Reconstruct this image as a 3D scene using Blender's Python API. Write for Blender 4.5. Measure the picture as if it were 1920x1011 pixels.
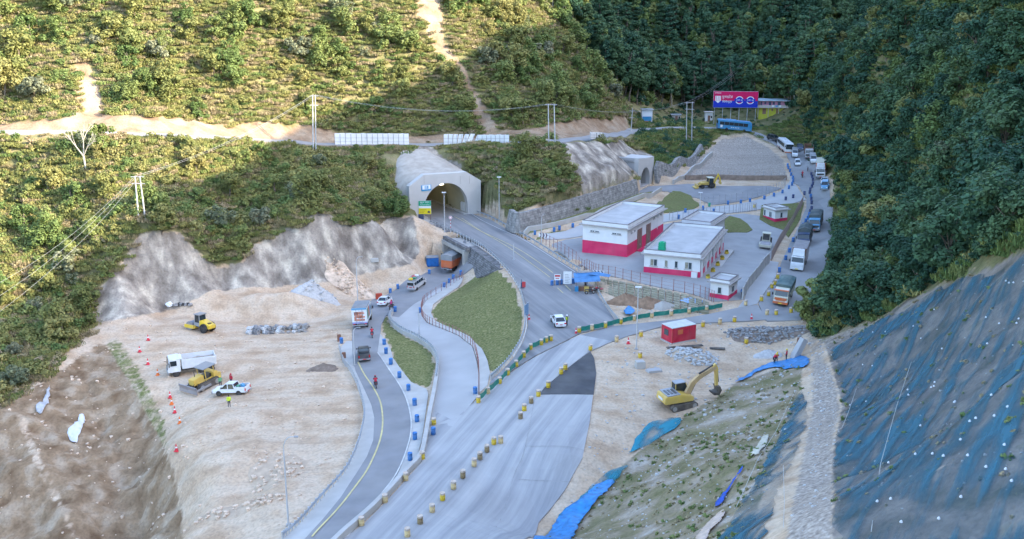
import bpy, bmesh, math, random
import numpy as np
from mathutils import Vector, Matrix
from mathutils.geometry import delaunay_2d_cdt
R = math.radians
rnd = random.Random(7)
for o in list(bpy.data.objects): bpy.data.objects.remove(o, do_unlink=True)
SC = bpy.context.scene
COL = SC.collection
# ------------------------------------------------------------------ camera, world, sun, exposure
FPX = 1900.0; PITCH = math.atan(525.0/FPX); CAMZ = 50.0
cam_d = bpy.data.cameras.new('camera'); cam = bpy.data.objects.new('camera', cam_d); COL.objects.link(cam)
cam.location = (0, 0, CAMZ); cam.rotation_euler = (R(90)-PITCH, 0, 0)
cam_d.sensor_width = 36.0; cam_d.lens = 36.0*FPX/1920.0; cam_d.clip_end = 4000; cam_d.clip_start = 1.0
SC.camera = cam
SUN_AZ = math.atan2(-0.30, 0.86); SUN_EL = R(24.5)
SD = Vector((math.cos(SUN_AZ)*math.cos(SUN_EL), math.sin(SUN_AZ)*math.cos(SUN_EL), math.sin(SUN_EL)))
W = bpy.data.worlds.new('World'); SC.world = W; W.use_nodes = True
nt = W.node_tree; nt.nodes.clear()
sky = nt.nodes.new('ShaderNodeTexSky'); sky.sky_type = 'NISHITA'; sky.sun_disc = False
sky.sun_elevation = SUN_EL; sky.sun_rotation = math.atan2(SD.x, SD.y)
sky.altitude = 1400; sky.air_density = 1.0; sky.dust_density = 4.0; sky.ozone_density = 1.0
bg = nt.nodes.new('ShaderNodeBackground'); bg.inputs['Strength'].default_value = 0.15
wo = nt.nodes.new('ShaderNodeOutputWorld')
nt.links.new(sky.outputs[0], bg.inputs['Color']); nt.links.new(bg.outputs[0], wo.inputs['Surface'])
sl = bpy.data.lights.new('sun', 'SUN'); sl.energy = 2.2; sl.angle = R(0.5); sl.color = (1.0, 0.87, 0.66)
so = bpy.data.objects.new('sun', sl); COL.objects.link(so); so.location = (300, -100, 300)
so.rotation_euler = (-SD).to_track_quat('-Z', 'Y').to_euler()
SC.view_settings.view_transform = 'Standard'; SC.view_settings.look = 'None'
SC.view_settings.exposure = 2.85; SC.view_settings.gamma = 1.0
SC.render.resolution_x = 1024; SC.render.resolution_y = 539

# ------------------------------------------------------------------ pixels of the photograph -> points of the place
cp_, sp_ = math.cos(PITCH), math.sin(PITCH)
def ray(px, py):
    u = (px-960.0)/FPX; v = (py-505.5)/FPX
    return (u, cp_ - v*sp_, -sp_ - v*cp_)
def at_z(px, py, z):
    d = ray(px, py); t = (z-CAMZ)/d[2]
    return (d[0]*t, d[1]*t)
def at_d(px, py, D):
    d = ray(px, py); t = D/d[1]
    return (d[0]*t, D, CAMZ + d[2]*t)
# control points: floor (px,py,z)
FL = [
 # junction, concrete apron and main road
 (700,1005,0),(850,1005,0),(985,1005,0),(830,900,0),(980,850,0),(1090,850,0),(900,800,-.2),(1000,740,0),(1110,742,0),(960,680,0),(1090,640,0),
 (1000,610,0),(1150,600,0),(980,540,0),(1040,560,0),(1110,560,0),(1180,640,0),(1280,660,0),(1250,600,0),(1350,590,0),(1440,600,0),(1480,590,0),
 (950,480,0),(1010,500,0),(1080,520,0),(905,462,0),(900,430,0),(960,430,0.2),(850,405,0),(875,398,0),(810,415,0),(845,430,0),(840,397,0),(822,402,0),(860,394,0),(845,392,0),(1180,720,0),(1300,640,0),(1380,620,0),
 (1150,790,0),(1110,800,-.1),(1200,740,-.2),
 (840,500,-5.6),(855,506,-5.6),(826,503,-5.6),(815,497,-5.5),(882,459,0),(860,448,0),(838,437,0),(818,427,0),(875,450,0),(910,475,-.1),(935,499,-.1),(880,533,-5.2),(900,524,-3.8),(925,511,-1.6),
 # compound
 (1060,470,.8),(1100,490,1),(1200,505,1),(1300,540,1),(1380,560,.9),(1180,440,1),(1280,470,1),(1300,440,1),(1360,400,1),(1400,440,1),(1450,400,1),(1420,500,.9),(1390,530,.9),
 (1130,525,1),(1200,535,1),(1280,552,.9),(1150,560,.1),(1230,580,.1),(1290,590,.1),
 (1000,432,.8),(1050,425,.9),(1100,400,1),(1200,366,1),(1250,352,1),(1300,350,1),(1400,350,1),(1440,360,1),(1300,380,1),(1250,395,1),
 # terrace in the far field
 (1300,337,1),(1400,337,1),(1470,335,1.2),(1330,318,1.6),(1450,318,1.8),(1300,300,2.2),(1350,268,4.3),(1400,270,4.2),(1460,300,2.6),
 # road on the right
 (1490,560,.1),(1510,520,.2),(1530,480,.4),(1540,430,.8),(1540,380,1.2),(1440,270,3.2),(1470,272,3.25),(1505,278,3.3),(1470,287,3.1),(1495,287,3.1),(1522,287,3.2),(1480,302,2.85),(1507,302,2.85),(1537,302,2.9),(1484,322,2.4),(1515,322,2.4),(1550,322,2.5),(1490,347,1.9),(1520,347,1.9),(1555,347,2.0),(1510,372,1.45),(1558,372,1.6),(1556,420,1.0),(1550,465,.7),(1532,510,.4),(1500,385,1),(1470,395,1),(1530,345,1.8),
 # low road and work pad on the left
 (600,990,-.3),(640,1005,-.1),(560,1010,-.6),(690,880,-1),(735,800,-1.6),(730,740,-2.2),(705,680,-3),(680,620,-4),(720,570,-4.7),(790,530,-5.2),(850,497,-5.6),(866,508,-5.6),
 (660,940,-.6),(640,900,-1.1),(690,800,-1.8),(660,700,-3.1),(645,640,-3.9),(760,860,-.9),(790,790,-1.2),(760,750,-1.9),
 (820,770,-.8),(860,740,-.8),(850,690,-1.9),(840,640,-3.1),(800,600,-4.2),(770,590,-4.5),(800,570,-4.7),(840,545,-5.0),(770,640,-3.4),(790,700,-2.3),(745,660,-3.4),(730,610,-4.3),
 (890,740,-.4),(905,690,-1.2),(880,650,-2.3),(850,610,-3.6),(840,580,-4.4),(865,550,-4.9),
 (930,700,-.2),(950,660,-.2),(970,600,-.1),(965,550,-.1),(940,515,-.1),(925,560,-1.8),(920,620,-1.6),(895,535,-3.6),
 (560,800,-2.5),(600,700,-3.5),(450,720,-4),(400,620,-4.5),(600,560,-5),(750,500,-5.5),(680,530,-5.2),(480,900,-3),(400,950,-4),(520,960,-1.8),(320,700,-4.3),(300,640,-4.3),
 (250,610,-4.2),(340,600,-4.4),(500,560,-4.8),(340,800,-4.2),(350,880,-4),(350,1000,-4.2),(450,1005,-3),(400,850,-3.6),
 # eroded bank at the lower left
 (310,860,-5),(260,740,-5.2),(200,640,-4.6),(200,800,-8.5),(250,900,-11),(295,990,-13),(230,1010,-14),(170,900,-10),(60,860,-8),(110,950,-10.5),(140,1005,-12.5),(30,790,-6.5),(130,740,-6),
 (0,950,-12),(0,850,-9),(60,1005,-14),(160,700,-5),(120,690,-5),(335,940,-6),(340,1005,-8),
]
# hillsides (px,py,distance)
HL = [
 # rock cut on the left: foot, top
 (180,598,165),(300,578,171),(420,550,178),(540,530,183),(640,516,188),(720,500,194),(778,482,201),
 (215,540,167),(270,446,175),(330,446,177),(385,495,178),(410,505,179),(450,500,180),(480,460,184),(560,432,188),(600,402,191),(650,420,194),(720,415,199),(775,410,206),
 # vegetated slope below the mountain road
 (0,700,140),(0,600,158),(90,600,158),(80,520,170),(0,450,180),(130,400,187),(0,330,196),(0,252,205),(300,350,193),(300,255,211),(150,250,207),(200,330,195),
 (450,400,197),(450,310,214),(450,262,226),(600,350,212),(600,276,234),(700,345,220),(700,310,232),(700,274,243),(740,380,214),(760,320,232),
 (800,274,244),(795,312,243),(850,312,243),(870,300,238),(900,272,245),(920,330,228),(920,390,220),(960,300,232),
 (1000,330,222),(1000,270,236),(1050,280,236),(1060,320,231),(1100,262,248),(1130,300,245),(1160,290,256),(1130,256,268),(1205,285,282),(1250,300,275),(1250,260,300),(1300,270,300),(1190,262,285),
 (989,390,211),(1038,377,216),(1090,359,226),(1187,333,246),(1250,325,272),(1290,305,285),(975,428,207),(1040,408,213),(1120,383,228),(1197,359,245),(1290,320,285),
 # mountain road
 (1200,244,308),(1250,240,316),(1300,240,320),(1375,242,323),(1170,250,290),
 (-80,250,203),
 # slope above the road
 (0,228,213),(150,228,215),(300,232,220),(450,240,234),(600,245,246),(700,250,253),(800,250,256),(900,250,254),(1000,250,246),(1100,245,258),
 (0,0,245),(150,100,232),(300,0,255),(450,100,250),(600,0,272),(700,100,266),(800,0,285),(900,100,280),(1000,0,325),(1000,120,290),(1060,50,330),(1060,200,275),(1110,150,308),(1160,205,315),(1190,232,322),
 # back of the valley
 (1230,225,350),(1300,218,375),(1200,150,415),(1250,190,395),(1200,0,465),(1100,0,480),(1350,140,410),(1350,0,460),(1430,0,445),(1500,0,425),(1500,150,355),(1450,216,343),(1380,215,350),(1420,240,335),(1490,255,318),
 # forest on the right
 (1560,270,290),(1575,320,262),(1578,380,232),(1575,440,207),(1558,520,178),(1535,580,160),
 (1600,100,300),(1600,200,270),(1600,300,237),(1600,400,207),(1600,500,174),(1700,0,270),(1700,250,210),(1750,130,220),(1750,350,180),(1850,0,215),(1900,50,185),(1900,250,155),(1900,420,125),(1650,450,180),(1600,570,150),(1680,520,145),(1750,480,138),(1830,480,122),
 # slope under the net, gravel path, grassy bank
 (1640,605,131),(1920,480,92),(1780,560,106),(1560,650,128),(1540,690,122),(1545,740,108),(1545,800,94),(1535,870,77),(1520,940,65),(1510,1005,54),
 (1640,760,95),(1640,1005,51),(1780,1005,48),(1920,1005,44),(1700,850,70),(1920,700,62),(1800,700,80),(1700,680,104),
 (1505,690,122),(1490,760,106),(1475,830,93),(1440,920,73),(1400,1005,60),
 (1500,676,134),(1440,700,131),(1380,722,127),(1270,792,116),(1190,850,108),(1130,905,102),(1060,965,96),(1010,1010,92),
 (1400,760,114),(1300,860,99),(1200,940,92),(1130,1005,86),(1380,850,92),(1270,1000,76),(1330,930,83),
]
# land outside the picture (world)
WL = [(-200,120,20),(-120,90,-10),(-70,60,-16),(-40,40,-8),(-20,60,-4),(0,40,6),(0,10,22),(25,0,40),(20,25,24),(40,30,44),(55,50,48),(-100,20,-20),(-180,40,0),(-60,-40,-8),(0,-40,30),
 (-150,170,30),(-150,250,85),(-220,200,75),(-100,280,85),(-100,330,125),(-40,330,85),(-40,380,120),(20,380,50),(10,420,40),(-60,450,130),(-20,480,75),(0,560,110),(-150,400,170),(-260,320,170),(-260,150,60),
 (60,390,12),(45,420,14),(80,520,85),(150,520,90),(200,450,85),(230,520,120),(80,600,130),(250,620,170),(-100,620,190),(-260,620,230),(-260,450,210),
 # ridge of the mountain on the right, whose shadow lies over the valley
 (130,120,110.5),(165,170,123),(197,215,135),(232,261,148),(285,330,180),(335,402,210),(400,480,240),(400,620,240),(80,50,97),(27,-21,84),(60,-60,85),(120,30,95),(180,90,112),(260,200,145),(360,300,180),(420,100,130),(420,-60,110),(200,-60,100),(100,95,78),(130,170,82),(160,225,84),(190,290,100),(200,350,95),(260,380,120),(-40,-60,40),(-260,-60,10),
]
MRD=[(-300,252),(-100,250),(0,248),(150,248),(300,253),(450,260),(600,270),(700,272),(800,272),(900,270),(1000,266),(1070,262),(1130,255),(1170,250),(1200,244),(1250,240),(1300,240),(1375,242),(1420,251),(1447,263)]
_mr=[at_d(a,b,float(np.interp(a,[-300,0,300,450,600,700,800,900,1000,1100,1130,1170,1200,1250,1300,1375,1420,1447],[203,205,211,226,238,245,247,247,239,252,268,290,308,316,320,323,320,313]))) for a,b in MRD]
SHELF=[]
for _i,_p in enumerate(_mr):
    _a=_mr[max(_i-1,0)]; _b=_mr[min(_i+1,len(_mr)-1)]; _l=math.hypot(_b[0]-_a[0],_b[1]-_a[1]); _q=(-(_b[1]-_a[1])/_l,(_b[0]-_a[0])/_l)
    for _s in(-2.8,2.8): SHELF.append((_p[0]+_q[0]*_s,_p[1]+_q[1]*_s,_p[2]))
for _p,_r in zip(_mr[:-1],_mr[1:]):
    _l=math.hypot(_r[0]-_p[0],_r[1]-_p[1]); _q=(-(_r[1]-_p[1])/_l,(_r[0]-_p[0])/_l)
    for _s in(-2.8,2.8): SHELF.append(((_p[0]+_r[0])/2+_q[0]*_s,(_p[1]+_r[1])/2+_q[1]*_s,(_p[2]+_r[2])/2))
_sk=lambda q: min((q[0]-p[0])**2+(q[1]-p[1])**2 for p in SHELF)>16
CP = SHELF+[(*at_z(a,b,z), z) for a,b,z in FL] + [q for q in (at_d(*h) for h in HL) if _sk(q)] + [tuple(map(float,w)) for w in WL]
CP = np.array(CP); _NC = len(CP); _c = 2.5
def _phi(d2): return np.sqrt(d2 + _c*_c)
_A = _phi(((CP[:,None,:2]-CP[None,:,:2])**2).sum(-1)); _A[np.arange(_NC),np.arange(_NC)] -= 0.6
_P = np.c_[np.ones(_NC), CP[:,:2]]
_S = np.block([[_A,_P],[_P.T,np.zeros((3,3))]])
_w = np.linalg.solve(_S, np.r_[CP[:,2],0,0,0])
def inpoly(x, y, poly):
    x = np.asarray(x); y = np.asarray(y); r = np.zeros(x.shape,bool); n = len(poly)
    for i in range(n):
        x1,y1 = poly[i]; x2,y2 = poly[(i+1)%n]
        if y1 == y2: continue
        c = ((y1>y)!=(y2>y)) & (x < (x2-x1)*(y-y1)/(y2-y1)+x1); r ^= c
    return r
COMP=[at_z(a,b,1) for a,b in [(930,434),(975,430),(1040,410),(1120,385),(1195,361),(1196,355.5),(1225,343.5),(1262,345),(1285,341),(1300,380),(1100,440),(1000,455)]]
TUNZ=[at_z(a,b,0) for a,b in [(780,419),(806,424),(845,439),(880,455),(905,469),(930,492),(954,519),(973,554),(980,583),(981,610),(973,641),(955,670),(1000,668),(1060,640),(1088,626),(1160,602),(1148,586),(1122,545),(1096,508),(1055,484),(1005,453),(962,429),(925,407),(903,396),(885,388),(820,388),(800,400)]]
LOWZ=[at_z(a,b,-5.5) for a,b in [(785,520),(800,492),(832,494.5),(868,515.5),(852,526),(815,546)]]
def Gv(x, y):
    x = np.asarray(x,float).ravel(); y = np.asarray(y,float).ravel(); out = np.empty_like(x)
    for i in range(0,len(x),20000):
        xs, ys = x[i:i+20000], y[i:i+20000]
        K = _phi((xs[:,None]-CP[None,:,0])**2 + (ys[:,None]-CP[None,:,1])**2)
        out[i:i+20000] = K@_w[:_NC] + _w[_NC] + _w[_NC+1]*xs + _w[_NC+2]*ys
    k=inpoly(x,y,COMP)
    out[k]=np.minimum(out[k],1.02)
    k=inpoly(x,y,TUNZ); out[k]=np.clip(out[k]*.05,-.05,.05)
    k=inpoly(x,y,LOWZ); out[k]=np.minimum(out[k],-5.45)
    return out
def G(x, y): return float(Gv([x],[y])[0])
def at_g(px, py, dz=0.0):
    """first hit of the sight line with the ground"""
    d = ray(px,py); t = np.arange(40,620,0.5)
    x, y, z = d[0]*t, d[1]*t, CAMZ+d[2]*t
    m = z < Gv(x,y)+dz
    i = int(np.argmax(m)) if m.any() else len(t)-1
    a, b = t[max(i-1,0)], t[i]
    tt = np.linspace(a,b,26); m = (CAMZ+d[2]*tt) < Gv(d[0]*tt,d[1]*tt)+dz
    j = int(np.argmax(m)) if m.any() else 25
    tk = tt[j]; return (d[0]*tk, d[1]*tk)
def at_s(px, py, z0=0.0, dz=0.0):
    """ground under a pixel found from a starting height (keeps to the valley floor)"""
    z = z0
    for _ in range(25):
        x, y = at_z(px,py,z+dz); z += 0.6*(G(x,y)-z)
    return (x, y, z)
def polyw(pts, z0=0.0):
    return [at_s(a,b,z0)[:2] for a,b in pts]
def resample(pts, step, closed=False):
    P = [np.array(p,float) for p in pts]
    if closed: P = P+[P[0]]
    out = []
    for a,b in zip(P[:-1],P[1:]):
        n = max(1,int(np.linalg.norm(b-a)/step)); out += [a+(b-a)*k/n for k in range(n)]
    if not closed: out.append(P[-1])
    return out
def smooth_line(pts, n=6, closed=False):
    """Catmull-Rom"""
    P = [np.array(p,float) for p in pts]; N = len(P); out = []
    rng = range(N if closed else N-1)
    for i in rng:
        if closed: a,b,c,d = P[i-1],P[i],P[(i+1)%N],P[(i+2)%N]
        else: a,b,c,d = P[max(i-1,0)],P[i],P[i+1],P[min(i+2,N-1)]
        for k in range(n):
            t = k/n
            out.append(0.5*((2*b)+(c-a)*t+(2*a-5*b+4*c-d)*t*t+(3*b-a-3*c+d)*t**3))
    if not closed: out.append(P[-1])
    return out
def distpoly(x, y, poly, closed=True):
    x = np.asarray(x); y = np.asarray(y); best = np.full(x.shape,1e9); n = len(poly)
    for i in range(n if closed else n-1):
        x1,y1 = poly[i]; x2,y2 = poly[(i+1)%n]; dx,dy = x2-x1,y2-y1; L = dx*dx+dy*dy+1e-9
        t = np.clip(((x-x1)*dx+(y-y1)*dy)/L,0,1); best = np.minimum(best,(x-x1-t*dx)**2+(y-y1-t*dy)**2)
    return np.sqrt(best)
# vectorised value noise
_rs = np.random.RandomState(3); _T = _rs.rand(256,256)
def vnoise(x, y):
    xi = np.floor(x).astype(int); yi = np.floor(y).astype(int); fx = x-xi; fy = y-yi
    fx = fx*fx*(3-2*fx); fy = fy*fy*(3-2*fy)
    a = _T[xi&255,yi&255]; b = _T[(xi+1)&255,yi&255]; c = _T[xi&255,(yi+1)&255]; d = _T[(xi+1)&255,(yi+1)&255]
    return (a*(1-fx)+b*fx)*(1-fy)+(c*(1-fx)+d*fx)*fy
def fbm(x, y, s, o=4):
    r = 0; a = 0.5; x = np.asarray(x)/s+31.7; y = np.asarray(y)/s+77.1
    for _ in range(o): r = r+a*vnoise(x,y); a *= 0.5; x = x*2.03+11.3; y = y*2.03+5.1
    return r/(1-0.5**o)-0.5
# ------------------------------------------------------------------ materials
MATS = {}
def _n(nt, t, **kw):
    n = nt.nodes.new(t)
    for k,v in kw.items(): setattr(n,k,v)
    return n
def mat(name, c, rough=0.7, var=0.12, scale=3.0, metal=0.0, bump=0.0, c2=None, spec=0.3, dirt=0.0, dirtc=(0.33,0.28,0.22), coat=0.0):
    """plain procedural material: colour broken up by noise, optional dust"""
    if name in MATS: return MATS[name]
    m = bpy.data.materials.new(name); m.use_nodes = True; nt = m.node_tree; b = nt.nodes['Principled BSDF']
    b.inputs['Roughness'].default_value = rough; b.inputs['Metallic'].default_value = metal
    b.inputs['Specular IOR Level'].default_value = spec; b.inputs['Coat Weight'].default_value = coat
    tc = _n(nt,'ShaderNodeTexCoord'); L = nt.links.new
    nz = _n(nt,'ShaderNodeTexNoise'); nz.inputs['Scale'].default_value = scale; nz.inputs['Detail'].default_value = 5
    L(tc.outputs['Object'], nz.inputs['Vector'])
    rp = _n(nt,'ShaderNodeValToRGB'); e = rp.color_ramp.elements
    a = c2 if c2 else tuple(max(0,x*(1-var)) for x in c); d = c if c2 else tuple(min(1,x*(1+var)) for x in c)
    e[0].position = .32; e[1].position = .68; e[0].color = (*a,1); e[1].color = (*d,1)
    L(nz.outputs['Fac'], rp.inputs['Fac']); out = rp.outputs['Color']
    if dirt > 0:
        n2 = _n(nt,'ShaderNodeTexNoise'); n2.inputs['Scale'].default_value = scale*.45; n2.inputs['Detail'].default_value = 6
        L(tc.outputs['Object'], n2.inputs['Vector'])
        mr = _n(nt,'ShaderNodeMapRange'); mr.inputs['From Min'].default_value=.35; mr.inputs['From Max'].default_value=.75; mr.inputs['To Max'].default_value = dirt
        L(n2.outputs['Fac'], mr.inputs['Value'])
        mx = _n(nt,'ShaderNodeMix'); mx.data_type='RGBA'; L(mr.outputs[0], mx.inputs[0]); L(out, mx.inputs[6]); mx.inputs[7].default_value=(*dirtc,1); out = mx.outputs[2]
    L(out, b.inputs['Base Color'])
    if bump:
        bp = _n(nt,'ShaderNodeBump'); bp.inputs['Strength'].default_value = bump; bp.inputs['Distance'].default_value=.1; L(nz.outputs['Fac'], bp.inputs['Height']); L(bp.outputs[0], b.inputs['Normal'])
    MATS[name] = m; return m
def leafmat(name, c1, c2, c3):
    """foliage: colour changes from plant to plant and from clump to clump"""
    m = bpy.data.materials.new(name); m.use_nodes = True; nt = m.node_tree; b = nt.nodes['Principled BSDF']; L = nt.links.new
    b.inputs['Roughness'].default_value = .65; b.inputs['Specular IOR Level'].default_value = .2
    oi = _n(nt,'ShaderNodeObjectInfo'); rp = _n(nt,'ShaderNodeValToRGB'); e = rp.color_ramp.elements
    e[0].color=(*c1,1); e[1].color=(*c3,1); e[1].position=1; k=e.new(.5); k.color=(*c2,1)
    L(oi.outputs['Random'], rp.inputs['Fac'])
    tc = _n(nt,'ShaderNodeTexCoord'); nz = _n(nt,'ShaderNodeTexNoise'); nz.inputs['Scale'].default_value=1.3; nz.inputs['Detail'].default_value=3; L(tc.outputs['Object'],nz.inputs['Vector'])
    mr = _n(nt,'ShaderNodeMapRange'); mr.inputs['From Min'].default_value=.3; mr.inputs['From Max'].default_value=.7; mr.inputs['To Min'].default_value=.62; mr.inputs['To Max'].default_value=1.35; L(nz.outputs['Fac'],mr.inputs['Value'])
    hs = _n(nt,'ShaderNodeMix'); hs.data_type='RGBA'; hs.blend_type='MULTIPLY'; hs.inputs[0].default_value=1; L(rp.outputs[0],hs.inputs[6]); L(mr.outputs[0],hs.inputs[7])
    L(hs.outputs[2], b.inputs['Base Color'])
    tr = _n(nt,'ShaderNodeBsdfTranslucent'); L(hs.outputs[2], tr.inputs['Color']); ms = _n(nt,'ShaderNodeMixShader'); ms.inputs[0].default_value=.25
    L(b.outputs[0],ms.inputs[1]); L(tr.outputs[0],ms.inputs[2]); L(ms.outputs[0], nt.nodes['Material Output'].inputs['Surface'])
    MATS[name]=m; return m
# ------------------------------------------------------------------ mesh building
class MB:
    def __init__(s): s.v=[]; s.f=[]
    def add(s, vs, fs):
        o=len(s.v); s.v+= [tuple(map(float,p)) for p in vs]; s.f += [tuple(i+o for i in f) for f in fs]; return s
    def box(s, x0,x1,y0,y1,z0,z1, tx=0.0, ty=0.0):
        """tx, ty: how much the top is drawn in on each side"""
        return s.add([(x0,y0,z0),(x1,y0,z0),(x1,y1,z0),(x0,y1,z0),(x0+tx,y0+ty,z1),(x1-tx,y0+ty,z1),(x1-tx,y1-ty,z1),(x0+tx,y1-ty,z1)],
              [(0,3,2,1),(4,5,6,7),(0,1,5,4),(1,2,6,5),(2,3,7,6),(3,0,4,7)])
    def prism(s, prof, y0, y1, iny=None):
        """side outline (x,z) pushed across from y0 to y1; iny = list of insets per point"""
        n=len(prof); iny = iny or [0]*n
        a=[(x,y0+i,z) for (x,z),i in zip(prof,iny)]; b=[(x,y1-i,z) for (x,z),i in zip(prof,iny)]
        return s.add(a+b,[tuple(range(n)),tuple(range(2*n-1,n-1,-1))]+[(i,i+n,(i+1)%n+n,(i+1)%n) for i in range(n)])
    def slab(s, poly, z0, z1):
        n=len(poly); return s.add([(x,y,z0) for x,y in poly]+[(x,y,z1) for x,y in poly],[tuple(range(n-1,-1,-1)),tuple(range(n,2*n))]+[(i,(i+1)%n,(i+1)%n+n,i+n) for i in range(n)])
    def tube(s, p0, p1, r0, r1=None, n=8, cap=True):
        r1 = r0 if r1 is None else r1; p0=Vector(p0); p1=Vector(p1); d=(p1-p0)
        if d.length<1e-6: return s
        d.normalize(); a = d.orthogonal().normalized(); b = d.cross(a)
        vs=[]; 
        for p,r in((p0,r0),(p1,r1)):
            for k in range(n):
                t=2*math.pi*k/n; vs.append(p+a*(r*math.cos(t))+b*(r*math.sin(t)))
        fs=[(k,(k+1)%n,(k+1)%n+n,k+n) for k in range(n)]
        if cap: fs += [tuple(range(n-1,-1,-1)),tuple(range(n,2*n))]
        return s.add(vs,fs)
    def path(s, pts, r, n=5):
        for a,b in zip(pts[:-1],pts[1:]): s.tube(a,b,r,r,n)
        return s
    def lathe(s, prof, n=12, c=(0,0,0)):
        vs=[]; m=len(prof)
        for r,z in prof:
            for k in range(n): t=2*math.pi*k/n; vs.append((c[0]+r*math.cos(t),c[1]+r*math.sin(t),c[2]+z))
        fs=[(j*n+k,j*n+(k+1)%n,(j+1)*n+(k+1)%n,(j+1)*n+k) for j in range(m-1) for k in range(n)]
        fs += [tuple(range(n-1,-1,-1)), tuple(range((m-1)*n,m*n))]
        return s.add(vs,fs)
    def wheel(s, x,y,z,r,w,n=14):
        return s.tube((x,y-w/2,z),(x,y+w/2,z),r,r,n)
    def blob(s, c, r, n=7, m=5, jit=.18, sq=(1,1,1), seed=0):
        q=random.Random(seed); vs=[]; 
        for j in range(1,m):
            th=math.pi*j/m
            for k in range(n):
                t=2*math.pi*k/n+(.3*j); rr=r*(1+q.uniform(-jit,jit)); vs.append((c[0]+sq[0]*rr*math.sin(th)*math.cos(t),c[1]+sq[1]*rr*math.sin(th)*math.sin(t),c[2]+sq[2]*rr*math.cos(th)))
        vs+=[(c[0],c[1],c[2]+r*sq[2]),(c[0],c[1],c[2]-r*sq[2])]; N=(m-1)*n
        fs=[(j*n+k,(j+1)*n+k,(j+1)*n+(k+1)%n,j*n+(k+1)%n) for j in range(m-2) for k in range(n)]
        fs+=[(N,k,(k+1)%n) for k in range(n)]+[(N+1,(m-2)*n+(k+1)%n,(m-2)*n+k) for k in range(n)]
        return s.add(vs,fs)
    def mesh(s, name, m, smooth=False, bevel=0.0):
        me=bpy.data.meshes.new(name); me.from_pydata(s.v,[],s.f); me.validate()
        if bevel>0 or True:
            bm=bmesh.new(); bm.from_mesh(me)
            bmesh.ops.recalc_face_normals(bm,faces=bm.faces)
            if bevel>0: bmesh.ops.bevel(bm,geom=[e for e in bm.edges if len(e.link_faces)==2 and e.calc_face_angle(0)>.5],offset=bevel,segments=2,affect='EDGES',clamp_overlap=True)
            bm.to_mesh(me); bm.free()
        if m: me.materials.append(m)
        if smooth: me.polygons.foreach_set('use_smooth',[True]*len(me.polygons))
        return me
    def build(s, name, m, parent=None, smooth=False, bevel=0.0, loc=None, rot=None):
        return link(name, s.mesh(name,m,smooth,bevel), parent, loc, rot)
def link(name, me, parent=None, loc=None, rot=None):
    o=bpy.data.objects.new(name,me); COL.objects.link(o)
    if parent: o.parent=parent
    if loc is not None: o.location=loc
    if rot is not None: o.rotation_euler=rot
    return o
def tag(o, label=None, cat=None, group=None, kind=None):
    if label: o['label']=label
    if cat: o['category']=cat
    if group: o['group']=group
    if kind: o['kind']=kind
    return o
def thing(name, label, cat, loc=(0,0,0), rz=0.0, group=None, rot=None):
    o=bpy.data.objects.new(name,None); COL.objects.link(o); o.location=loc; o.rotation_euler = rot if rot is not None else (0,0,rz); o.empty_display_size=.3
    return tag(o,label,cat,group)
def kids(o): return [c for c in bpy.data.objects if c.parent is o]
def copy_tree(o, parent=None, ch=None):
    """copy of a thing with its parts and sub-parts"""
    c=o.copy(); COL.objects.link(c)
    if parent is not None: c.parent=parent
    for k in o.children: copy_tree(k,c)
    return c
def ORD(i): return ['first','second','third','fourth','fifth','sixth','seventh','eighth','ninth','tenth','eleventh','twelfth','thirteenth','fourteenth','fifteenth','sixteenth','seventeenth','eighteenth','nineteenth','twentieth'][i]
def ORDX(i):
    if i<20: return ORD(i)
    t=['','','twenty','thirty','forty','fifty','sixty','seventy','eighty','ninety'][(i+1)//10]; u=(i+1)%10
    return t+'-'+ORD(u-1) if u else t[:-1]+'ieth'
def slope_rot(x, y, rz, L=2.0):
    """rotation that stands a vehicle on the ground, nose along rz"""
    c,s_=math.cos(rz),math.sin(rz)
    a=math.atan2(G(x+c*L,y+s_*L)-G(x-c*L,y-s_*L),2*L); b=math.atan2(G(x-s_*L*.5,y+c*L*.5)-G(x+s_*L*.5,y-c*L*.5),L)
    a=max(-.1,min(.1,a)); b=max(-.05,min(.05,b))
    return (Matrix.Rotation(rz,3,'Z')@Matrix.Rotation(-a,3,'Y')@Matrix.Rotation(b,3,'X')).to_euler()
def place(px, py, hpx=None, hpy=None, z0=0.0, lift=0.05):
    """spot on the ground at a pixel and heading towards a second pixel"""
    x,y,z=at_s(px,py,z0); rz=0.0
    if hpx is not None:
        x2,y2,_=at_s(hpx,hpy,z0); rz=math.atan2(y2-y,x2-x)
    return (x,y,z+lift), rz
def proj(x,y,z):
    dz=z-CAMZ; d=y*cp_-dz*sp_; v=-(y*sp_+dz*cp_); return 960+FPX*x/d, 505.5+FPX*v/d
# ------------------------------------------------------------------ terrain
def axis(a,b,lo,hi,step,far):
    out=list(np.arange(lo,hi,step)); s=step; x=lo
    left=[]
    while x>a: s=min(s*1.09,far); x-=s; left.append(x)
    s=step; x=out[-1]; right=[]
    while x<b: s=min(s*1.09,far); x+=s; right.append(x)
    return np.array(left[::-1]+out+right)
SURF=[]   # paved sheets: name, outline in world, material, lift, label
def surf(name, pts, m, z0=0.0, lift=.06, smooth=0):
    P=polyw(pts,z0)
    if smooth: P=[tuple(p) for p in smooth_line(P,smooth,True)]
    SURF.append((name,P,m,lift)); return P
m_asph=mat('asphalt_dusty',(.235,.23,.232),.85,.12,.35,bump=.1,dirt=.6,dirtc=(.31,.295,.28),spec=.2)
m_asph2=mat('asphalt_worn',(.255,.25,.248),.85,.12,.25,bump=.1,dirt=.7,dirtc=(.36,.34,.32),spec=.2)
m_wet=mat('asphalt_wet',(.05,.05,.055),.7,.3,.5,dirt=.5,dirtc=(.2,.19,.18))
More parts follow.
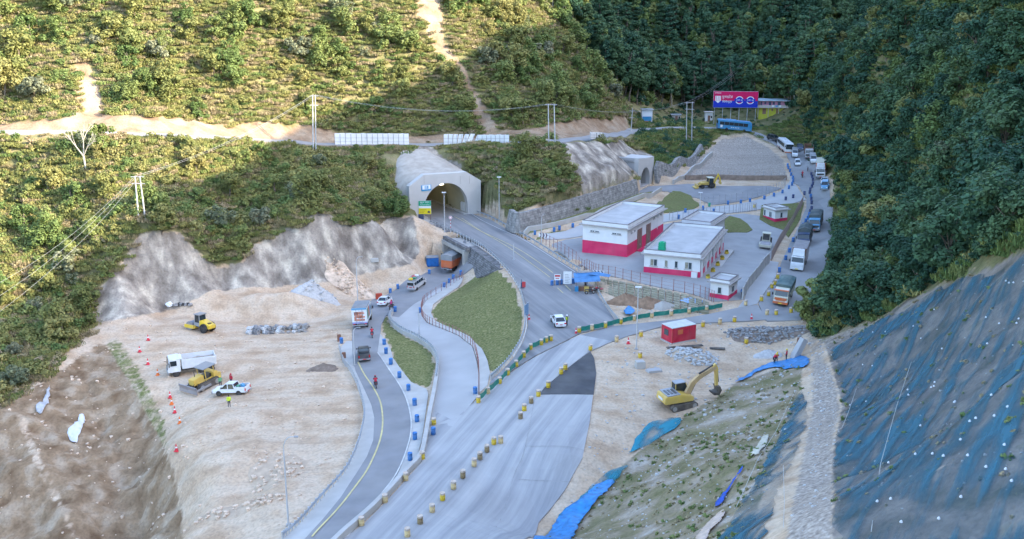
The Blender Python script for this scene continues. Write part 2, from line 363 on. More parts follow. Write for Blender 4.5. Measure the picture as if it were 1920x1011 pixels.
m_conc=mat('concrete_slab',(.42,.41,.40),.85,.07,.25,bump=.08,dirt=.5,dirtc=(.33,.315,.3),spec=.2)
def lane_mat(name,c,ang,d):
    m=mat(name,c,.85,.06,.25,bump=.08,dirt=.4,dirtc=(.35,.335,.32),spec=.2); nt=m.node_tree; L=nt.links.new; b=nt.nodes['Principled BSDF']; src=b.inputs['Base Color'].links[0].from_socket
    tc=_n(nt,'ShaderNodeTexCoord'); mp=_n(nt,'ShaderNodeMapping'); mp.inputs['Rotation'].default_value=(0,0,-ang); L(tc.outputs['Object'],mp.inputs['Vector']); m2=_n(nt,'ShaderNodeMapping'); m2.inputs['Scale'].default_value=(.02,.55,.1); L(mp.outputs[0],m2.inputs['Vector']); nz=_n(nt,'ShaderNodeTexNoise'); nz.inputs['Scale'].default_value=1; nz.inputs['Detail'].default_value=6; nz.inputs['Roughness'].default_value=.65; L(m2.outputs[0],nz.inputs['Vector'])
    rp=_n(nt,'ShaderNodeValToRGB'); e=rp.color_ramp.elements; e[0].position=.36; e[0].color=(1-d,1-d*.95,1-d*.85,1); e[1].position=.66; e[1].color=(1.14,1.13,1.11,1); L(nz.outputs['Fac'],rp.inputs['Fac']); mx=_n(nt,'ShaderNodeMix'); mx.data_type='RGBA'; mx.blend_type='MULTIPLY'; mx.inputs[0].default_value=1; L(src,mx.inputs[6]); L(rp.outputs[0],mx.inputs[7]); L(mx.outputs[2],b.inputs['Base Color']); return m
_a=at_z(720,1000,0); _b=at_z(1000,690,0); m_apron=lane_mat('concrete_apron_worn',(.40,.39,.38),math.atan2(_b[1]-_a[1],_b[0]-_a[0]),.3)
_a=at_z(860,410,0); _b=at_z(1060,540,0); m_tun=lane_mat('asphalt_tyre_worn',(.25,.245,.243),math.atan2(_b[1]-_a[1],_b[0]-_a[0]),.28)
m_conc2=mat('concrete_pale',(.46,.44,.41),.85,.08,.6,dirt=.5,dirtc=(.36,.33,.29),spec=.2)
m_conc3=mat('concrete_raw',(.42,.395,.36),.85,.1,.8,dirt=.5,dirtc=(.26,.24,.21),spec=.2,bump=.1)
m_court=mat('compound_paving',(.3,.295,.29),.85,.1,.4,dirt=.6,dirtc=(.38,.36,.34),spec=.2)
m_dust=mat('dusty_gravel',(.42,.385,.345),.95,.12,1.2,dirt=.5,dirtc=(.3,.265,.225),bump=.25,spec=.1)
m_grass=mat('lawn',(.15,.16,.06),.95,.3,2.2,bump=.5,dirt=.6,dirtc=(.19,.155,.08),spec=.05)
AL=[(572,1011),(605,975),(640,932),(668,889),(688,857),(700,826),(702,784),(696,759),(679,722),(667,697),(662,680),(660,640),(662,605),(672,580),(700,562),(740,545),(790,517),(822,500)]
AR=[(872,513),(850,523),(815,545),(775,572),(748,596),(724,592),(715,609),(713,626),(708,661),(721,680),(740,707),(758,742),(771,774),(773,805),(767,836),(746,889),(720,925),(690,960),(655,1000),(640,1016)]
low_road=surf('low_road',[(550,1035)]+AL+[(838,487),(872,470),(905,486)]+AR+[(620,1035)],m_asph,-2,.08)
RAILL=[(636,655),(644,680),(654,692),(667,717),(679,753),(683,780),(677,815),(667,847),(646,888),(600,940),(560,985),(530,1011)]
surf('road_shoulder',[(636,655)]+RAILL[1:]+[(510,1035),(549,1035)]+AL[:12][::1]+[(650,640)],m_conc2,-2,.06)
surf('verge_strip',AR[7:][::-1]+[(727,645),(733,657),(737,672),(749,689),(771,717),(800,730),(803,740),(798,774),(791,826),(783,853),(756,884),(722,924),(692,959),(657,1001),(642,1020)][::1],m_conc2,-1.5,.05)
MIDL=[(735,590),(731,600),(738,612),(755,625),(785,640),(806,655),(818,672),(820,690),(813,740),(808,775),(804,800)]
MIDR=[(897,742),(897,700),(894,680),(885,650),(860,631),(830,618),(800,606),(790,592),(790,577),(800,562),(845,536),(868,520)]
surf('ramp_lane',MIDL+[(850,800)]+MIDR+[(850,523),(815,545),(775,572),(748,596)],m_conc,-3,.07)
surf('pavement',[(868,521),(845,537),(801,563),(791,578),(791,591),(801,605),(830,617),(861,630),(886,649),(896,680),(899,700),(899,738),(914,724),(919,700),(914,678),(903,655),(880,632),(845,616),(815,602),(808,588),(812,572),(840,552),(866,530)],m_conc2,-3,.14)
APR=[(600,1050),(680,985),(725,940),(760,902),(790,868),(800,836),(806,800),(812,770),(850,790),(897,748),(940,712),(1000,672),(1060,642),(1088,628),(1150,640),(1108,658),(1065,690),(1020,728),(1010,741),(1112,741),(1106,790),(1092,860),(1060,918),(1010,980),(985,1011),(960,1050)]
apron=surf('concrete_apron',APR,m_apron,0,.07)
surf('wet_patch',[(1011,740),(1021,728),(1066,690),(1107,660),(1114,672),(1118,700),(1113,740)],m_wet,0,.06)
TUN_L=[(796,414),(815,418),(845,432),(880,448),(905,463),(935,488),(960,515),(980,550),(988,580),(990,610),(982,640),(965,670),(940,697),(920,715)]
TUN_R=[(880,396),(920,413),(960,436),(1000,458),(1050,490),(1090,515),(1112,540),(1135,575),(1152,600)]
tunnel_road=surf('tunnel_road',[(802,409),(840,405),(877,399)]+TUN_R[1:]+[(1150,612),(1088,625),(1060,640),(1000,670),(940,709),(918,722)]+TUN_L[::-1],m_tun,0,.09)
surf('cross_road',[(1089,629),(1152,612),(1280,598),(1360,583),(1420,572),(1440,600),(1320,606),(1240,613),(1180,630),(1151,641)],m_asph2,0,.08)
surf('queue_road',[(1438,602),(1502,600),(1522,560),(1547,500),(1560,450),(1562,400),(1556,360),(1546,330),(1533,305),(1510,280),(1470,262),(1425,250),(1425,260),(1445,267),(1468,281),(1480,300),(1484,320),(1490,345),(1512,372),(1512,390),(1500,420),(1482,455),(1466,490),(1456,520),(1422,570)],m_asph2,1,.08)
surf('loop_lane',[(1484,322),(1480,342),(1468,358),(1436,370),(1380,384),(1310,392),(1250,402),(1150,420),(1060,434),(1020,440),(1020,449),(1080,445),(1150,434),(1250,416),(1330,405),(1400,397),(1450,389),(1490,381),(1511,375),(1500,360),(1489,346)],m_conc,1,.09)
surf('compound_yard',[(1028,463),(1060,450),(1120,440),(1180,432),(1262,418),(1330,408),(1395,401),(1440,408),(1472,430),(1462,455),(1442,490),(1402,540),(1392,562),(1340,566),(1300,552),(1200,531),(1130,516),(1080,492)],m_court,1,.06)
surf('lay_by',[(1190,362),(1215,350),(1290,345),(1440,349),(1466,353),(1434,366),(1380,379),(1335,385),(1310,372),(1280,365),(1250,359)],m_asph,1,.06)
surf('checkpoint_strip',[(1395,563),(1403,541),(1444,490),(1460,492),(1454,520),(1420,570),(1380,582)],m_conc,.5,.05)
LAWN=[surf('lawn',p,m_grass,1,.16) for p in (
 [(1352,411),(1368,406),(1388,411),(1402,421),(1411,432),(1400,437),(1365,437),(1351,430)],
 [(1228,388),(1245,372),(1262,359),(1276,360),(1296,368),(1312,386),(1300,393),(1262,399),(1240,400)],
 [(1428,386),(1497,382),(1508,380),(1500,412),(1478,446),(1468,432),(1444,424),(1424,412)],
)]
mrw=[p[:2] for p in _mr]
mrw=smooth_line(mrw,8)
def ribbon_poly(line, w):
    l,r=[],[]
    for i,p in enumerate(line):
        t=line[min(i+1,len(line)-1)]-line[max(i-1,0)]; t=t/np.linalg.norm(t); n_=np.array((-t[1],t[0])); l.append(tuple(p+n_*w/2)); r.append(tuple(p-n_*w/2))
    return l+r[::-1]
SURF.append(('mountain_road',ribbon_poly(mrw,3.8),m_asph2,.08))
# culvert under the tunnel road: where the low road goes through
CU_A=np.array(at_z(832,494,-5.6)); CU_B=np.array(at_z(868,515,-5.6))      # left and right jamb on the ground
cu_t=(CU_B-CU_A); CU_W=float(np.linalg.norm(cu_t)); cu_t/=CU_W; cu_n=np.array((-cu_t[1],cu_t[0]))
if cu_n[1]<0: cu_n=-cu_n                                                  # points into the culvert
CUL=[tuple(CU_A-cu_n*.3),tuple(CU_B-cu_n*.3),tuple(CU_B+cu_n*15),tuple(CU_A+cu_n*15)]

XS=axis(-270,430,-105,75,.85,7.0); YS=axis(-70,640,55,300,.85,6.0)
X,Y=np.meshgrid(XS,YS,indexing='ij'); x=X.ravel(); y=Y.ravel(); Z=Gv(x,y)
PXv,PYv=proj(x,np.maximum(y,5),Z)
pave=np.zeros(x.shape,bool); dpv=np.full(x.shape,50.)
for nm,P,m_,l_ in SURF:
    bx=(x>min(p[0] for p in P)-6)&(x<max(p[0] for p in P)+6)&(y>min(p[1] for p in P)-6)&(y<max(p[1] for p in P)+6)
    ii=np.nonzero(bx)[0]
    if nm=='lawn': continue
    k=inpoly(x[ii],y[ii],P); d=distpoly(x[ii],y[ii],P); d[k]=-d[k]
    pave[ii]|=k; dpv[ii]=np.minimum(dpv[ii],d)
def pmask(poly, soft=8.0):
    k=inpoly(PXv,PYv,poly); d=distpoly(PXv,PYv,poly); d[~k]*=-1
    return np.clip(d/soft*.5+.5,0,1)
FLOORP=[(-900,1400),(-900,1000),(0,760),(60,715),(120,665),(175,605),(158,570),(215,525),(265,442),(335,442),(385,490),(410,507),(450,497),(480,458),(555,430),(598,396),(650,420),(775,405),(905,396),(940,405),(990,386),(1090,357),(1187,331),(1245,322),(1300,300),(1325,275),(1345,256),(1400,252),(1480,285),(1500,300),(1530,325),(1565,325),(1560,440),(1548,470),(1512,600),(1535,640),(1640,600),(1920,470),(2600,200),(2600,1400)]
veg=1-pmask(FLOORP,10); veg[y<36]=1
BANK=[(-500,258),(0,252),(300,258),(450,264),(600,276),(1100,262),(1185,250),(1175,222),(1085,212),(1000,238),(940,246),(700,252),(600,240),(500,232),(300,224),(150,232),(0,236),(-500,238)]
SL1=[(782,0),(815,-30),(832,40),(832,78),(872,130),(905,190),(938,248),(902,250),(878,180),(846,122),(812,95),(800,60),(780,30)]
SL2=[(142,116),(166,116),(182,160),(192,200),(205,240),(135,240),(145,190),(139,150)]
slide=np.maximum.reduce([pmask(SL1,8),pmask(SL2,8),pmask(BANK,8)*.8])
ROCK=[(160,572),(215,522),(262,442),(338,442),(388,492),(412,508),(452,497),(480,458),(556,428),(598,392),(612,395),(640,420),(700,412),(775,408),(788,470),(770,495),(700,512),(620,528),(540,535),(430,555),(300,585),(240,600),(172,606)]
MOUND=[(770,350),(757,300),(780,276),(805,276),(832,300),(880,322),(880,335)]
CUT=[(1042,266),(1165,262),(1186,331),(1092,356),(1075,335)]
MND2=[(1135,262),(1165,258),(1228,292),(1190,332),(1165,300)]
rock=np.maximum.reduce([pmask(ROCK,7),pmask(MOUND,7),pmask(CUT,7)*.8,pmask(MND2,6)])
bankp=[(0,765),(195,640),(255,735),(318,860),(340,950),(345,1100),(-300,1300),(-300,800)]
brown=pmask(bankp,10); trail=pmask([(22,772),(48,772),(80,858),(128,948),(160,1030),(140,1030),(106,952),(56,862)],9); brown=brown*(1-trail*.62)
bare=pmask([(1500,610),(1540,560),(1610,560),(1650,600),(1600,640),(1545,660),(1510,660)],8)
bank2=pmask([(1000,1020),(1140,895),(1280,785),(1390,715),(1505,680),(1500,760),(1440,900),(1370,1100),(900,1200)],8)
terr=pmask([(1285,340),(1300,305),(1330,280),(1350,262),(1400,255),(1440,275),(1470,300),(1478,335)],5)
grav=pmask([(1525,640),(1560,700),(1575,760),(1560,850),(1562,1030),(1470,1030),(1508,840),(1524,760)],18)
netz=pmask([(1545,640),(1640,600),(1920,465),(2300,280),(2300,1400),(1560,1100),(1560,850),(1580,760),(1560,690)],8)
gr1=pmask([(190,640),(230,635),(270,700),(315,790),(318,850),(295,840),(255,760),(205,690)],6)
islands=[[(808,585),(830,560),(870,535),(900,512),(935,508),(965,540),(978,590),(975,640),(955,670),(925,705),(916,690),(900,650),(860,625),(825,608)],
         [(722,590),(733,612),(760,632),(788,645),(808,662),(814,685),(806,728),(770,716),(740,678),(733,650),(716,615)]]
islands+=[[(978,441),(1040,426),(1120,405),(1200,375),(1245,354),(1205,361),(1120,388),(1040,412),(985,431)],[(1000,452),(1020,447),(1080,440),(1100,432),(1060,432),(1020,437)]]
isl=np.maximum.reduce([pmask(p,3) for p in islands]); gr1=gr1*.56
hide=np.maximum(veg,np.maximum(slide,rock))
# relief: rough on the hills, soft on bare soil, none under paving
f0=fbm(x,y,22,5); f1=fbm(x,y,6,4); f2=fbm(x,y,1.8,3)
free=np.clip(dpv/3.0,0,1); flatc=(1-veg)*(1-rock)*(1-brown)
Z=Z+free*(veg*(f0*5.0+f1*2.0)+rock*(f1*1.6+f2*.9)+slide*(f1*1.2+f2*.6)+brown*(f1*.9+f2*.55)+flatc*(1-isl)*(f1*.35+f2*.25)+(bank2+netz)*(f1*.9+f2*.5))
# gullies running down the eroded bank
gull=np.abs(((x*.55+y*.9)/3.1+f1*2.2)%1-.5)*2; Z-=brown*free*(gull**2)*.9
# heaps of soil and spoil
def heap(px,py,rx,ry,h,z0=-4,rot=0):
    hx,hy,_=at_s(px,py,z0); dx=x-hx; dy=y-hy; c,s_=math.cos(rot),math.sin(rot); u=(dx*c+dy*s_)/rx; v=(-dx*s_+dy*c)/ry
    r=np.sqrt(u*u+v*v)*(1+.35*f1); return h*np.clip(1-r,0,1)**.85
Z+=heap(540,590,9,5,3.2,-5,.3)+heap(480,580,12,5,2.2,-5)+heap(420,585,9,4,1.6,-4.5)+heap(450,860,8,7,1.1,-3)+heap(410,930,6,7,1.4,-4)+heap(520,930,4,7,.9,-2)
Z-=heap(460,920,4,5,1.0,-3)+heap(330,930,3,4,.6,-4)
Z-=np.where(pave,np.clip(-dpv,0,.4)*.5+.06,0)
kc=inpoly(x,y,CUL)
me_v=np.c_[x,y,Z]; nx,ny=len(XS),len(YS)
idx=np.arange(nx*ny).reshape(nx,ny)
F=np.stack([idx[:-1,:-1],idx[1:,:-1],idx[1:,1:],idx[:-1,1:]],-1).reshape(-1,4)
cxf=x[F].mean(1); cyf=y[F].mean(1); keep=~inpoly(cxf,cyf,[tuple(CU_A-cu_n*.9-cu_t*.3),tuple(CU_B-cu_n*.9+cu_t*.3),tuple(CU_B+cu_n*15+cu_t*.3),tuple(CU_A+cu_n*15-cu_t*.3)])
F=F[keep]
_pl=np.array(at_z(779,414,0)); _pr=np.array(at_z(901.5,400.5,0)); _u=(_pr-_pl)/np.linalg.norm(_pr-_pl); _v=np.array((-_u[1],_u[0]))
cxf=x[F].mean(1)-_pl[0]; cyf=y[F].mean(1)-_pl[1]; su=cxf*_u[0]+cyf*_u[1]; sv=cxf*_v[0]+cyf*_v[1]
F=F[~((su>2.0)&(su<12.4)&(sv>-1.2)&(sv<12)&(Z[F].max(1)<10.5))]
_pl2=np.array(at_z(1196,354.5,1)); _pr2=np.array(at_z(1224.5,343,1)); _u2=(_pr2-_pl2)/np.linalg.norm(_pr2-_pl2); _v2=np.array((-_u2[1],_u2[0]))
cxf=x[F].mean(1)-_pl2[0]; cyf=y[F].mean(1)-_pl2[1]; su=cxf*_u2[0]+cyf*_u2[1]; sv=cxf*_v2[0]+cyf*_v2[1]
F=F[~((su>.6)&(su<9.2)&(sv>-.9)&(sv<8)&(Z[F].max(1)<8.2))]
hillf=veg[F].mean(1)>.5
def terrain(name, FF, m):
    used,inv=np.unique(FF.ravel(),return_inverse=True); me=bpy.data.meshes.new(name)
    me.from_pydata(me_v[used].tolist(),[],inv.reshape(-1,4).tolist())
    a=me.attributes.new('zone_a','FLOAT_COLOR','POINT'); b=me.attributes.new('zone_b','FLOAT_COLOR','POINT')
    A=np.c_[np.maximum(veg,0),rock,slide,np.maximum(isl,gr1)][used]; B=np.c_[brown,bank2,netz,np.maximum(np.maximum(grav,terr*.8),bare*.5)][used]
    a.data.foreach_set('color',A.ravel().astype(np.float32)); b.data.foreach_set('color',B.ravel().astype(np.float32))
    me.polygons.foreach_set('use_smooth',[True]*len(me.polygons)); me.materials.append(m)
    o=link(name,me); o['kind']='structure'; return o
def ground_mat():
    m=bpy.data.materials.new('ground_soils'); m.use_nodes=True; nt=m.node_tree; b=nt.nodes['Principled BSDF']; L=nt.links.new
    b.inputs['Roughness'].default_value=.95; b.inputs['Specular IOR Level'].default_value=.1
    geo=_n(nt,'ShaderNodeNewGeometry')
    def noise(sc,det=3,stretch=None):
        n=_n(nt,'ShaderNodeTexNoise'); n.inputs['Scale'].default_value=sc; n.inputs['Detail'].default_value=det
        if stretch:
            mp=_n(nt,'ShaderNodeMapping'); mp.inputs['Scale'].default_value=stretch; L(geo.outputs['Position'],mp.inputs['Vector']); L(mp.outputs[0],n.inputs['Vector'])
        else: L(geo.outputs['Position'],n.inputs['Vector'])
        return n.outputs['Fac']
    def ramp(f,cols):
        r=_n(nt,'ShaderNodeValToRGB'); e=r.color_ramp.elements; e[0].position=cols[0][0]; e[0].color=(*cols[0][1],1); e[1].position=cols[-1][0]; e[1].color=(*cols[-1][1],1)
        for p,c in cols[1:-1]: k=e.new(p); k.color=(*c,1)
        L(f,r.inputs['Fac']); return r.outputs['Color']
    edge=noise(.9,4); fine=noise(3.0,3); mid=noise(.28,5); streak=noise(.42,5,(1,1,.25)); ruts=noise(1.0,3,(.035,.75,.75))
    def mix(base,col,maskout,lo=.35,hi=.65,amp=.7):
        ma=_n(nt,'ShaderNodeMath',operation='MULTIPLY_ADD'); L(edge,ma.inputs[0]); ma.inputs[1].default_value=amp; ma.inputs[2].default_value=-amp/2
        ad=_n(nt,'ShaderNodeMath',operation='ADD'); L(maskout,ad.inputs[0]); L(ma.outputs[0],ad.inputs[1])
        mr=_n(nt,'ShaderNodeMapRange',interpolation_type='SMOOTHSTEP'); mr.inputs['From Min'].default_value=lo; mr.inputs['From Max'].default_value=hi; L(ad.outputs[0],mr.inputs['Value'])
        mx=_n(nt,'ShaderNodeMix'); mx.data_type='RGBA'; L(mr.outputs[0],mx.inputs[0]); L(base,mx.inputs[6]); L(col,mx.inputs[7]); return mx.outputs[2]
    def att(nm):
        a=_n(nt,'ShaderNodeAttribute'); a.attribute_name=nm; s=_n(nt,'ShaderNodeSeparateColor'); L(a.outputs['Color'],s.inputs[0]); return s.outputs[0],s.outputs[1],s.outputs[2],a.outputs['Alpha']
    v,r_,sl_,gi=att('zone_a'); br,bk,nz_,gv=att('zone_b')
    dirt=ramp(mid,[(.28,(.41,.285,.185)),(.45,(.50,.365,.25)),(.6,(.55,.43,.315)),(.78,(.46,.33,.225))])
    grass=ramp(fine,[(.3,(.115,.125,.045)),(.55,(.18,.18,.07)),(.72,(.27,.23,.12))])
    vegc=ramp(mid,[(.3,(.11,.11,.05)),(.5,(.17,.16,.075)),(.62,(.225,.195,.10)),(.75,(.28,.225,.14))])
    rockc=ramp(streak,[(.35,(.17,.14,.115)),(.47,(.27,.23,.19)),(.55,(.36,.31,.255)),(.66,(.54,.47,.375))])
    slid=ramp(mid,[(.3,(.22,.14,.088)),(.5,(.30,.215,.145)),(.7,(.37,.295,.215))])
    brn=ramp(streak,[(.3,(.17,.105,.06)),(.5,(.285,.195,.12)),(.68,(.40,.31,.22))])
    bkc=ramp(mid,[(.32,(.16,.145,.07)),(.46,(.235,.195,.115)),(.58,(.31,.25,.18)),(.70,(.40,.345,.28))])
    netc=ramp(mid,[(.32,(.11,.105,.08)),(.48,(.20,.17,.145)),(.62,(.28,.24,.205)),(.74,(.16,.155,.09))])
    grv=ramp(fine,[(.3,(.26,.21,.17)),(.55,(.37,.31,.255)),(.75,(.46,.40,.34))])
    c=mix(dirt,grass,gi); c=mix(c,brn,br); c=mix(c,bkc,bk); c=mix(c,netc,nz_); c=mix(c,grv,gv); c=mix(c,vegc,v); c=mix(c,slid,sl_); c=mix(c,rockc,r_)
    # fine speckle of stones
    sp=ramp(fine,[(.25,(.72,.72,.72)),(.5,(1,1,1)),(.78,(1.22,1.2,1.17))]); mu=_n(nt,'ShaderNodeMix'); mu.data_type='RGBA'; mu.blend_type='MULTIPLY'; mu.inputs[0].default_value=.8; L(c,mu.inputs[6]); L(sp,mu.inputs[7])
    rt=ramp(ruts,[(.3,(.84,.83,.82)),(.5,(1,1,1)),(.7,(1.1,1.1,1.1))]); mu2=_n(nt,'ShaderNodeMix'); mu2.data_type='RGBA'; mu2.blend_type='MULTIPLY'; mu2.inputs[0].default_value=.7; L(mu.outputs[2],mu2.inputs[6]); L(rt,mu2.inputs[7])
    L(mu2.outputs[2],b.inputs['Base Color'])
    bp=_n(nt,'ShaderNodeBump'); bp.inputs['Strength'].default_value=.5; bp.inputs['Distance'].default_value=.3; L(edge,bp.inputs['Height'])
    b2=_n(nt,'ShaderNodeBump'); b2.inputs['Strength'].default_value=.6; b2.inputs['Distance'].default_value=.12; L(fine,b2.inputs['Height']); L(bp.outputs[0],b2.inputs['Normal']); L(b2.outputs[0],b.inputs['Normal'])
    return m
GM=ground_mat()
terrain('ground',F[~hillf],GM); terrain('hillside',F[hillf],GM)
# fast terrain lookup including relief
def Zt(px_,py_):
    i=np.clip(np.searchsorted(XS,px_)-1,0,nx-2); j=np.clip(np.searchsorted(YS,py_)-1,0,ny-2)
    fx=(px_-XS[i])/(XS[i+1]-XS[i]); fy=(py_-YS[j])/(YS[j+1]-YS[j]); ZZ=Z.reshape(nx,ny)
    return (ZZ[i,j]*(1-fx)+ZZ[i+1,j]*fx)*(1-fy)+(ZZ[i,j+1]*(1-fx)+ZZ[i+1,j+1]*fx)*fy
def Mt(arr,px_,py_):
    i=np.clip(np.searchsorted(XS,px_)-1,0,nx-2); j=np.clip(np.searchsorted(YS,py_)-1,0,ny-2); return arr.reshape(nx,ny)[i,j]
def first_hit(px,py,lo=40,hi=620):
    d=ray(px,py); t=np.arange(lo,hi,.4); zz=Zt(d[0]*t,d[1]*t); m=(CAMZ+d[2]*t)<zz; i=int(np.argmax(m)) if m.any() else len(t)-1
    return (d[0]*t[i],d[1]*t[i],float(zz[i]))
# ------------------------------------------------------------------ paved sheets with a kerb-deep edge
def sheet(name, P, m, lift, step=2.2, skirt=.35):
    B=[tuple(p) for p in resample(P,step,True)]; nb=len(B)
    xs=np.arange(min(p[0] for p in B),max(p[0] for p in B),step); ys=np.arange(min(p[1] for p in B),max(p[1] for p in B),step)
    gx,gy=np.meshgrid(xs,ys); gx=gx.ravel(); gy=gy.ravel(); k=inpoly(gx,gy,B); gx,gy=gx[k],gy[k]; k=distpoly(gx,gy,B)>step*.45; gx,gy=gx[k],gy[k]
    V=[Vector(p) for p in B]+[Vector(p) for p in zip(gx,gy)]
    ov,oe,of,_,_,_=delaunay_2d_cdt(V,[(i,(i+1)%nb) for i in range(nb)],[],1,1e-4)
    vx=np.array([p.x for p in ov]); vy=np.array([p.y for p in ov]); vz=Gv(vx,vy)+lift
    verts=[(a,b,c) for a,b,c in zip(vx,vy,vz)]; faces=[tuple(f) for f in of]
    from collections import Counter
    ec=Counter(tuple(sorted((f[i],f[(i+1)%len(f)]))) for f in faces for i in range(len(f)))
    low={}
    def lo(i):
        if i not in low: low[i]=len(verts); verts.append((verts[i][0],verts[i][1],verts[i][2]-skirt))
        return low[i]
    side=[]
    for f in faces:
        for i in range(len(f)):
            a,b=f[i],f[(i+1)%len(f)]
            if ec[tuple(sorted((a,b)))]==1: side.append((b,a,lo(a),lo(b)))
    me=bpy.data.meshes.new(name); me.from_pydata(verts,[],faces+side); me.validate(); me.materials.append(m)
    o=link(name,me); o['kind']='structure'; return o
for nm,P,m_,l_ in SURF: sheet(nm,P,m_,l_)
# ------------------------------------------------------------------ structures
def brickmat(name, c1, c2, mortar, bw, bh, ms=.03, bump=.6, vec='Object'):
    m=bpy.data.materials.new(name); m.use_nodes=True; nt=m.node_tree; b=nt.nodes['Principled BSDF']; L=nt.links.new
    b.inputs['Roughness'].default_value=.9; b.inputs['Specular IOR Level'].default_value=.15
    uv=_n(nt,'ShaderNodeUVMap'); br=_n(nt,'ShaderNodeTexBrick'); br.inputs['Scale'].default_value=1; br.inputs['Brick Width'].default_value=bw; br.inputs['Row Height'].default_value=bh; br.inputs['Mortar Size'].default_value=ms
    br.inputs['Color1'].default_value=(*c1,1); br.inputs['Color2'].default_value=(*c2,1); br.inputs['Mortar'].default_value=(*mortar,1); br.inputs['Bias'].default_value=-.1
    nz=_n(nt,'ShaderNodeTexNoise'); nz.inputs['Scale'].default_value=.9; nz.inputs['Detail'].default_value=6; L(uv.outputs[0],nz.inputs['Vector'])
    w=_n(nt,'ShaderNodeMix'); w.data_type='VECTOR'; w.inputs[0].default_value=.12; L(uv.outputs[0],w.inputs[4]); L(nz.outputs['Color'],w.inputs[5]); L(w.outputs[1],br.inputs['Vector'])
    mr=_n(nt,'ShaderNodeMapRange'); mr.inputs['From Min'].default_value=.3; mr.inputs['From Max'].default_value=.7; mr.inputs['To Min'].default_value=.6; mr.inputs['To Max'].default_value=1.3; L(nz.outputs['Fac'],mr.inputs['Value'])
    mx=_n(nt,'ShaderNodeMix'); mx.data_type='RGBA'; mx.blend_type='MULTIPLY'; mx.inputs[0].default_value=1; L(br.outputs['Color'],mx.inputs[6]); L(mr.outputs[0],mx.inputs[7]); L(mx.outputs[2],b.inputs['Base Color'])
    bp=_n(nt,'ShaderNodeBump'); bp.inputs['Strength'].default_value=bump; bp.inputs['Distance'].default_value=.08; L(br.outputs['Fac'],bp.inputs['Height']); bp.invert=True; L(bp.outputs[0],b.inputs['Normal'])
    MATS[name]=m; return m
m_stone=brickmat('stone_masonry',(.17,.165,.165),(.25,.24,.235),(.10,.095,.09),.62,.34)
m_stone2=brickmat('rubble_masonry',(.27,.255,.24),(.36,.34,.315),(.2,.19,.18),.7,.45)
m_terr=brickmat('bag_terrace',(.33,.31,.26),(.38,.36,.30),(.12,.13,.06),2.2,.38,.14)
m_white=mat('white_wall_paint',(.72,.71,.70),.7,.05,.8,dirt=.25,dirtc=(.5,.47,.43))
m_red=mat('red_wall_paint',(.62,.02,.10),.6,.12,.6,dirt=.12,dirtc=(.5,.35,.33))
m_roof=mat('roof_screed',(.44,.43,.42),.85,.12,.5,dirt=.5,dirtc=(.32,.31,.3))
m_eave=mat('eave_concrete',(.36,.33,.31),.85,.1,1,dirt=.4)
m_trim=mat('dark_coping',(.16,.14,.14),.8,.1,1)
m_glass=mat('window_glass',(.05,.07,.08),.12,.2,.5,spec=.6)
m_curt=mat('curtained_pane',(.30,.27,.20),.25,.25,2,spec=.6)
m_frame=mat('window_frame_white',(.62,.61,.60),.5,.05,2)
m_brown=mat('brown_door',(.22,.13,.10),.5,.15,1)
m_steel=mat('galvanised_steel',(.42,.44,.47),.45,.1,1,metal=.55,dirt=.3)
m_rail=mat('guard_rail_steel',(.36,.41,.47),.5,.15,.8,metal=.35,dirt=.4)
m_dark=mat('dark_rubber',(.02,.02,.022),.8,.2,4,dirt=.35,dirtc=(.2,.17,.14))
m_pole=mat('pole_grey',(.5,.5,.5),.6,.08,2,metal=.2)
m_lining=mat('tunnel_lining',(.40,.37,.25),.6,.1,.3,dirt=.3,dirtc=(.25,.23,.17))
m_facade=mat('portal_concrete',(.52,.50,.475),.85,.06,.35,dirt=.55,dirtc=(.40,.375,.345),bump=.05)
m_black=mat('black_paint',(.015,.015,.017),.5,.1,3)
def plane_pt(px,py,P0,u):
    """pixel -> (s,z) on the upright plane through P0 along u"""
    d=ray(px,py); n_=(-u[1],u[0]); t=(P0[0]*n_[0]+P0[1]*n_[1])/(d[0]*n_[0]+d[1]*n_[1]); q=(d[0]*t,d[1]*t)
    return ((q[0]-P0[0])*u[0]+(q[1]-P0[1])*u[1], CAMZ+d[2]*t)
def add_uv(o, sx=1.0):
    """box-project UVs in metres (object space)"""
    me=o.data; uvl=me.uv_layers.new(name='UVMap')
    for p in me.polygons:
        nrm=p.normal; h=Vector((-nrm.y,nrm.x,0))
        if h.length<.05: h=Vector((1,0,0)); up=Vector((0,1,0))
        else: h.normalize(); up=nrm.cross(h)
        for li in p.loop_indices:
            co=me.vertices[me.loops[li].vertex_index].co; uvl.data[li].uv=(co.dot(h)*sx,co.dot(up)*sx)
    return o
def frame(P0,u): return math.atan2(u[1],u[0])
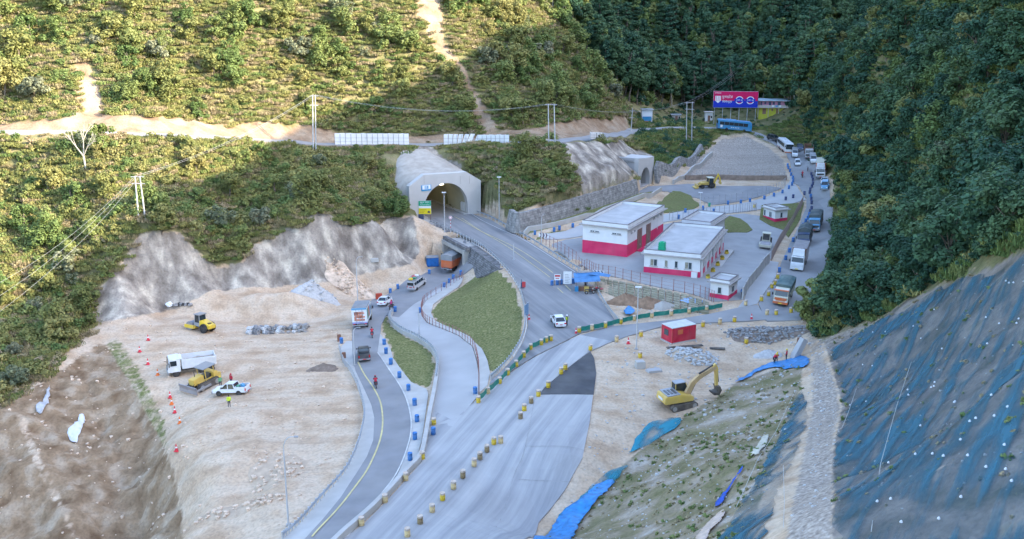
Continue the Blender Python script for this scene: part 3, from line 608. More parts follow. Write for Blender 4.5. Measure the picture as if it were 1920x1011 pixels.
# ---- portal of the road tunnel
PL=np.array(at_z(779,414,0)); PR=np.array(at_z(901.5,400.5,0)); pu=(PR-PL); PW=float(np.linalg.norm(pu)); pu/=PW
pang=frame(PL,pu)
tp=thing('tunnel_portal','pale concrete tunnel portal with a wide arched mouth on the left','tunnel portal',(PL[0],PL[1],0),pang)
OUT=[plane_pt(a,b,PL,pu) for a,b in [(767,350),(795,328),(863,324),(874,322),(901.5,338.5)]]
OUT=[(OUT[0][0],-.5)]+OUT+[(PW,-.5)]
ar=plane_pt(877.5,397,PL,pu)[0]; aap=plane_pt(836,343.5,PL,pu); ac=aap[0]; aw=ar-ac; ah=aap[1]
def arch_pts(c,w,h,h0,n=22):
    return [(c-w,-.5)]+[(c-w*math.cos(math.pi*k/n),h0+(h-h0)*math.sin(math.pi*k/n)) for k in range(n+1)]+[(c+w,-.5)]
def ray_out(c,p,poly):
    dx,dz=p[0]-c[0],p[1]-c[1]; best=None
    for (a,b),(e,f) in zip(poly[:-1],poly[1:]):
        ex,ez=e-a,f-b; den=dx*ez-dz*ex
        if abs(den)<1e-9: continue
        t=((a-c[0])*ez-(b-c[1])*ex)/den; s_=((a-c[0])*dz-(b-c[1])*dx)/den
        if t>0.99 and -1e-6<=s_<=1+1e-6 and (best is None or t<best): best=t
    return (c[0]+dx*best,c[1]+dz*best) if best else p
def portal_face(mb,outl,ar_,y0,y1):
    c=((ar_[0][0]+ar_[-1][0])/2,1.0)
    inn=ar_[1:-1]; outr=[ray_out(c,p,outl) for p in inn]; inn=[ar_[0]]+inn+[ar_[-1]]; outr=[outl[0]]+outr+[outl[-1]]
    # keep the corners of the outline
    for cr in outl[1:-1]:
        j=min(range(1,len(outr)-1),key=lambda k:(outr[k][0]-cr[0])**2+(outr[k][1]-cr[1])**2); outr[j]=cr
    n=len(inn); vs=[(p[0],y0,p[1]) for p in inn]+[(p[0],y0,p[1]) for p in outr]+[(p[0],y1,p[1]) for p in inn]+[(p[0],y1,p[1]) for p in outr]
    fs=[]
    for i in range(n-1):
        fs+=[(i,i+1,n+i+1,n+i),(2*n+i+1,2*n+i,3*n+i,3*n+i+1),(n+i,n+i+1,3*n+i+1,3*n+i),(i+1,i,2*n+i,2*n+i+1)]
    mb.add(vs,fs); return mb
ap=arch_pts(ac,aw,ah,2.2)
portal_face(MB(),OUT,ap,0,1.6).build('facade',m_facade,tp)
# construction joints proud of the face
for px in (795,863,880):
    s0,z0=plane_pt(px,330,PL,pu); MB().box(s0-.04,s0+.04,-.02,-.002,plane_pt(px,345,PL,pu)[1],plane_pt(px,329,PL,pu)[1]-.15).build('joint',m_eave,tp)
lin=MB(); n=len(ap); inw=28.0
lin.add([(p[0],1.55,p[1]) for p in ap]+[(p[0]-inw*.05,inw,p[1]) for p in ap],[(i,i+1,n+i+1,n+i) for i in range(n-1)]+[tuple(range(2*n-1,n-1,-1))])
lin.build('lining',m_lining,tp)
wh=MB()
wh.box(ac+aw-.12,ac+aw-.03,1.7,27,.5,2.6); wh.build('wall_panel',mat('tunnel_panel_white',(.6,.6,.58),.4,.06,.5),tp)
MB().box(ac-aw+.02,ac+aw-.02,.2,27.5,-.3,.12).build('tunnel_floor',m_asph,tp)
for sx in (ac-aw+.02,ac+aw-1.0): MB().box(sx,sx+.95,.1,27.3,.1,.42).build('walkway',m_conc2,tp)
for k in range(3):
    e=MB().box(ac+1.6,ac+2.5,7+k*7,7.5+k*7,ah-1.75,ah-1.63); lm=bpy.data.materials.get('tunnel_lamp') or bpy.data.materials.new('tunnel_lamp'); lm.use_nodes=True
    lm.node_tree.nodes['Principled BSDF'].inputs['Emission Color'].default_value=(1,.9,.6,1); lm.node_tree.nodes['Principled BSDF'].inputs['Emission Strength'].default_value=2.5
    e.build('ceiling_lamp',lm,tp)
MB().box(-.9,-.05,.3,2.2,-1,plane_pt(762,348,PL,pu)[1]).build('buttress',m_conc3,tp)
# roof of cast concrete running back into the hill
_fr=[(OUT[1][0]+.05,OUT[1][1]-.2),(OUT[2][0],OUT[2][1]-.45),(OUT[3][0],OUT[3][1]-.45),(OUT[4][0],OUT[4][1]-.45),(OUT[5][0]-.05,OUT[5][1]-.3)]
_rows=[]; 
for k in range(7):
    f=k/6; row=[]
    for i,(xx,zz) in enumerate(_fr):
        cx_=ac-1.5; row.append((xx+(cx_+(xx-cx_)*.42-xx)*f**1.3, 1.58+f*17, zz+(13.2-zz)*f**1.15+.25*math.sin(3*i+5*f)*(0<k<6)))
    _rows.append(row)
_vs=[p for r_ in _rows for p in r_]+[(p[0]+(-4.5 if i==0 else 4.5 if i==4 else 0)*min(1,k/2),p[1],p[2]-5) for k,r_ in enumerate(_rows) for i,p in enumerate(r_)]; _n2=35
_fs=[(k*5+i,k*5+i+1,(k+1)*5+i+1,(k+1)*5+i) for k in range(6) for i in range(4)]+[(k*5,(k+1)*5,(k+1)*5+_n2,k*5+_n2) for k in range(6)]+[(k*5+4,k*5+4+_n2,(k+1)*5+4+_n2,(k+1)*5+4) for k in range(6)]
MB().add(_vs,_fs).build('sprayed_mound',mat('sprayed_concrete',(.42,.375,.32),.95,.15,.7,dirt=.5,dirtc=(.30,.26,.21),bump=.3),tp,True)
# plate with a road emblem over the mouth
def on_portal(px,py): return plane_pt(px,py,PL,pu)
a0=on_portal(790,358.5); a1=on_portal(808,346)
ts=thing('tunnel_emblem_sign','blue and white square sign fixed high on the portal beside the arch','sign',(PL[0],PL[1],0),pang)
m_bsign=mat('sign_blue',(.03,.27,.52),.4,.05,2); m_wsign=mat('sign_white',(.78,.78,.78),.4,.04,2)
MB().box(a0[0],a1[0],-.14,-.02,a0[1],a1[1]).build('panel',m_bsign,ts)
MB().box(a0[0]+.22,a1[0]-.18,-.16,-.141,a0[1]+.3,a1[1]-.06).build('white_field',m_wsign,ts)
e=MB(); xm=(a0[0]+a1[0])/2; zb=a0[1]+.42; h_=a1[1]-a0[1]-.6
for q in (0,.5,1): e.box(xm-.45,xm+.25,-.18,-.161,zb+q*(h_-.14),zb+q*(h_-.14)+.14)
e.box(xm+.25,xm+.45,-.18,-.161,zb,zb+h_); e.build('emblem',m_bsign,ts)
# ---- culvert and its stone walls
cang=math.atan2(cu_t[1],cu_t[0])
cv=thing('underpass','concrete box underpass below the tunnel road with dark stone wing walls','underpass',(CU_A[0],CU_A[1],-5.6),cang)
def on_cul(px,py): return plane_pt(px,py,CU_A,cu_t)
zt=(on_cul(832,457)[1]+on_cul(866,476)[1])/2+5.6; H=5.55
print('culvert width',CU_W,'clear',zt)
MB().box(-.8,0,0,15,-1,zt).build('side_wall',m_conc3,cv); MB().box(CU_W,CU_W+1.0,-.1,15,-1,zt+.9).build('side_wall',m_conc3,cv)
MB().box(-.8,CU_W,-.1,14.9,zt,zt+.75).build('deck_beam',m_conc3,cv)
MB().box(-.79,CU_W+.9,14.9,15.1,-1,zt+.6).build('far_wall',m_conc3,cv)
MB().box(-.1,CU_W+.1,-.2,15,-.4,.02).build('road_floor',m_asph,cv)
add_uv(MB().box(-.6,CU_W+1.4,.15,1.0,zt+.752,H+.25).build('parapet',m_stone,cv))
W3=lambda px,py,z:(*at_z(px,py,z),z)
def local(o,p):
    d=Vector(p)-Vector(o.location); c,s_=math.cos(-o.rotation_euler.z),math.sin(-o.rotation_euler.z); return (d.x*c-d.y*s_,d.x*s_+d.y*c,d.z)
def thick_quad(mb,pts,back):
    n=len(pts); mb.add(list(pts)+[tuple(Vector(p)+Vector(back)) for p in pts],[tuple(range(n)),tuple(range(2*n-1,n-1,-1))]+[(i,(i+1)%n,(i+1)%n+n,i+n) for i in range(n)]); return mb
wr=[local(cv,W3(880,462,.1)),local(cv,W3(937,505,-.1)),local(cv,W3(939,514,-1.2)),local(cv,W3(893,534,-4.9)),local(cv,W3(872,530,-6))]
add_uv(thick_quad(MB(),wr,(.6,1.6,0)).build('wing_wall',m_stone,cv))
wl=[local(cv,W3(804,419,.1)),local(cv,W3(836,435,.1)),local(cv,W3(832,497,-6)),local(cv,W3(802,487,-6))]
add_uv(thick_quad(MB(),wl,(-.5,2.0,0)).build('wing_wall',m_stone,cv))
add_uv(thick_quad(MB(),[local(cv,W3(786,410,.3)),local(cv,W3(806,420,.3)),local(cv,W3(804,488,-6)),local(cv,W3(786,480,-6))],(0,1.5,0)).build('abutment',m_conc3,cv))
# ---- walls that follow a line on the ground
def wall_line(name,label,cat,line,h,t,m,zf=None,uv=False,cap=None,setback=0.0,parent=None,below=.6):
    """line: world (x,y); wall stands on the ground, top leans back by setback"""
    P=[np.array(p,float) for p in line]; N=len(P); vs=[]; c0=P[0]; zb0=G(*c0)
    o=parent or thing(name,label,cat,(c0[0],c0[1],zb0))
    for i,p in enumerate(P):
        tg=P[min(i+1,N-1)]-P[max(i-1,0)]; tg/=np.linalg.norm(tg); nn=np.array((-tg[1],tg[0])); zb=zf(i,p) if zf else G(*p); hh=h[i] if isinstance(h,(list,tuple)) else h
        for q,zz in((p-nn*t/2,zb-below),(p+nn*t/2,zb-below),(p-nn*t/2+nn*setback,zb+hh),(p+nn*t/2+nn*setback,zb+hh)): vs.append((q[0]-c0[0],q[1]-c0[1],zz-zb0))
    fs=[]
    for i in range(N-1):
        a=4*i; b=a+4; fs+=[(a,b,b+2,a+2),(a+1,a+3,b+3,b+1),(a+2,b+2,b+3,a+3)]
    fs+=[(0,2,3,1),(4*N-4,4*N-3,4*N-1,4*N-2)]
    w=MB().add(vs,fs).build('wall_body' if not parent else name,m,o)
    if uv: add_uv(w)
    return o
def gl(pts,z0=0.0,step=3.0,n=5): 
    w=[at_s(a,b,z0)[:2] for a,b in pts]; return resample(smooth_line(w,n),step)
rw=wall_line('retaining_wall','long grey rubble retaining wall along the foot of the slope right of the portal','wall',gl([(951,431),(975,433.5),(1040,413.5),(1120,388.5),(1196,363)],.8),3.6,.9,m_stone2,zf=lambda i,p:.9,uv=True,setback=.9)
wall_line('retaining_wall','grey rubble retaining wall beyond the small tunnel portal','wall',gl([(1232,345),(1265,328),(1300,308),(1318,292)],1.5),[3.8,3.8,3.6,3.4,3.2,3,2.8,2.6,2.4,2.2,2,1.9,1.8,1.7,1.6,1.5,1.5,1.5,1.5,1.5,1.5,1.5,1.5,1.5,1.5,1.5,1.5,1.5,1.5,1.5,1.5,1.5,1.5,1.5,1.5,1.5,1.5,1.5,1.5,1.5][:60]+[1.5]*60,.8,m_stone2,uv=True,setback=.8)
wall_line('drain_wall','low pale concrete drain wall below the rubble retaining wall','wall',gl([(982,438),(1040,425),(1100,408),(1180,380),(1240,358)],.9),1.0,.35,m_conc2)
wall_line('drain_wall','low pale concrete channel wall running down beside the far gravel terrace','wall',gl([(1262,346),(1290,330),(1318,308),(1335,292)],1.5),1.2,.4,m_conc2)
wall_line('concrete_barrier','low concrete barrier wall between the ramp lane and the low road','barrier',gl([(735,588),(731,600),(738,612),(755,625),(785,640),(806,655),(818,672),(821,690),(814,740),(804,790),(797,830),(788,862),(758,895),(720,937),(677,978),(620,1030)],-2,2.0),.75,.5,m_conc2)
_ln=resample([at_s(a_,b_,.8)[:2] for a_,b_ in [(1392,562),(1403,541),(1424,515),(1443,492)]],2.5); _p0=_ln[0]; cw=thing('compound_wall','pale concrete wall panels closing the yard beside the gate hut','wall',(_p0[0],_p0[1],G(*_p0)))
for a_,b_ in zip(_ln[:-1],_ln[1:]):
    _d=b_-a_; _L=float(np.linalg.norm(_d)); _g=G(*((a_+b_)/2))-cw.location.z; _rz=math.atan2(_d[1],_d[0])
    MB().box(.14,_L-.14,-.07,.07,-.5,2.0).build('wall_panel',m_conc2,cw,bevel=.02,loc=(a_[0]-_p0[0],a_[1]-_p0[1],_g),rot=(0,0,_rz)); MB().box(-.13,.13,-.13,.13,-.5,2.12).build('wall_post',m_conc,cw,loc=(a_[0]-_p0[0],a_[1]-_p0[1],_g),rot=(0,0,_rz))
wall_line('terrace_kerb','dark stone kerb at the foot of the far gravel terrace','kerb',gl([(1285,338),(1340,336),(1400,338),(1475,338)],1),1.3,.5,mat('terrace_stone',(.25,.19,.15),.9,.2,1.2))
# stepped terrace of filled bags below the yard
tb=thing('bag_terrace','terraced slope of stacked earth bags below the yard fence','terrace',(*at_s(1130,545,.3)[:2],.1))
b0=Vector(tb.location); T=MB()
top=[at_s(a,b,1) for a,b in [(1112,522),(1160,530),(1220,541),(1290,556),(1330,570)]]; bot=[at_s(a,b,.1) for a,b in [(1120,548),(1160,560),(1220,572),(1290,586),(1330,590)]]
rows=7; grid=[]
for k in range(rows+1):
    f=k/rows; line=[]
    for a,b in zip(top,bot): line.append(Vector(a).lerp(Vector(b),f)+Vector((0,0,.28)))
    grid.append(line)
for k in range(rows):
    for i in range(len(top)-1):
        a,b=grid[k][i]-b0,grid[k][i+1]-b0; c,d=grid[k+1][i+1]-b0,grid[k+1][i]-b0; st=Vector((0,0,.17))
        nseg=max(1,int((b-a).length/1.3))
        for q in range(nseg):
            f0,f1=q/nseg+.02,(q+1)/nseg-.02; p0=a.lerp(b,f0); p1=a.lerp(b,f1); p2=d.lerp(c,f1); p3=d.lerp(c,f0)
            m2=(p0+p1)/2; n2=(p3+p2)/2; p3=p0.lerp(p3,.9); p2=p1.lerp(p2,.9); z1=p0.z
            T.add([tuple(v) for v in(Vector((p0.x,p0.y,z1)),Vector((p1.x,p1.y,p1.z)),Vector((p2.x,p2.y,p1.z-.02)),Vector((p3.x,p3.y,z1-.02)))]+[tuple(v-Vector((0,0,.5))) for v in(p0,p1,p2,p3)],[(0,1,2,3),(3,2,6,7),(0,3,7,4),(1,5,6,2),(0,4,5,1)])
o_=T.build('earth_bags',mat('earth_bag',(.30,.265,.19),.9,.25,.8,dirt=.5,dirtc=(.16,.15,.07)),tb); o_['kind']='stuff'
# ---- portal of the small tunnel
QL=np.array(at_z(1196,354.5,1)); QR=np.array(at_z(1224.5,343,1)); qu=QR-QL; QW=float(np.linalg.norm(qu)); qu/=QW
tq=thing('tunnel_portal','small white concrete tunnel portal at the far end of the rubble wall','tunnel portal',(QL[0],QL[1],0),frame(QL,qu))
on_q=lambda px,py: plane_pt(px,py,QL,qu)
q1=on_q(1196,298); q2=on_q(1212,296.5); q3=on_q(1224.5,294); OUT2=[(0,.5),(0,q1[1]),q2,(QW,q3[1]),(QW,.5)]
qa=on_q(1211,314); ql=on_q(1201,345)[0]; qc=(ql+on_q(1218,345)[0])/2; qw=qc-ql
ap2=[(p[0],p[1]+.9) for p in arch_pts(qc,qw,qa[1]-.9,1.5)]
print('PORTAL2',OUT2,ap2[:3],ap2[12],ap2[-2:])
portal_face(MB(),OUT2,ap2,0,1.2).build('facade',m_facade,tq)
n=len(ap2); MB().add([(p[0],1.15,p[1]) for p in ap2]+[(p[0],20,p[1]) for p in ap2],[(i,i+1,n+i+1,n+i) for i in range(n-1)]+[tuple(range(2*n-1,n-1,-1))]).build('lining',m_conc3,tq)
MB().box(.02,.8,1.21,9,.2,q1[1]-.1).build('side_wall',m_conc,tq); MB().box(.02,QW,1.22,9,q2[1]-.9,q2[1]-.2).build('roof_slab',m_facade,tq)
MB().box(qc-qw,qc+qw,.1,19,.6,1.12).build('tunnel_floor',m_conc,tq)
# ---- flat-roofed buildings
def building(name,label,FLp,FRp,RRp,H,band,z0,par=.85,eave=.65,front=(),side=(),rear_side=False,doors=(),cat='building',mwall=None):
    FLw=np.array(at_s(*FLp,z0)[:2]); FRw=np.array(at_s(*FRp,z0)[:2]); RRw=np.array(at_s(*RRp,z0)[:2])
    u=FRw-FLw; Wd=float(np.linalg.norm(u)); u/=Wd; v=RRw-FRw; Ln=float(np.linalg.norm(v)); v/=Ln
    u2=np.array((v[1],-v[0])); u2=u2 if u2@u>0 else -u2; u=u+u2; u/=np.linalg.norm(u); v=np.array((-u[1],u[0]))
    zb=G(*FRw); a=math.atan2(u[1],u[0])
    b=thing(name,label,cat,(FLw[0],FLw[1],zb-.05),a)     # x along the front, y to the back
    w=MB().box(0,Wd,0,Ln,band,H).build('wall',mwall or m_white,b)
    if band>0.01: MB().box(-.03,Wd+.03,-.03,Ln+.03,-.4,band-.002).build('painted_base',m_red,b)
    MB().box(-eave,Wd+eave,-eave,Ln+eave,H+.002,H+.2).build('eave',m_eave,b,bevel=.02)
    pr=MB(); t=.2; pr.box(-.1,Wd+.1,-.1,t-.1,H+.202,H+par); pr.box(-.1,Wd+.1,Ln-t+.1,Ln+.1,H+.202,H+par); pr.box(-.1,t-.1,t-.1,Ln-t+.1,H+.202,H+par-.001); pr.box(Wd-t+.1,Wd+.1,t-.1,Ln-t+.1,H+.202,H+par-.001)
    rf=MB().box(t-.1,Wd-t+.1,t-.1,Ln-t+.1,H+.15,H+.32).build('roof',m_roof,b); pp=pr.build('parapet',m_white,rf)
    cp=MB(); cp.box(-.14,Wd+.14,-.14,t-.06,H+par+.001,H+par+.07); cp.box(-.14,Wd+.14,Ln-t+.06,Ln+.14,H+par+.001,H+par+.07); cp.box(-.14,t-.06,t-.055,Ln-t+.055,H+par+.001,H+par+.069); cp.box(Wd-t+.06,Wd+.14,t-.055,Ln-t+.055,H+par+.001,H+par+.069); cp.build('coping',m_trim,rf)
    def win(face,f0,f1,z0_,z1_,panes,mg):
        L_=Wd if face in 'fb' else Ln; s0,s1=f0*L_,f1*L_; fr=MB(); d=.07
        def bx(m,a0,a1,o0,o1,c0,c1):
            if face=='f': m.box(a0,a1,-o1,-o0,c0,c1)
            elif face=='r': m.box(Wd+o0,Wd+o1,a0,a1,c0,c1)
            elif face=='l': m.box(-o1,-o0,a0,a1,c0,c1)
        for (a0,a1,c0,c1) in((s0,s1,z1_-d,z1_),(s0,s1,z0_,z0_+d),(s0,s0+d,z0_+d,z1_-d),(s1-d,s1,z0_+d,z1_-d)): bx(fr,a0,a1,.01,.07,c0,c1)
        for k in range(1,panes): xx=s0+(s1-s0)*k/panes; bx(fr,xx-d/2,xx+d/2,.01,.06,z0_+d,z1_-d)
        f=fr.build('window',m_frame,b); 
        for k in range(panes):
            p=MB(); bx(p,s0+(s1-s0)*k/panes+d*.6,s0+(s1-s0)*(k+1)/panes-d*.6,.005,.03,z0_+d,z1_-d); p.build('pane',mg[k%len(mg)] if isinstance(mg,list) else mg,f)
        p=MB(); bx(p,s0-.08,s1+.08,.012,.16,z0_-.08,z0_-.002); p.build('sill',m_eave,f)
    for f_ in front: win('f',*f_)
    for f_ in side: win('r',*f_)
    for (f0,f1,h) in doors:
        dd=MB().box(Wd+.035,Wd+.10,f0*Ln,f1*Ln,.02,h).build('door',m_brown,b); 
        MB().box(Wd+.102,Wd+.14,(f0+f1)/2*Ln-.03,(f0+f1)/2*Ln+.03,.3,h-.2).build('door_joint',m_trim,dd); MB().box(Wd+.102,Wd+.16,(f0+f1)/2*Ln+.15,(f0+f1)/2*Ln+.25,1.0,1.3).build('handle',m_steel,dd)
    return b,Wd,Ln
b1,w1,l1=building('equipment_building','large two-tone white and red flat-roofed building with two tall brown doors',(1092,474),(1176.5,482),(1252,442),5.5,2.5,1,
  front=[(.17,.27,4.25,4.6,2,m_glass),(.28,.37,4.25,4.6,2,m_glass),(.66,.76,4.25,4.6,2,m_glass),(.77,.86,4.25,4.6,2,m_glass)],side=[(.09,.12,4.4,4.7,1,m_glass),(.17,.2,4.4,4.7,1,m_glass),(.7,.74,4.6,4.95,1,m_glass),(.8,.84,4.6,4.95,1,m_glass),(.9,.94,4.6,4.95,1,m_glass)],doors=[(.26,.38,4.3),(.5,.62,4.3)])
for q in (.32,.56): MB().box(w1+.06,w1+2.0,q*l1-1.4,q*l1+1.4,-.3,.35).build('ramp',m_red if q<.4 else m_conc2,b1)
MB().tube((w1+.75,l1*.72,5.6),(w1+.75,l1*.72,2.6),.05).build('rainwater_pipe',m_frame,b1)
b2,w2,l2=building('office_building','long white office block with red base, parapet roof and green water tank','' or (1207,511),(1311.5,521.5),(1357,469),3.5,1.15,1,
  front=[(.11,.24,1.45,2.75,2,[m_curt,m_glass]),(.37,.43,1.45,2.75,1,m_curt),(.55,.61,1.45,2.75,1,m_glass),(.73,.86,1.45,2.75,2,[m_curt,m_glass])],
  side=[(.1+k*.125,.15+k*.125,1.3,2.75,1,m_glass if k%2 else m_curt) for k in range(7)])
MB().box(w2*.86,w2*.965,-.5,-.035,-.2,1.1).build('step_block',m_white,b2)
for k in range(6): MB().box(w2+.031,w2+.3,l2*(.03+k*.165),l2*(.06+k*.165),0,3.45).build('pilaster',m_white,b2)
pl=mat('planter_yellow',(.55,.38,.05),.6,.2,2)
for k in range(5):
    p=MB().lathe([(.3,0),(.42,.1),(.4,.5),(.3,.5)],8,(w2+1.4,l2*(.02+k*.2),-.02)).build('planter_pot',pl,None); 
    p.parent=None; p.matrix_world=b2.matrix_basis@Matrix.Identity(4); tag(p,f'round yellow planter by the office side wall, {ORD(k)} from the front corner','planter','yellow planters along the office')
    MB().blob((w2+1.4,l2*(.02+k*.2),.62),.34,7,4,.3,(1,1,.7),k).build('shrub',mat('planter_leaf',(.2,.17,.03),.8,.3,5),p)
bw=MB().box(w2+.7,w2+2.2,-.6,l2*.98,-.3,.02).build('footpath',m_conc2,b2)
b3,w3,l3=building('store_building','small white flat-roofed store behind the office block','' or (1278,447),(1329,455),(1352,435),3.3,.0,1)
g1,wg,lg=building('gate_hut','small white and red gate hut by the concrete wall panels near the office','' or (1331,557),(1365,563.5),(1381,550),2.75,.85,.8,par=.6,eave=.5,front=[(.4,.62,.95,2.1,1,m_glass)],side=[(.3,.6,.95,2.1,1,m_glass)],cat='hut')
g2,wh_,lh_=building('gate_hut','small white and red gate hut on the lawn beside the queue road','' or (1431,407),(1454,417.4),(1478,414.5),2.7,.9,1,par=.6,eave=.5,front=[(.05,.2,1.0,2.3,1,m_glass),(.5,.72,1.0,2.2,2,m_glass)],side=[(.4,.6,1.0,2.2,1,m_glass)],cat='hut')
# green tank on the office roof
m_green=mat('tank_green',(.01,.34,.17),.45,.08,2)
tk=thing('water_tank','green water tank standing on the office block roof','water tank',(0,0,0)); tk.location=b2.matrix_basis@Vector((2.6,2.4,3.5+.33)); tk.rotation_euler=(0,0,b2.rotation_euler.z)
MB().box(-.6,.6,-.6,.6,0,1.55,.05,.05).build('tank_body',m_green,tk,bevel=.05); MB().lathe([(.3,0),(.3,.1),(.05,.16)],10,(0,0,1.55)).build('lid',m_green,tk)
for q in (.3,.75,1.15): MB().box(-.63,.63,-.63,.63,q,q+.06).build('rib',m_green,tk)
# ------------------------------------------------------------------ vegetation
lf_olive=leafmat('leaf_olive',(.17,.19,.06),(.24,.24,.08),(.31,.28,.105))
lf_green=leafmat('leaf_green',(.12,.18,.055),(.17,.22,.068),(.23,.25,.085))
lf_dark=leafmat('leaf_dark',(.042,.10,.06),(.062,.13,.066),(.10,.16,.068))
lf_silver=leafmat('leaf_silver',(.16,.185,.105),(.19,.21,.12),(.23,.235,.15))
lf_dry=leafmat('leaf_dry',(.27,.23,.115),(.33,.27,.15),(.38,.30,.185))
m_bark=mat('bark',(.16,.13,.10),.9,.25,2); m_barkp=mat('pale_bark',(.42,.38,.32),.9,.2,2)
def leaf_cloud(centres, radii, per, size, rs, up=.35, flat=.75):
    """quads spread through clumps; returns verts, faces"""
    vs=[]; n=0
    C=[];Nn=[]
    for c,r in zip(centres,radii):
        d=rs.randn(per,3); d/=np.linalg.norm(d,axis=1)[:,None]; rr=r*rs.uniform(.45,1.0,(per,1))**.6
        p=c+d*rr*np.array((1,1,flat)); nn=d+rs.randn(per,3)*.55+np.array((0,0,up)); C.append(p); Nn.append(nn)
    C=np.vstack(C); Nn=np.vstack(Nn); Nn/=np.linalg.norm(Nn,axis=1)[:,None]
    t=np.cross(Nn,rs.randn(*Nn.shape)); t/=np.linalg.norm(t,axis=1)[:,None]; b=np.cross(Nn,t)
    s=size*rs.uniform(.6,1.35,(len(C),1)); e=rs.uniform(.55,1.0,(len(C),1))
    V=np.stack([C-t*s,C-b*s*e,C+t*s,C+b*s*e],1).reshape(-1,3); Fq=np.arange(len(V)).reshape(-1,4)
    return V,Fq
def mesh_np(name,V,Fq,m,extra=None,m2=None):
    me=bpy.data.meshes.new(name); V=V.tolist(); Fl=Fq.tolist(); k=len(Fl)
    if extra: o=len(V); V+=extra.v; Fl+=[tuple(i+o for i in f) for f in extra.f]
    me.from_pydata(V,[],Fl); me.materials.append(m)
    if extra:
        me.materials.append(m2); me.polygons.foreach_set('material_index',[0]*k+[1]*(len(Fl)-k))
    return me
def trunk_mb(h,r,limbs,rs):
    t=MB(); p=Vector((0,0,-.8)); n=4; top=Vector((rs.uniform(-.1,.1)*h,rs.uniform(-.1,.1)*h,h))
    for k in range(n):
        q=Vector((0,0,-.8)).lerp(top,(k+1)/n)+Vector((rs.uniform(-.03,.03)*h,rs.uniform(-.03,.03)*h,0)); t.tube(p,q,r*(1-.7*k/n),r*(1-.7*(k+1)/n),6,False); p=q
    for c in limbs: 
        s=Vector((0,0,-.8)).lerp(top,rs.uniform(.4,.9)); t.tube(s,Vector(c),r*.35,r*.1,4,False)
    return t
PROTO={}
def make_tree(key,kind,m,seed,H,Rr,nclump,per,size,bark=None):
    rs=np.random.RandomState(seed); cs=[];rad=[]
    for k in range(nclump):
        if kind=='broad':
            a=rs.uniform(0,6.283); q=rs.uniform(0,1)**.5; z=rs.uniform(.25,1); w=math.sqrt(max(0,1-(2*z-1.1)**2*.8)); cs.append((math.cos(a)*q*Rr*w,math.sin(a)*q*Rr*w,H*z-Rr*.15)); rad.append(Rr*rs.uniform(.26,.46))
        elif kind=='tall':
            a=rs.uniform(0,6.283); z=rs.uniform(.32,1)**.8; w=(1.05-z)**.55*1.15; q=rs.uniform(.2,1); cs.append((math.cos(a)*q*Rr*w,math.sin(a)*q*Rr*w,H*z)); rad.append(Rr*rs.uniform(.22,.40))
        elif kind=='pine':
            lay=k%7; z=.3+.7*lay/6.5; a=rs.uniform(0,6.283); w=(1.08-z)*1.15; q=rs.uniform(.3,1); cs.append((math.cos(a)*q*Rr*w,math.sin(a)*q*Rr*w,H*z)); rad.append(Rr*rs.uniform(.2,.32))
        elif kind=='shrub':
            a=rs.uniform(0,6.283); q=rs.uniform(0,1)**.5; cs.append((math.cos(a)*q*Rr*.8,math.sin(a)*q*Rr*.8,H*rs.uniform(.2,.75)*(1.1-q*.5))); rad.append(Rr*rs.uniform(.3,.5))
    cs=np.array(cs); V,Fq=leaf_cloud(cs,rad,per,size,rs,up=1.0,flat=.55 if kind=='pine' else .8)
    V[:,2]=np.maximum(V[:,2],-.3)
    tr=trunk_mb(H*(.9 if kind in('tall','pine') else .65),.035*H*(.6 if kind in('tall','pine') else 1),[c for c in cs[::3]],rs)
    crown=mesh_np('crown',V,Fq,m); tm=tr.mesh('trunk',bark or m_bark,True); whole=mesh_np('plant',V,Fq,m,tr,bark or m_bark)
    PROTO[key]=(crown,tm,whole,H,Rr,kind)
rsd=11
for k in range(3): make_tree(f'oliveA{k}','broad',lf_olive,20+k,5.5+k*.7,2.5+.3*k,19+2*k,95,.235)
for k in range(3): make_tree(f'greenA{k}','broad',lf_green,30+k,5.2+k*.8,2.5+.3*k,19+2*k,95,.235)
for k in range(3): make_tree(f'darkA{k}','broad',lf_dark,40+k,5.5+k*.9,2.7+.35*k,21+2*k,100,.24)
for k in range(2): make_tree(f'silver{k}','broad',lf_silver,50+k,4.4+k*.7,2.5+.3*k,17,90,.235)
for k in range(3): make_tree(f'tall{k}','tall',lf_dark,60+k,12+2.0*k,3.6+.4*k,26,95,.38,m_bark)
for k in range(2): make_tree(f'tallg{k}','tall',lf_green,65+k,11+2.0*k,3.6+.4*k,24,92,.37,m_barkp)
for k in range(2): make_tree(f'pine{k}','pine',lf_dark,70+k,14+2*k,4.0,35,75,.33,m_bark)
for k in range(3): make_tree(f'shO{k}','shrub',lf_olive,80+k,1.7+.3*k,1.5+.2*k,8,62,.19)
for k in range(3): make_tree(f'shG{k}','shrub',lf_green,84+k,1.7+.3*k,1.5+.2*k,8,62,.19)
for k in range(3): make_tree(f'shD{k}','shrub',lf_dark,88+k,1.8+.3*k,1.6+.2*k,8,64,.195)
for k in range(2): make_tree(f'dry{k}','shrub',lf_dry,92+k,1.1+.2*k,1.3,6,56,.17)
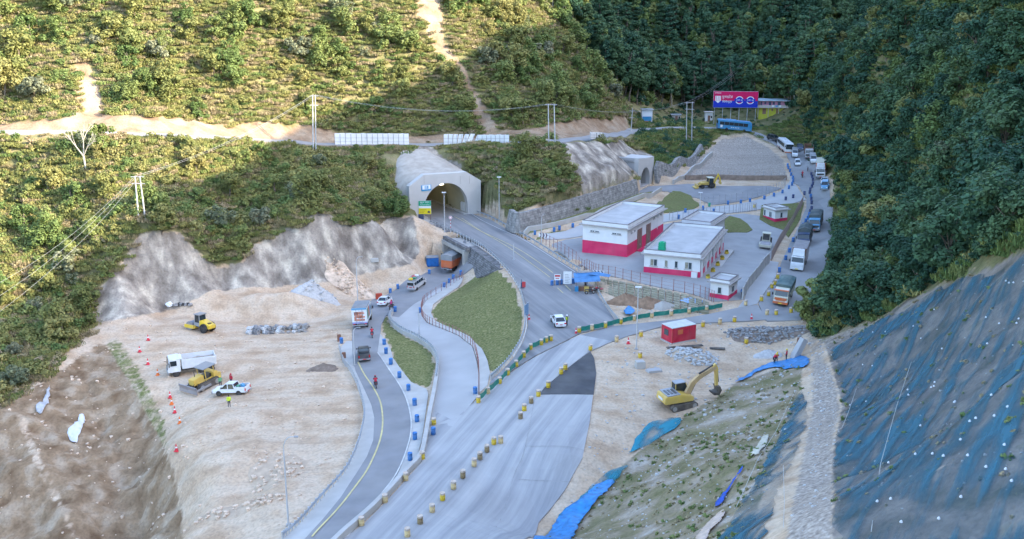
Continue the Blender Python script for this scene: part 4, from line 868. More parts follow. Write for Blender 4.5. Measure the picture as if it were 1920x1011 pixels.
def make_grass(key,m,seed,n=230,Rr=1.3,h=.42):
    rs=np.random.RandomState(seed); a=rs.uniform(0,6.283,n); r=Rr*rs.rand(n)**.5; b=np.c_[r*np.cos(a),r*np.sin(a),np.zeros(n)-.1]; d=np.c_[rs.randn(n)*.35,rs.randn(n)*.35,np.ones(n)]*(h*rs.uniform(.6,1.3,(n,1))); w=np.cross(d,rs.randn(n,3)); w/=np.linalg.norm(w,axis=1)[:,None]; w*=.06
    V=np.stack([b-w,b+w,b+d*.9+w*.8,b+d-w*.3],1).reshape(-1,3); Fq=np.arange(len(V)).reshape(-1,4); me=mesh_np('plant',V,Fq,m); PROTO[key]=(me,me,me,h,Rr,'shrub')
make_grass('gr0',lf_dry,301); make_grass('gr1',lf_olive,302); make_grass('gr2',lf_green,303)
make_tree('sm0','shrub',lf_green,95,.5,.55,4,22,.13); make_tree('sm1','shrub',lf_dry,96,.45,.5,4,20,.13)
# --- where plants grow
slope_hide=np.maximum(np.maximum(rock,slide*1.1),0)
def candidates(x0,x1,y0,y1,sp,seed):
    rs=np.random.RandomState(seed); gx,gy=np.meshgrid(np.arange(x0,x1,sp),np.arange(y0,y1,sp)); gx=gx.ravel()+rs.uniform(-.45,.45,gx.size)*sp; gy=gy.ravel()+rs.uniform(-.45,.45,gy.size)*sp
    return gx,gy
def okspots(gx,gy,margin=.55):
    v=Mt(veg,gx,gy); r_=Mt(rock,gx,gy); s_=Mt(slide,gx,gy); d=Mt(dpv,gx,gy); z=Zt(gx,gy); px,py=proj(gx,np.maximum(gy,5),z)
    _su=(gx-_pl[0])*_u[0]+(gy-_pl[1])*_u[1]; _sv=(gx-_pl[0])*_v[0]+(gy-_pl[1])*_v[1]
    _s2=(gx-_pl2[0])*_u2[0]+(gy-_pl2[1])*_u2[1]; _t2=(gx-_pl2[0])*_v2[0]+(gy-_pl2[1])*_v2[1]
    k=~((_su>-2)&(_su<15)&(_sv>-6)&(_sv<17))&~((px>758)&(px<822)&(py>372)&(py<445))&~((_s2>-2)&(_s2<12)&(_t2>-14)&(_t2<10))&(v>margin)&(r_<.5)&(s_<.62)&(d>.9)&(gy>30)&(px>-260)&(px<2180)&(py>-330)&(py<1150)
    return k,z,px,py
def zone_of(px,py,gx,gy):
    D=gy
    zn=np.full(px.shape,'right',dtype=object)
    left=(gx<30)&(D<345)|((px<1190)&(D<345)); zn[left]='left'
    zn[(D>=335)&(px<1560)]='back'; return zn
TREES=[]; BUSH=[]
def scatter(sp,seed,what,rngs=(-200,330,36,560)):
    gx,gy=candidates(rngs[0],rngs[1],rngs[2],rngs[3],sp,seed); k,z,px,py=okspots(gx,gy); gx,gy,z,px,py=gx[k],gy[k],z[k],px[k],py[k]
    zn=zone_of(px,py,gx,gy); rs=np.random.RandomState(seed+1); cl=fbm(gx,gy,16,3); sl2=Mt(slide,gx,gy)
    for i in range(len(gx)):
        key=what(zn[i],px[i],py[i],gy[i],cl[i],rs,sl2[i])
        if key: (TREES if PROTO[key[0]][5]!='shrub' else BUSH).append((gx[i],gy[i],z[i],key[0],key[1],rs.uniform(0,6.283),px[i],py[i],zn[i]))
def w_tree(zn,px,py,D,c,rs,s_):
    r=rs.rand(); k=rs.randint(3)
    if 1175<px<1515 and 205<py<345: return None
    if 0<py<262 and 770<px<960 and abs(px-np.interp(py,[0,20,80,140,200,262],[800,800,826,862,900,928]))<24: return None
    if 120<px<215 and 110<py<262: return None
    if 600<px<985 and 262<py<300: return (f'greenA{k}',rs.uniform(.25,.4)) if r<.2 else None
    if 1500<px<1600 and 250<py<600 and r<.5: return (f'darkA{k}',rs.uniform(.35,.5))
    if zn=='back':
        if c>-.28 or r<.4:
            if r<.16: return (f'pine{k%2}',rs.uniform(.8,1.2))
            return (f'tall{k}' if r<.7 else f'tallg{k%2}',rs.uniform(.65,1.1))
    elif zn=='right':
        if s_>.3: return None
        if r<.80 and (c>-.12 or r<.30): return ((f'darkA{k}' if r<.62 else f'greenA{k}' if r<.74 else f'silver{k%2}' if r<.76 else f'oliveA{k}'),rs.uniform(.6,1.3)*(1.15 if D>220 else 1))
    else:
        if s_>.25: return None
        up=py<245
        if r<(.42 if up else .30) and c>-.2: return ((f'oliveA{k}' if r<.13 else f'greenA{k}' if r<.27 else f'silver{k%2}' if r<.31 else f'greenA{k}'),rs.uniform(.5,1.15)*(1.15 if up else .85))
    return None
scatter(4.0,101,w_tree)
def w_bush(zn,px,py,D,c,rs,s_):
    r=rs.rand(); k=rs.randint(3)
    if 600<px<985 and 262<py<292: return (f'shG{k}' if r<.5 else f'dry{k%2}',rs.uniform(.35,.7)) if r<.7 else None
    if 1175<px<1515 and 205<py<345: return (f'shD{k}' if r<.4 else f'shG{k}' if r<.7 else f'dry{k%2}',rs.uniform(.22,.55) if px>1330 else rs.uniform(.4,.9))
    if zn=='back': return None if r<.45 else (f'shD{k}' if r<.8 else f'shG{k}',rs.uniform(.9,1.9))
    if zn=='right': return (f'shD{k}' if r<.68 else f'shG{k}' if r<.94 else f'shO{k}',rs.uniform(.6,1.25))
    if s_>.3 and r<.7: return None
    if r<.25: return None
    r=(r-.25)/.75
    if c<-.13: return (f'dry{k%2}' if r<.4 else f'shO{k}',rs.uniform(.6,1.15))
    return (f'shO{k}' if r<.52 else f'shG{k}' if r<.86 else f'dry{k%2}',rs.uniform(.6,1.2))
scatter(1.75,202,w_bush,(-170,210,36,330)); scatter(3.2,203,w_bush,(-60,330,330,560))
def w_tuft(zn,px,py,D,c,rs,s_):
    r=rs.rand(); 
    if s_>.5: return None
    if zn=='right': return ('gr2' if r<.7 else 'gr1',rs.uniform(.8,1.6))
    return ('gr0' if r<.36 else 'gr1' if r<.8 else 'gr2' if r<.93 else 'sm1',rs.uniform(.8,1.5))
scatter(1.15,404,w_tuft,(-150,40,100,330)); scatter(1.5,405,w_tuft,(20,110,90,330))
# small plants on the grassy bank and under the net
rs=np.random.RandomState(5)
for sp,arr,prob in ((.8,bank2,.5),(1.0,netz,.25),(.8,gr1,.55)):
    gx,gy=candidates(-90,80,36,190,sp,int(sp*100)); m_=Mt(arr,gx,gy); z=Zt(gx,gy); cl=fbm(gx,gy,7,3)
    for a,b,c,d,e in zip(gx,gy,z,m_,cl):
        if d>.6 and rs.rand()<prob and e>-.08: BUSH.append((a,b,c,'sm0' if rs.rand()<.4 else 'sm1',rs.uniform(.3,.8),rs.uniform(0,6.28),0,0,'small'))
def visible(gx,gy,z,h):
    P=np.array((gx,gy,z+h)); C=np.array((0,0,CAMZ)); t=np.linspace(.12,.985,140); q=C+(P-C)*t[:,None]
    return bool((q[:,2]>Zt(q[:,0],q[:,1])-.3).all())
# the largest trees in view are single things
sc=[]
for i,t in enumerate(TREES):
    Hh=PROTO[t[3]][3]*t[4]; sz=Hh*FPX/t[1]
    if -20<t[6]<1940 and -40<t[7]-sz*.5<1000 and visible(t[0],t[1],t[2],Hh*.7): sc.append((sz*(1+.3*math.sin(i*12.9)),i))
sc.sort(reverse=True); quota={'back':100,'left':95,'right':95}; single=[]
for _,i in sc:
    zn=TREES[i][8]
    if quota[zn]>0: quota[zn]-=1; single.append(i)
SPN={'o':'olive tree','g':'mid green tree','d':'dark green tree','s':'pale grey-green bush','t':'tall forest tree','p':'layered dark pine'}
def tree_where(px,py,zn):
    if zn=='left':
        if py<255: return 'left of the small landslip' if px<150 else 'between the two landslips' if px<800 else 'right of the long landslip'
        return 'on the far left slope' if px<260 else 'above the rock cut' if px<780 else 'right of the tunnel portal'
    if zn=='back': return 'behind the road bend' if px<1335 else 'behind the billboard and house' if px<1480 else 'in the hollow right of the house'
    return 'beside the queue road' if px<1640 and py>250 else 'high on the right hillside' if py<260 else 'just above the netted slope'
bucket={}
for i in single:
    t=TREES[i]; bucket.setdefault((SPN[t[3][0]],tree_where(t[6],t[7],t[8])),[]).append(i)
for (sp,w),ids in bucket.items():
    ids.sort(key=lambda i:TREES[i][6])
    for n_,i in enumerate(ids):
        gx,gy,z,key,s,rz,px,py,zn=TREES[i]; sz='large' if s>.88 else 'mid-sized'
        lab=f'{sz} {sp} {w}'+(f', {ORDX(n_)} from the left' if len(ids)>1 else '')
        t=thing({'p':'pine_tree','t':'forest_tree','s':'silver_bush'}.get(key[0],'leafy_tree'),lab,'tree' if key[0]!='s' else 'bush',(gx,gy,z-.1),rz,f'{sp} group {w}' if len(ids)>1 else None); t.scale=(s,s,s)
        link('crown',PROTO[key][0],t); link('trunk',PROTO[key][1],t)
def stuff(name,label,cat,items,keys=None):
    keys=sorted(set(t[3] for t in items)); col=bpy.data.collections.new(name+'_plants')
    for i,k in enumerate(keys):
        o=bpy.data.objects.new(f'{i:02d}_{k}',PROTO[k][2]); col.objects.link(o)
    me=bpy.data.meshes.new(name); me.from_pydata([(t[0],t[1],t[2]-.1) for t in items],[],[])
    a=me.attributes.new('ps','FLOAT','POINT'); a.data.foreach_set('value',[t[4] for t in items]); a=me.attributes.new('pk','INT','POINT'); a.data.foreach_set('value',[keys.index(t[3]) for t in items])
    a=me.attributes.new('pr','FLOAT_VECTOR','POINT'); a.data.foreach_set('vector',[c for t in items for c in(.12*math.sin(t[5]*7),.12*math.cos(t[5]*5),t[5])])
    o=link(name,me); tag(o,label,cat,kind='stuff')
    g=bpy.data.node_groups.new(name,'GeometryNodeTree'); g.interface.new_socket('Geometry',in_out='INPUT',socket_type='NodeSocketGeometry'); g.interface.new_socket('Geometry',in_out='OUTPUT',socket_type='NodeSocketGeometry')
    N=g.nodes.new; i_=N('NodeGroupInput'); o_=N('NodeGroupOutput'); ip=N('GeometryNodeInstanceOnPoints'); ci=N('GeometryNodeCollectionInfo'); ci.inputs['Collection'].default_value=col; ci.inputs['Separate Children'].default_value=True; ci.inputs['Reset Children'].default_value=True
    def na(nm,dt):
        q=N('GeometryNodeInputNamedAttribute'); q.data_type=dt; q.inputs['Name'].default_value=nm; return q.outputs['Attribute']
    g.links.new(i_.outputs[0],ip.inputs['Points']); g.links.new(ci.outputs[0],ip.inputs['Instance']); ip.inputs['Pick Instance'].default_value=True
    g.links.new(na('pk','INT'),ip.inputs['Instance Index']); g.links.new(na('pr','FLOAT_VECTOR'),ip.inputs['Rotation']); g.links.new(na('ps','FLOAT'),ip.inputs['Scale']); g.links.new(ip.outputs[0],o_.inputs[0])
    md=o.modifiers.new('plants','NODES'); md.node_group=g; return o
_ss=set(single); rest=[t for i,t in enumerate(TREES) if i not in _ss]
stuff('hillside_scrub','dense olive and dry scrub covering the left hillside','scrub',[t for t in BUSH+rest if t[8]=='left'])
stuff('forest_undergrowth','dense dark trees and undergrowth filling the shaded right and rear hillsides','forest',[t for t in BUSH+rest if t[8] in('right','back')])
stuff('weeds','low green and dry weeds on the grassy bank and under the net','weeds',[t for t in BUSH if t[8]=='small'])
print('trees',len(TREES),'bush',len(BUSH),'single',len(single))
# bare pale tree standing on the sunlit slope below the mountain road
bx_,by_,bz_=first_hit(162,322); bt=thing('bare_tree','tall pale leafless tree below the mountain road on the left','tree',(bx_,by_,bz_-.2))
q=MB(); h=(CAMZ-bz_)*.0+8.5; q.tube((0,0,-.3),(-.2,0,3.2),.22,.17,7); q.build('trunk',m_barkp,bt)
q=MB(); rs=np.random.RandomState(4)
def limb(p,d,L,r,dep):
    e=p+d*L; q.tube(p,e,r,r*.6,5,False)
    if dep>0:
        for _ in range(3): limb(e-d*L*rs.uniform(0,.3),(d+Vector(rs.uniform(-.6,.6,3))*.8+Vector((0,0,.1))).normalized(),L*rs.uniform(.5,.75),r*.55,dep-1)
limb(Vector((-.2,0,3.1)),Vector((-.55,0,.8)).normalized(),3.0,.13,3); limb(Vector((-.2,0,3.0)),Vector((.05,.1,1)).normalized(),3.2,.14,3); limb(Vector((-.2,0,3.1)),Vector((.45,-.1,.8)).normalized(),2.4,.11,3)
o_=q.build('branches',m_barkp,bt); o_['kind']='stuff'
# ------------------------------------------------------------------ vehicles and machines (nose along +x)
paint=lambda n,c,r=.35,d=.3: mat('paint_'+n,c,r,.05,1.5,spec=.5,dirt=d,dirtc=(.36,.32,.28),coat=.2)
P_white=paint('white',(.74,.75,.76)); P_silver=paint('silver',(.5,.5,.5)); P_dark=paint('dark_grey',(.05,.055,.06)); P_black=paint('black',(.02,.022,.025)); P_blue=paint('blue',(.02,.23,.45))
P_navy=paint('navy',(.02,.05,.13)); P_red=paint('red',(.55,.03,.04)); P_yel=paint('machine_yellow',(.66,.44,.09)); P_yel2=paint('roller_yellow',(.75,.50,.02)); P_orange=paint('orange',(.62,.12,.02)); P_cream=paint('cream',(.58,.55,.42)); P_green=paint('green',(.05,.25,.14))
P_grey=paint('grey',(.27,.27,.28)); P_brown=paint('brown',(.22,.1,.06)); P_lblue=paint('light_blue',(.1,.33,.55))
V_glass=mat('vehicle_glass',(.02,.03,.035),.08,.2,1,spec=.7); L_red=mat('tail_lamp',(.5,.01,.015),.3,.1,3); L_clear=mat('head_lamp',(.75,.75,.7),.15,.05,3,spec=.8); L_amb=mat('amber_lamp',(.8,.3,.02),.3,.1,3)
M_plate=mat('number_plate',(.55,.04,.04),.5,.1,3); M_platey=mat('number_plate_yellow',(.8,.6,.05),.5,.1,3)
M_tarp=mat('tarpaulin_dark',(.05,.075,.08),.7,.25,.8,dirt=.3); M_tarpg=mat('tarpaulin_green',(.06,.12,.12),.7,.25,.8,dirt=.35); M_canvas=mat('canvas_grey',(.25,.26,.27),.75,.15,.8,dirt=.3)
M_rim=mat('rim_grey',(.35,.34,.33),.5,.1,3,metal=.3,dirt=.5)
WH={}
def wheels(t,spots,r,w,rim=None):
    k=(r,w)
    if k not in WH:
        a=MB(); a.lathe([(r*.62,-w/2),(r*.95,-w/2),(r,-w*.35),(r,w*.35),(r*.95,w/2),(r*.62,w/2)],16); b=MB(); b.lathe([(r*.2,-w*.36),(r*.63,-w*.3),(r*.63,w*.3),(r*.2,w*.36)],12)
        WH[k]=(a.mesh('wheel',m_dark),b.mesh('rim',rim or M_rim))
    for x_,y_ in spots:
        o=link('wheel',WH[k][0],t,(x_,y_,r),(R(90),0,0)); link('rim',WH[k][1],o)
def quad(mb,pts,th=.02):
    """thin plate through four points"""
    a,b,c,d=[Vector(p) for p in pts]; n_=((b-a).cross(d-a)).normalized()*th
    mb.add([a,b,c,d,a+n_,b+n_,c+n_,d+n_],[(0,1,2,3),(7,6,5,4),(0,4,5,1),(1,5,6,2),(2,6,7,3),(3,7,4,0)]); return mb
def vthing(name,label,cat,pos,L=2.0,group=None):
    (loc,rz)=pos; return thing(name,label,cat,loc,group=group,rot=slope_rot(loc[0],loc[1],rz,L))
CARS={'sedan':dict(L=4.2,Wd=1.7,low=[(-2.1,.3),(-2.12,.72),(-2.0,.93),(-1.5,.98),(1.0,.95),(1.85,.82),(2.08,.62),(2.1,.3)],cab=[(-1.75,.97),(-1.05,1.42),(.25,1.45),(1.12,.95)]),
 'hatch':dict(L=3.6,Wd=1.62,low=[(-1.8,.3),(-1.84,.8),(-1.78,1.0),(-1.2,1.02),(.9,.98),(1.6,.85),(1.8,.62),(1.82,.3)],cab=[(-1.8,1.0),(-1.5,1.5),(.2,1.52),(1.05,.98)]),
 'suv':dict(L=4.6,Wd=1.85,low=[(-2.25,.4),(-2.3,1.0),(-2.2,1.12),(1.0,1.12),(2.0,1.02),(2.25,.8),(2.28,.4)],cab=[(-2.2,1.1),(-1.95,1.72),(.2,1.76),(1.05,1.1)])}
def car(name,label,pos,kind,pm,rack=False,cat='car',group=None):
    c=CARS[kind]; t=vthing(name,label,cat,pos,1.5,group); h=c['Wd']/2; lw=c['low']; cb=c['cab']; n=len(lw)
    MB().prism(lw,-h,h,[.04,.0,.04,.12,.12,.1,.06,.04][:n]+[.04]*(n-8)).build('body',pm,t,bevel=.06)
    ins=[.06,.24,.24,.06]; MB().prism(cb,-h,h,ins).build('glazing',V_glass,t)
    (x0,z0),(x1,z1),(x2,z2),(x3,z3)=cb
    MB().box(x1-.06,x2+.06,-h+.22,h-.22,z1-.02,z2+.035).build('roof',pm,t,bevel=.03)
    for s_ in(-1,1):
        for (xa,za,ia),(xb,zb,ib) in(((x0,z0,.05),(x1,z1,.23)),((x3,z3,.05),(x2,z2,.23)),(((x1+x2)/2-.25,z0,.05),((x1+x2)/2-.2,z1,.23))):
            MB().tube((xa,s_*(h-ia),za),(xb,s_*(h-ib),zb),.055,.045,5).build('pillar',pm,t)
        MB().box(x3-.15,x3,s_*(h+.08)-.1,s_*(h+.08)+.1,z3+.02,z3+.16).build('mirror',pm,t)
        xf,zf=lw[-2]; xr,zr=lw[1]; MB().box(xf-.12,xf+.03,s_*(h-.33)-.18,s_*(h-.33)+.18,zf-.04,zf+.1).build('headlight',L_clear,t); MB().box(xr-.03,xr+.06,s_*(h-.2)-.15,s_*(h-.2)+.15,zr-.03,zr+.15).build('tail_light',L_red,t)
    xr=lw[0][0]; MB().box(xr-.06,xr+.1,-h+.1,h-.1,.3,.5).build('rear_bumper',P_grey if kind=='suv' else pm,t,bevel=.02); xf=lw[-1][0]; MB().box(xf-.1,xf+.06,-h+.1,h-.1,.3,.52).build('front_bumper',P_grey,t,bevel=.02)
    MB().box(xr-.075,xr-.062,-.22,.22,.55,.66).build('number_plate',M_plate,t)
    r=.31 if kind!='suv' else .37; wheels(t,[(s1*c['L']*.31,s2*(h-.09)) for s1 in(-1,1) for s2 in(-1,1)],r,.2)
    if rack: MB().box(x1,x2,-h+.3,h-.3,z2+.06,z2+.1).build('roof_rack',P_black,t)
    return t
def van(name,label,pos,pm,cat='van',group=None,L=4.8):
    t=vthing(name,label,cat,pos,1.7,group); h=.85; e=L/2
    MB().prism([(-e,.35),(-e-.02,1.2),(-e+.1,1.98),(e-1.55,2.0),(e-.75,1.25),(e-.08,1.0),(e,.35)],-h,h,[.03,0,.1,.1,.05,.08,.05]).build('body',pm,t,bevel=.06)
    for s_ in(-1,1):
        for k in range(4):
            x0=-e+.25+k*.82; g=MB(); quad(g,[(x0,s_*(h+.0),1.22),(x0+.72,s_*(h+.0),1.22),(x0+.72,s_*(h-.07),1.78),(x0,s_*(h-.07),1.78)],.015*s_*-1); g.build('side_window',V_glass,t)
        MB().box(e-1.2,e-1.05,s_*(h+.1)-.08,s_*(h+.1)+.08,1.2,1.42).build('mirror',P_black,t); MB().box(-e-.04,-e+.02,s_*(h-.14)-.07,s_*(h-.14)+.07,.85,1.2).build('tail_light',L_red,t); MB().box(e-.1,e-.01,s_*(h-.25)-.16,s_*(h-.25)+.16,.72,.92).build('headlight',L_clear,t)
    quad(MB(),[(-e-.03,-h+.14,1.25),(-e-.03,h-.14,1.25),(-e+.06,h-.18,1.82),(-e+.06,-h+.18,1.82)],-.02).build('rear_window',V_glass,t)
    quad(MB(),[(e-.78,-h+.12,1.27),(e-.78,h-.12,1.27),(e-1.5,h-.16,1.95),(e-1.5,-h+.16,1.95)],.03).build('windshield',V_glass,t)
    MB().box(-e-.07,-e+.1,-h+.04,h-.04,.35,.55).build('rear_bumper',P_grey,t); MB().box(-e-.045,-e-.025,-.3,.3,.8,.95).build('number_plate',M_plate,t)
    rk=MB(); 
    MB().box(-e+.3,e-1.8,-h+.12,h-.12,2.06,2.12).build('roof_rack',P_grey,t)
    wheels(t,[(s1*L*.31,s2*(h-.08)) for s1 in(-1,1) for s2 in(-1,1)],.33,.2); return t
def bus(name,label,pos,pm,stripe,L=11.0,cat='bus',ac=True):
    t=vthing(name,label,cat,pos,4,None); h=1.25; e=L/2
    MB().prism([(-e,.45),(-e,3.05),(-e+.25,3.25),(e-.5,3.3),(e-.12,2.9),(e+.02,1.4),(e,.45)],-h,h,[.03,.03,.14,.14,.06,.0,.03]).build('body',pm,t,bevel=.08)
    for s_ in(-1,1):
        n=int((L-1.6)/1.5)
        for k in range(n):
            x0=-e+.5+k*1.5; MB().box(x0,x0+1.42,s_*(h+.012)-.012,s_*(h+.012)+.012,1.75,2.75).build('side_window',V_glass,t)
        MB().box(-e+.3,e-.4,s_*(h+.01)-.01,s_*(h+.01)+.01,.62,.78).build('stripe',stripe,t)
        MB().tube((e-.2,s_*h,2.9),(e+.45,s_*(h+.2),2.6),.04).build('mirror_arm',P_black,t); MB().box(e+.3,e+.42,s_*(h+.2)-.12,s_*(h+.2)+.12,2.1,2.6).build('mirror',P_black,t); MB().box(e-.02,e+.05,s_*.9-.22,s_*.9+.22,.75,1.0).build('headlight',L_clear,t); MB().box(-e-.03,-e+.03,s_*1.0-.1,s_*1.0+.1,.9,1.4).build('tail_light',L_red,t)
    quad(MB(),[(e+.03,-h+.12,1.45),(e+.03,h-.12,1.45),(e-.11,h-.14,2.88),(e-.11,-h+.14,2.88)],.03).build('windshield',V_glass,t)
    quad(MB(),[(-e-.015,-h+.3,1.9),(-e-.015,h-.3,1.9),(-e-.015,h-.3,2.8),(-e-.015,-h+.3,2.8)],-.02).build('rear_window',V_glass,t)
    if ac: MB().box(-e+2.5,-e+6,-.9,.9,3.22,3.5,.2,.15).build('roof_unit',pm,t,bevel=.05)
    MB().box(e-.05,e+.08,-h+.05,h-.05,.4,.68).build('front_bumper',stripe,t)
    wheels(t,[(e-2.3,s2*(h-.12)) for s2 in(-1,1)]+[(-e+2.9,s2*(h-.12)) for s2 in(-1,1)],.48,.3); return t
def truck(name,label,pos,cabm,body,bodym,L=7.5,Hb=3.4,roofm=None,accent=None,tri=False,group=None,cat='truck',open_top=False,tarp_peak=0.0,capm=None):
    """rigid lorry: cab, bonnetless; L overall length; Hb top of the body"""
    t=vthing(name,label,cat,pos,2.6,group); e=L/2; h=1.2; cf=e; cb=e-1.75; hc=min(2.75,Hb-.3)
    MB().prism([(cb,.75),(cb,hc),(cb+.15,hc+.08),(cf-.4,hc+.02),(cf-.12,1.75),(cf,1.55),(cf,.7)],-h+.02,h-.02,[0,0,.08,.1,.03,0,0]).build('cab',cabm,t,bevel=.05)
    quad(MB(),[(cf-.10,-h+.15,1.78),(cf-.10,h-.15,1.78),(cf-.37,h-.2,hc-.12),(cf-.37,-h+.2,hc-.12)],.03).build('windshield',V_glass,t)
    MB().box(cf-.45,cf-.06,-h+.05,h-.05,hc-.1,hc+.06).build('sun_visor',accent or cabm,t)
    MB().box(cf-.02,cf+.06,-h+.25,h-.25,1.0,1.5).build('grille',accent or P_black,t); MB().box(cf-.05,cf+.16,-h,h,.45,.82).build('bumper',accent or P_grey,t,bevel=.03); MB().box(cf+.161,cf+.175,-.28,.28,.52,.66).build('number_plate',M_platey if accent else M_plate,t)
    for s_ in(-1,1):
        MB().box(cf+.0,cf+.08,s_*.9-.16,s_*.9+.16,.86,1.06).build('headlight',L_clear,t); MB().box(cb+.55,cf-.45,s_*(h-.01)-.012,s_*(h-.01)+.012,1.75,hc-.2).build('door_window',V_glass,t)
        MB().box(cf-.35,cf-.2,s_*(h+.2)-.11,s_*(h+.2)+.11,1.75,2.25).build('mirror',P_black,t)
        MB().box(-e-.03,-e+.02,s_*.95-.14,s_*.95+.14,.85,1.0).build('tail_light',L_red,t)
    MB().box(-e+.05,cf-.3,-.45,.45,.62,.98).build('chassis',P_black,t)
    bx0,bx1=-e,cb-.12
    if body in('box','container'):
        b=MB().box(bx0,bx1,-h-.03,h+.03,1.0,Hb).build('cargo_box',bodym,t,bevel=.03)
        MB().box(bx0-.01,bx1+.01,-h-.05,h+.05,Hb-.02,Hb+.06).build('roof_panel',roofm or bodym,b)
        for k in range(int((bx1-bx0)/.6)):
            xx=bx0+.3+k*.6; MB().box(xx-.03,xx+.03,-h-.02,h+.02,Hb+.06,Hb+.085).build('roof_rib',roofm or bodym,b)
        MB().box(bx0-.03,bx0-.005,-.02,.02,1.05,Hb-.1).build('door_joint',P_grey,b)
        for s_ in(-1,1): MB().box(bx0-.05,bx0-.005,s_*.5-.03,s_*.5+.03,1.05,Hb-.1).build('lock_bar',P_grey,b)
        if capm: MB().box(bx1+.0,cf-.7,-h+.1,h-.1,hc+.1,Hb-.05,.0,.1).build('cab_fairing',capm,t,bevel=.05)
    else:
        hs=Hb-(.9 if body=='tarp' else 0); b=MB()
        for (a0,a1,c0,c1) in((bx0,bx1,-h-.03,-h+.05),(bx0,bx1,h-.05,h+.03),(bx0,bx0+.08,-h+.05,h-.05),(bx1-.08,bx1,-h+.05,h-.05)): MB().box(a0,a1,c0,c1,1.0,hs).build('side_board',bodym,t)
        MB().box(bx0,bx1,-h,h,.95,1.05).build('cargo_floor',bodym,t)
        if body=='tarp':
            n=7; vs=[]; q=random.Random(3)
            for i in range(n):
                x_=bx0-.04+(bx1-bx0+.08)*i/(n-1); pk=Hb+q.uniform(-.08,.1)
                for yy,zz in((-h-.07,hs-.35),(-h-.06,Hb-.25),(-h*.5,pk-.03+tarp_peak*.5),(0,pk+tarp_peak),(h*.5,pk-.03+tarp_peak*.5),(h+.06,Hb-.25),(h+.07,hs-.35)): vs.append((x_,yy,zz))
            fs=[(i*7+j_,(i+1)*7+j_,(i+1)*7+j_+1,i*7+j_+1) for i in range(n-1) for j_ in range(6)]+[tuple(range(6,-1,-1)),tuple(range((n-1)*7,n*7))]
            MB().add(vs,fs).build('tarpaulin',roofm or M_tarp,t)
        for k in range(6): 
            for s_ in(-1,1): xx=bx0+.3+k*(bx1-bx0-.6)/5; MB().box(xx-.05,xx+.05,s_*(h+.06)-.03,s_*(h+.06)+.03,1.0,hs-.02).build('side_post',bodym,t)
    wheels(t,[(cf-1.15,s2*(h-.18)) for s2 in(-1,1)]+[(-e+1.35+d,s2*(h-.25)) for d in((0,1.25,2.5) if tri else (0,1.25) if L>8 else (.2,)) for s2 in(-1,1)],.5,.34)
    MB().box(-e-.02,-e+.1,-h,h,.6,.78).build('rear_bumper',P_grey,t); return t
def pickup(name,label,pos,pm,cargo=False,cat='pickup'):
    t=vthing(name,label,cat,pos,1.8); h=.88
    MB().prism([(-2.5,.5),(-2.52,1.02),(-.9,1.04),(1.05,1.08),(2.2,1.0),(2.45,.85),(2.48,.45)],-h,h,[.02,.02,.05,.08,.1,.06,.03]).build('body',pm,t,bevel=.05)
    MB().prism([(-.95,1.02),(-.75,1.66),(.45,1.68),(1.15,1.06)],-h+.02,h-.02,[.05,.18,.18,.06]).build('glazing',V_glass,t); MB().box(-.8,.5,-h+.2,h-.2,1.65,1.72).build('roof',pm,t,bevel=.03)
    for s_ in(-1,1):
        for (xa,xb) in((-.95,-.75),(1.15,.45),(.05,.08)): MB().tube((xa,s_*(h-.05),1.04),(xb,s_*(h-.18),1.68),.06,.05,5).build('pillar',pm,t)
        MB().box(-2.5,-1.0,s_*(h-.05)-.05,s_*(h-.05)+.05,1.0,1.3).build('bed_side',pm,t); MB().box(.85,.98,s_*(h+.12)-.1,s_*(h+.12)+.1,1.15,1.35).build('mirror',P_black,t); MB().box(2.36,2.5,s_*.6-.2,s_*.6+.2,.72,.9).build('headlight',L_clear,t); MB().box(-2.55,-2.48,s_*.76-.09,s_*.76+.09,.75,1.1).build('tail_light',L_red,t)
    MB().box(-2.5,-2.42,-h+.1,h-.1,.75,1.28).build('tailgate',pm,t); MB().box(-1.06,-.98,-h+.1,h-.1,1.03,1.32).build('bed_front',pm,t); MB().box(-2.42,-1.06,-h+.1,h-.1,.98,1.06).build('bed_floor',P_black,t)
    MB().box(-2.62,-2.5,-h,h,.42,.62).build('rear_bumper',P_grey,t); MB().box(2.42,2.58,-h,h,.42,.68).build('front_bumper',P_grey,t); MB().box(-2.635,-2.622,-.25,.25,.48,.6).build('number_plate',M_plate,t)
    wheels(t,[(s1*1.5,s2*(h-.1)) for s1 in(-1,1) for s2 in(-1,1)],.4,.26)
    return t
# ---- earth-moving machines
M_track=mat('steel_track',(.09,.08,.075),.7,.3,2,metal=.4,dirt=.6); M_blade=mat('blade_steel',(.33,.32,.34),.5,.15,1,metal=.5,dirt=.4)
def track(t,x0,x1,y_,w,h):
    n=9; pr=[(x0+h/2-h/2*math.sin(math.pi*k/8),h/2-h/2*math.cos(math.pi*k/8)) for k in range(n)]; pr=[(x0+h/2-h/2*math.sin(math.pi*k/8),h/2+h/2*math.cos(math.pi*k/8)) for k in range(n)]+[(x1-h/2+h/2*math.sin(math.pi*k/8),h/2-h/2*math.cos(math.pi*k/8)) for k in range(n)]
    o=MB().prism(pr,y_-w/2,y_+w/2).build('track',M_track,t)
    k=0
    for xx in np.arange(x0+.4,x1-.3,.3): MB().box(xx-.09,xx+.09,y_-w/2-.02,y_+w/2+.02,h-.01,h+.05).build('track_shoe',M_track,o)
    for xx in(x0+h*.55,x1-h*.55): MB().wheel(xx,y_,h/2,h*.38,w+.1,10).build('sprocket',M_rim,o)
    return o
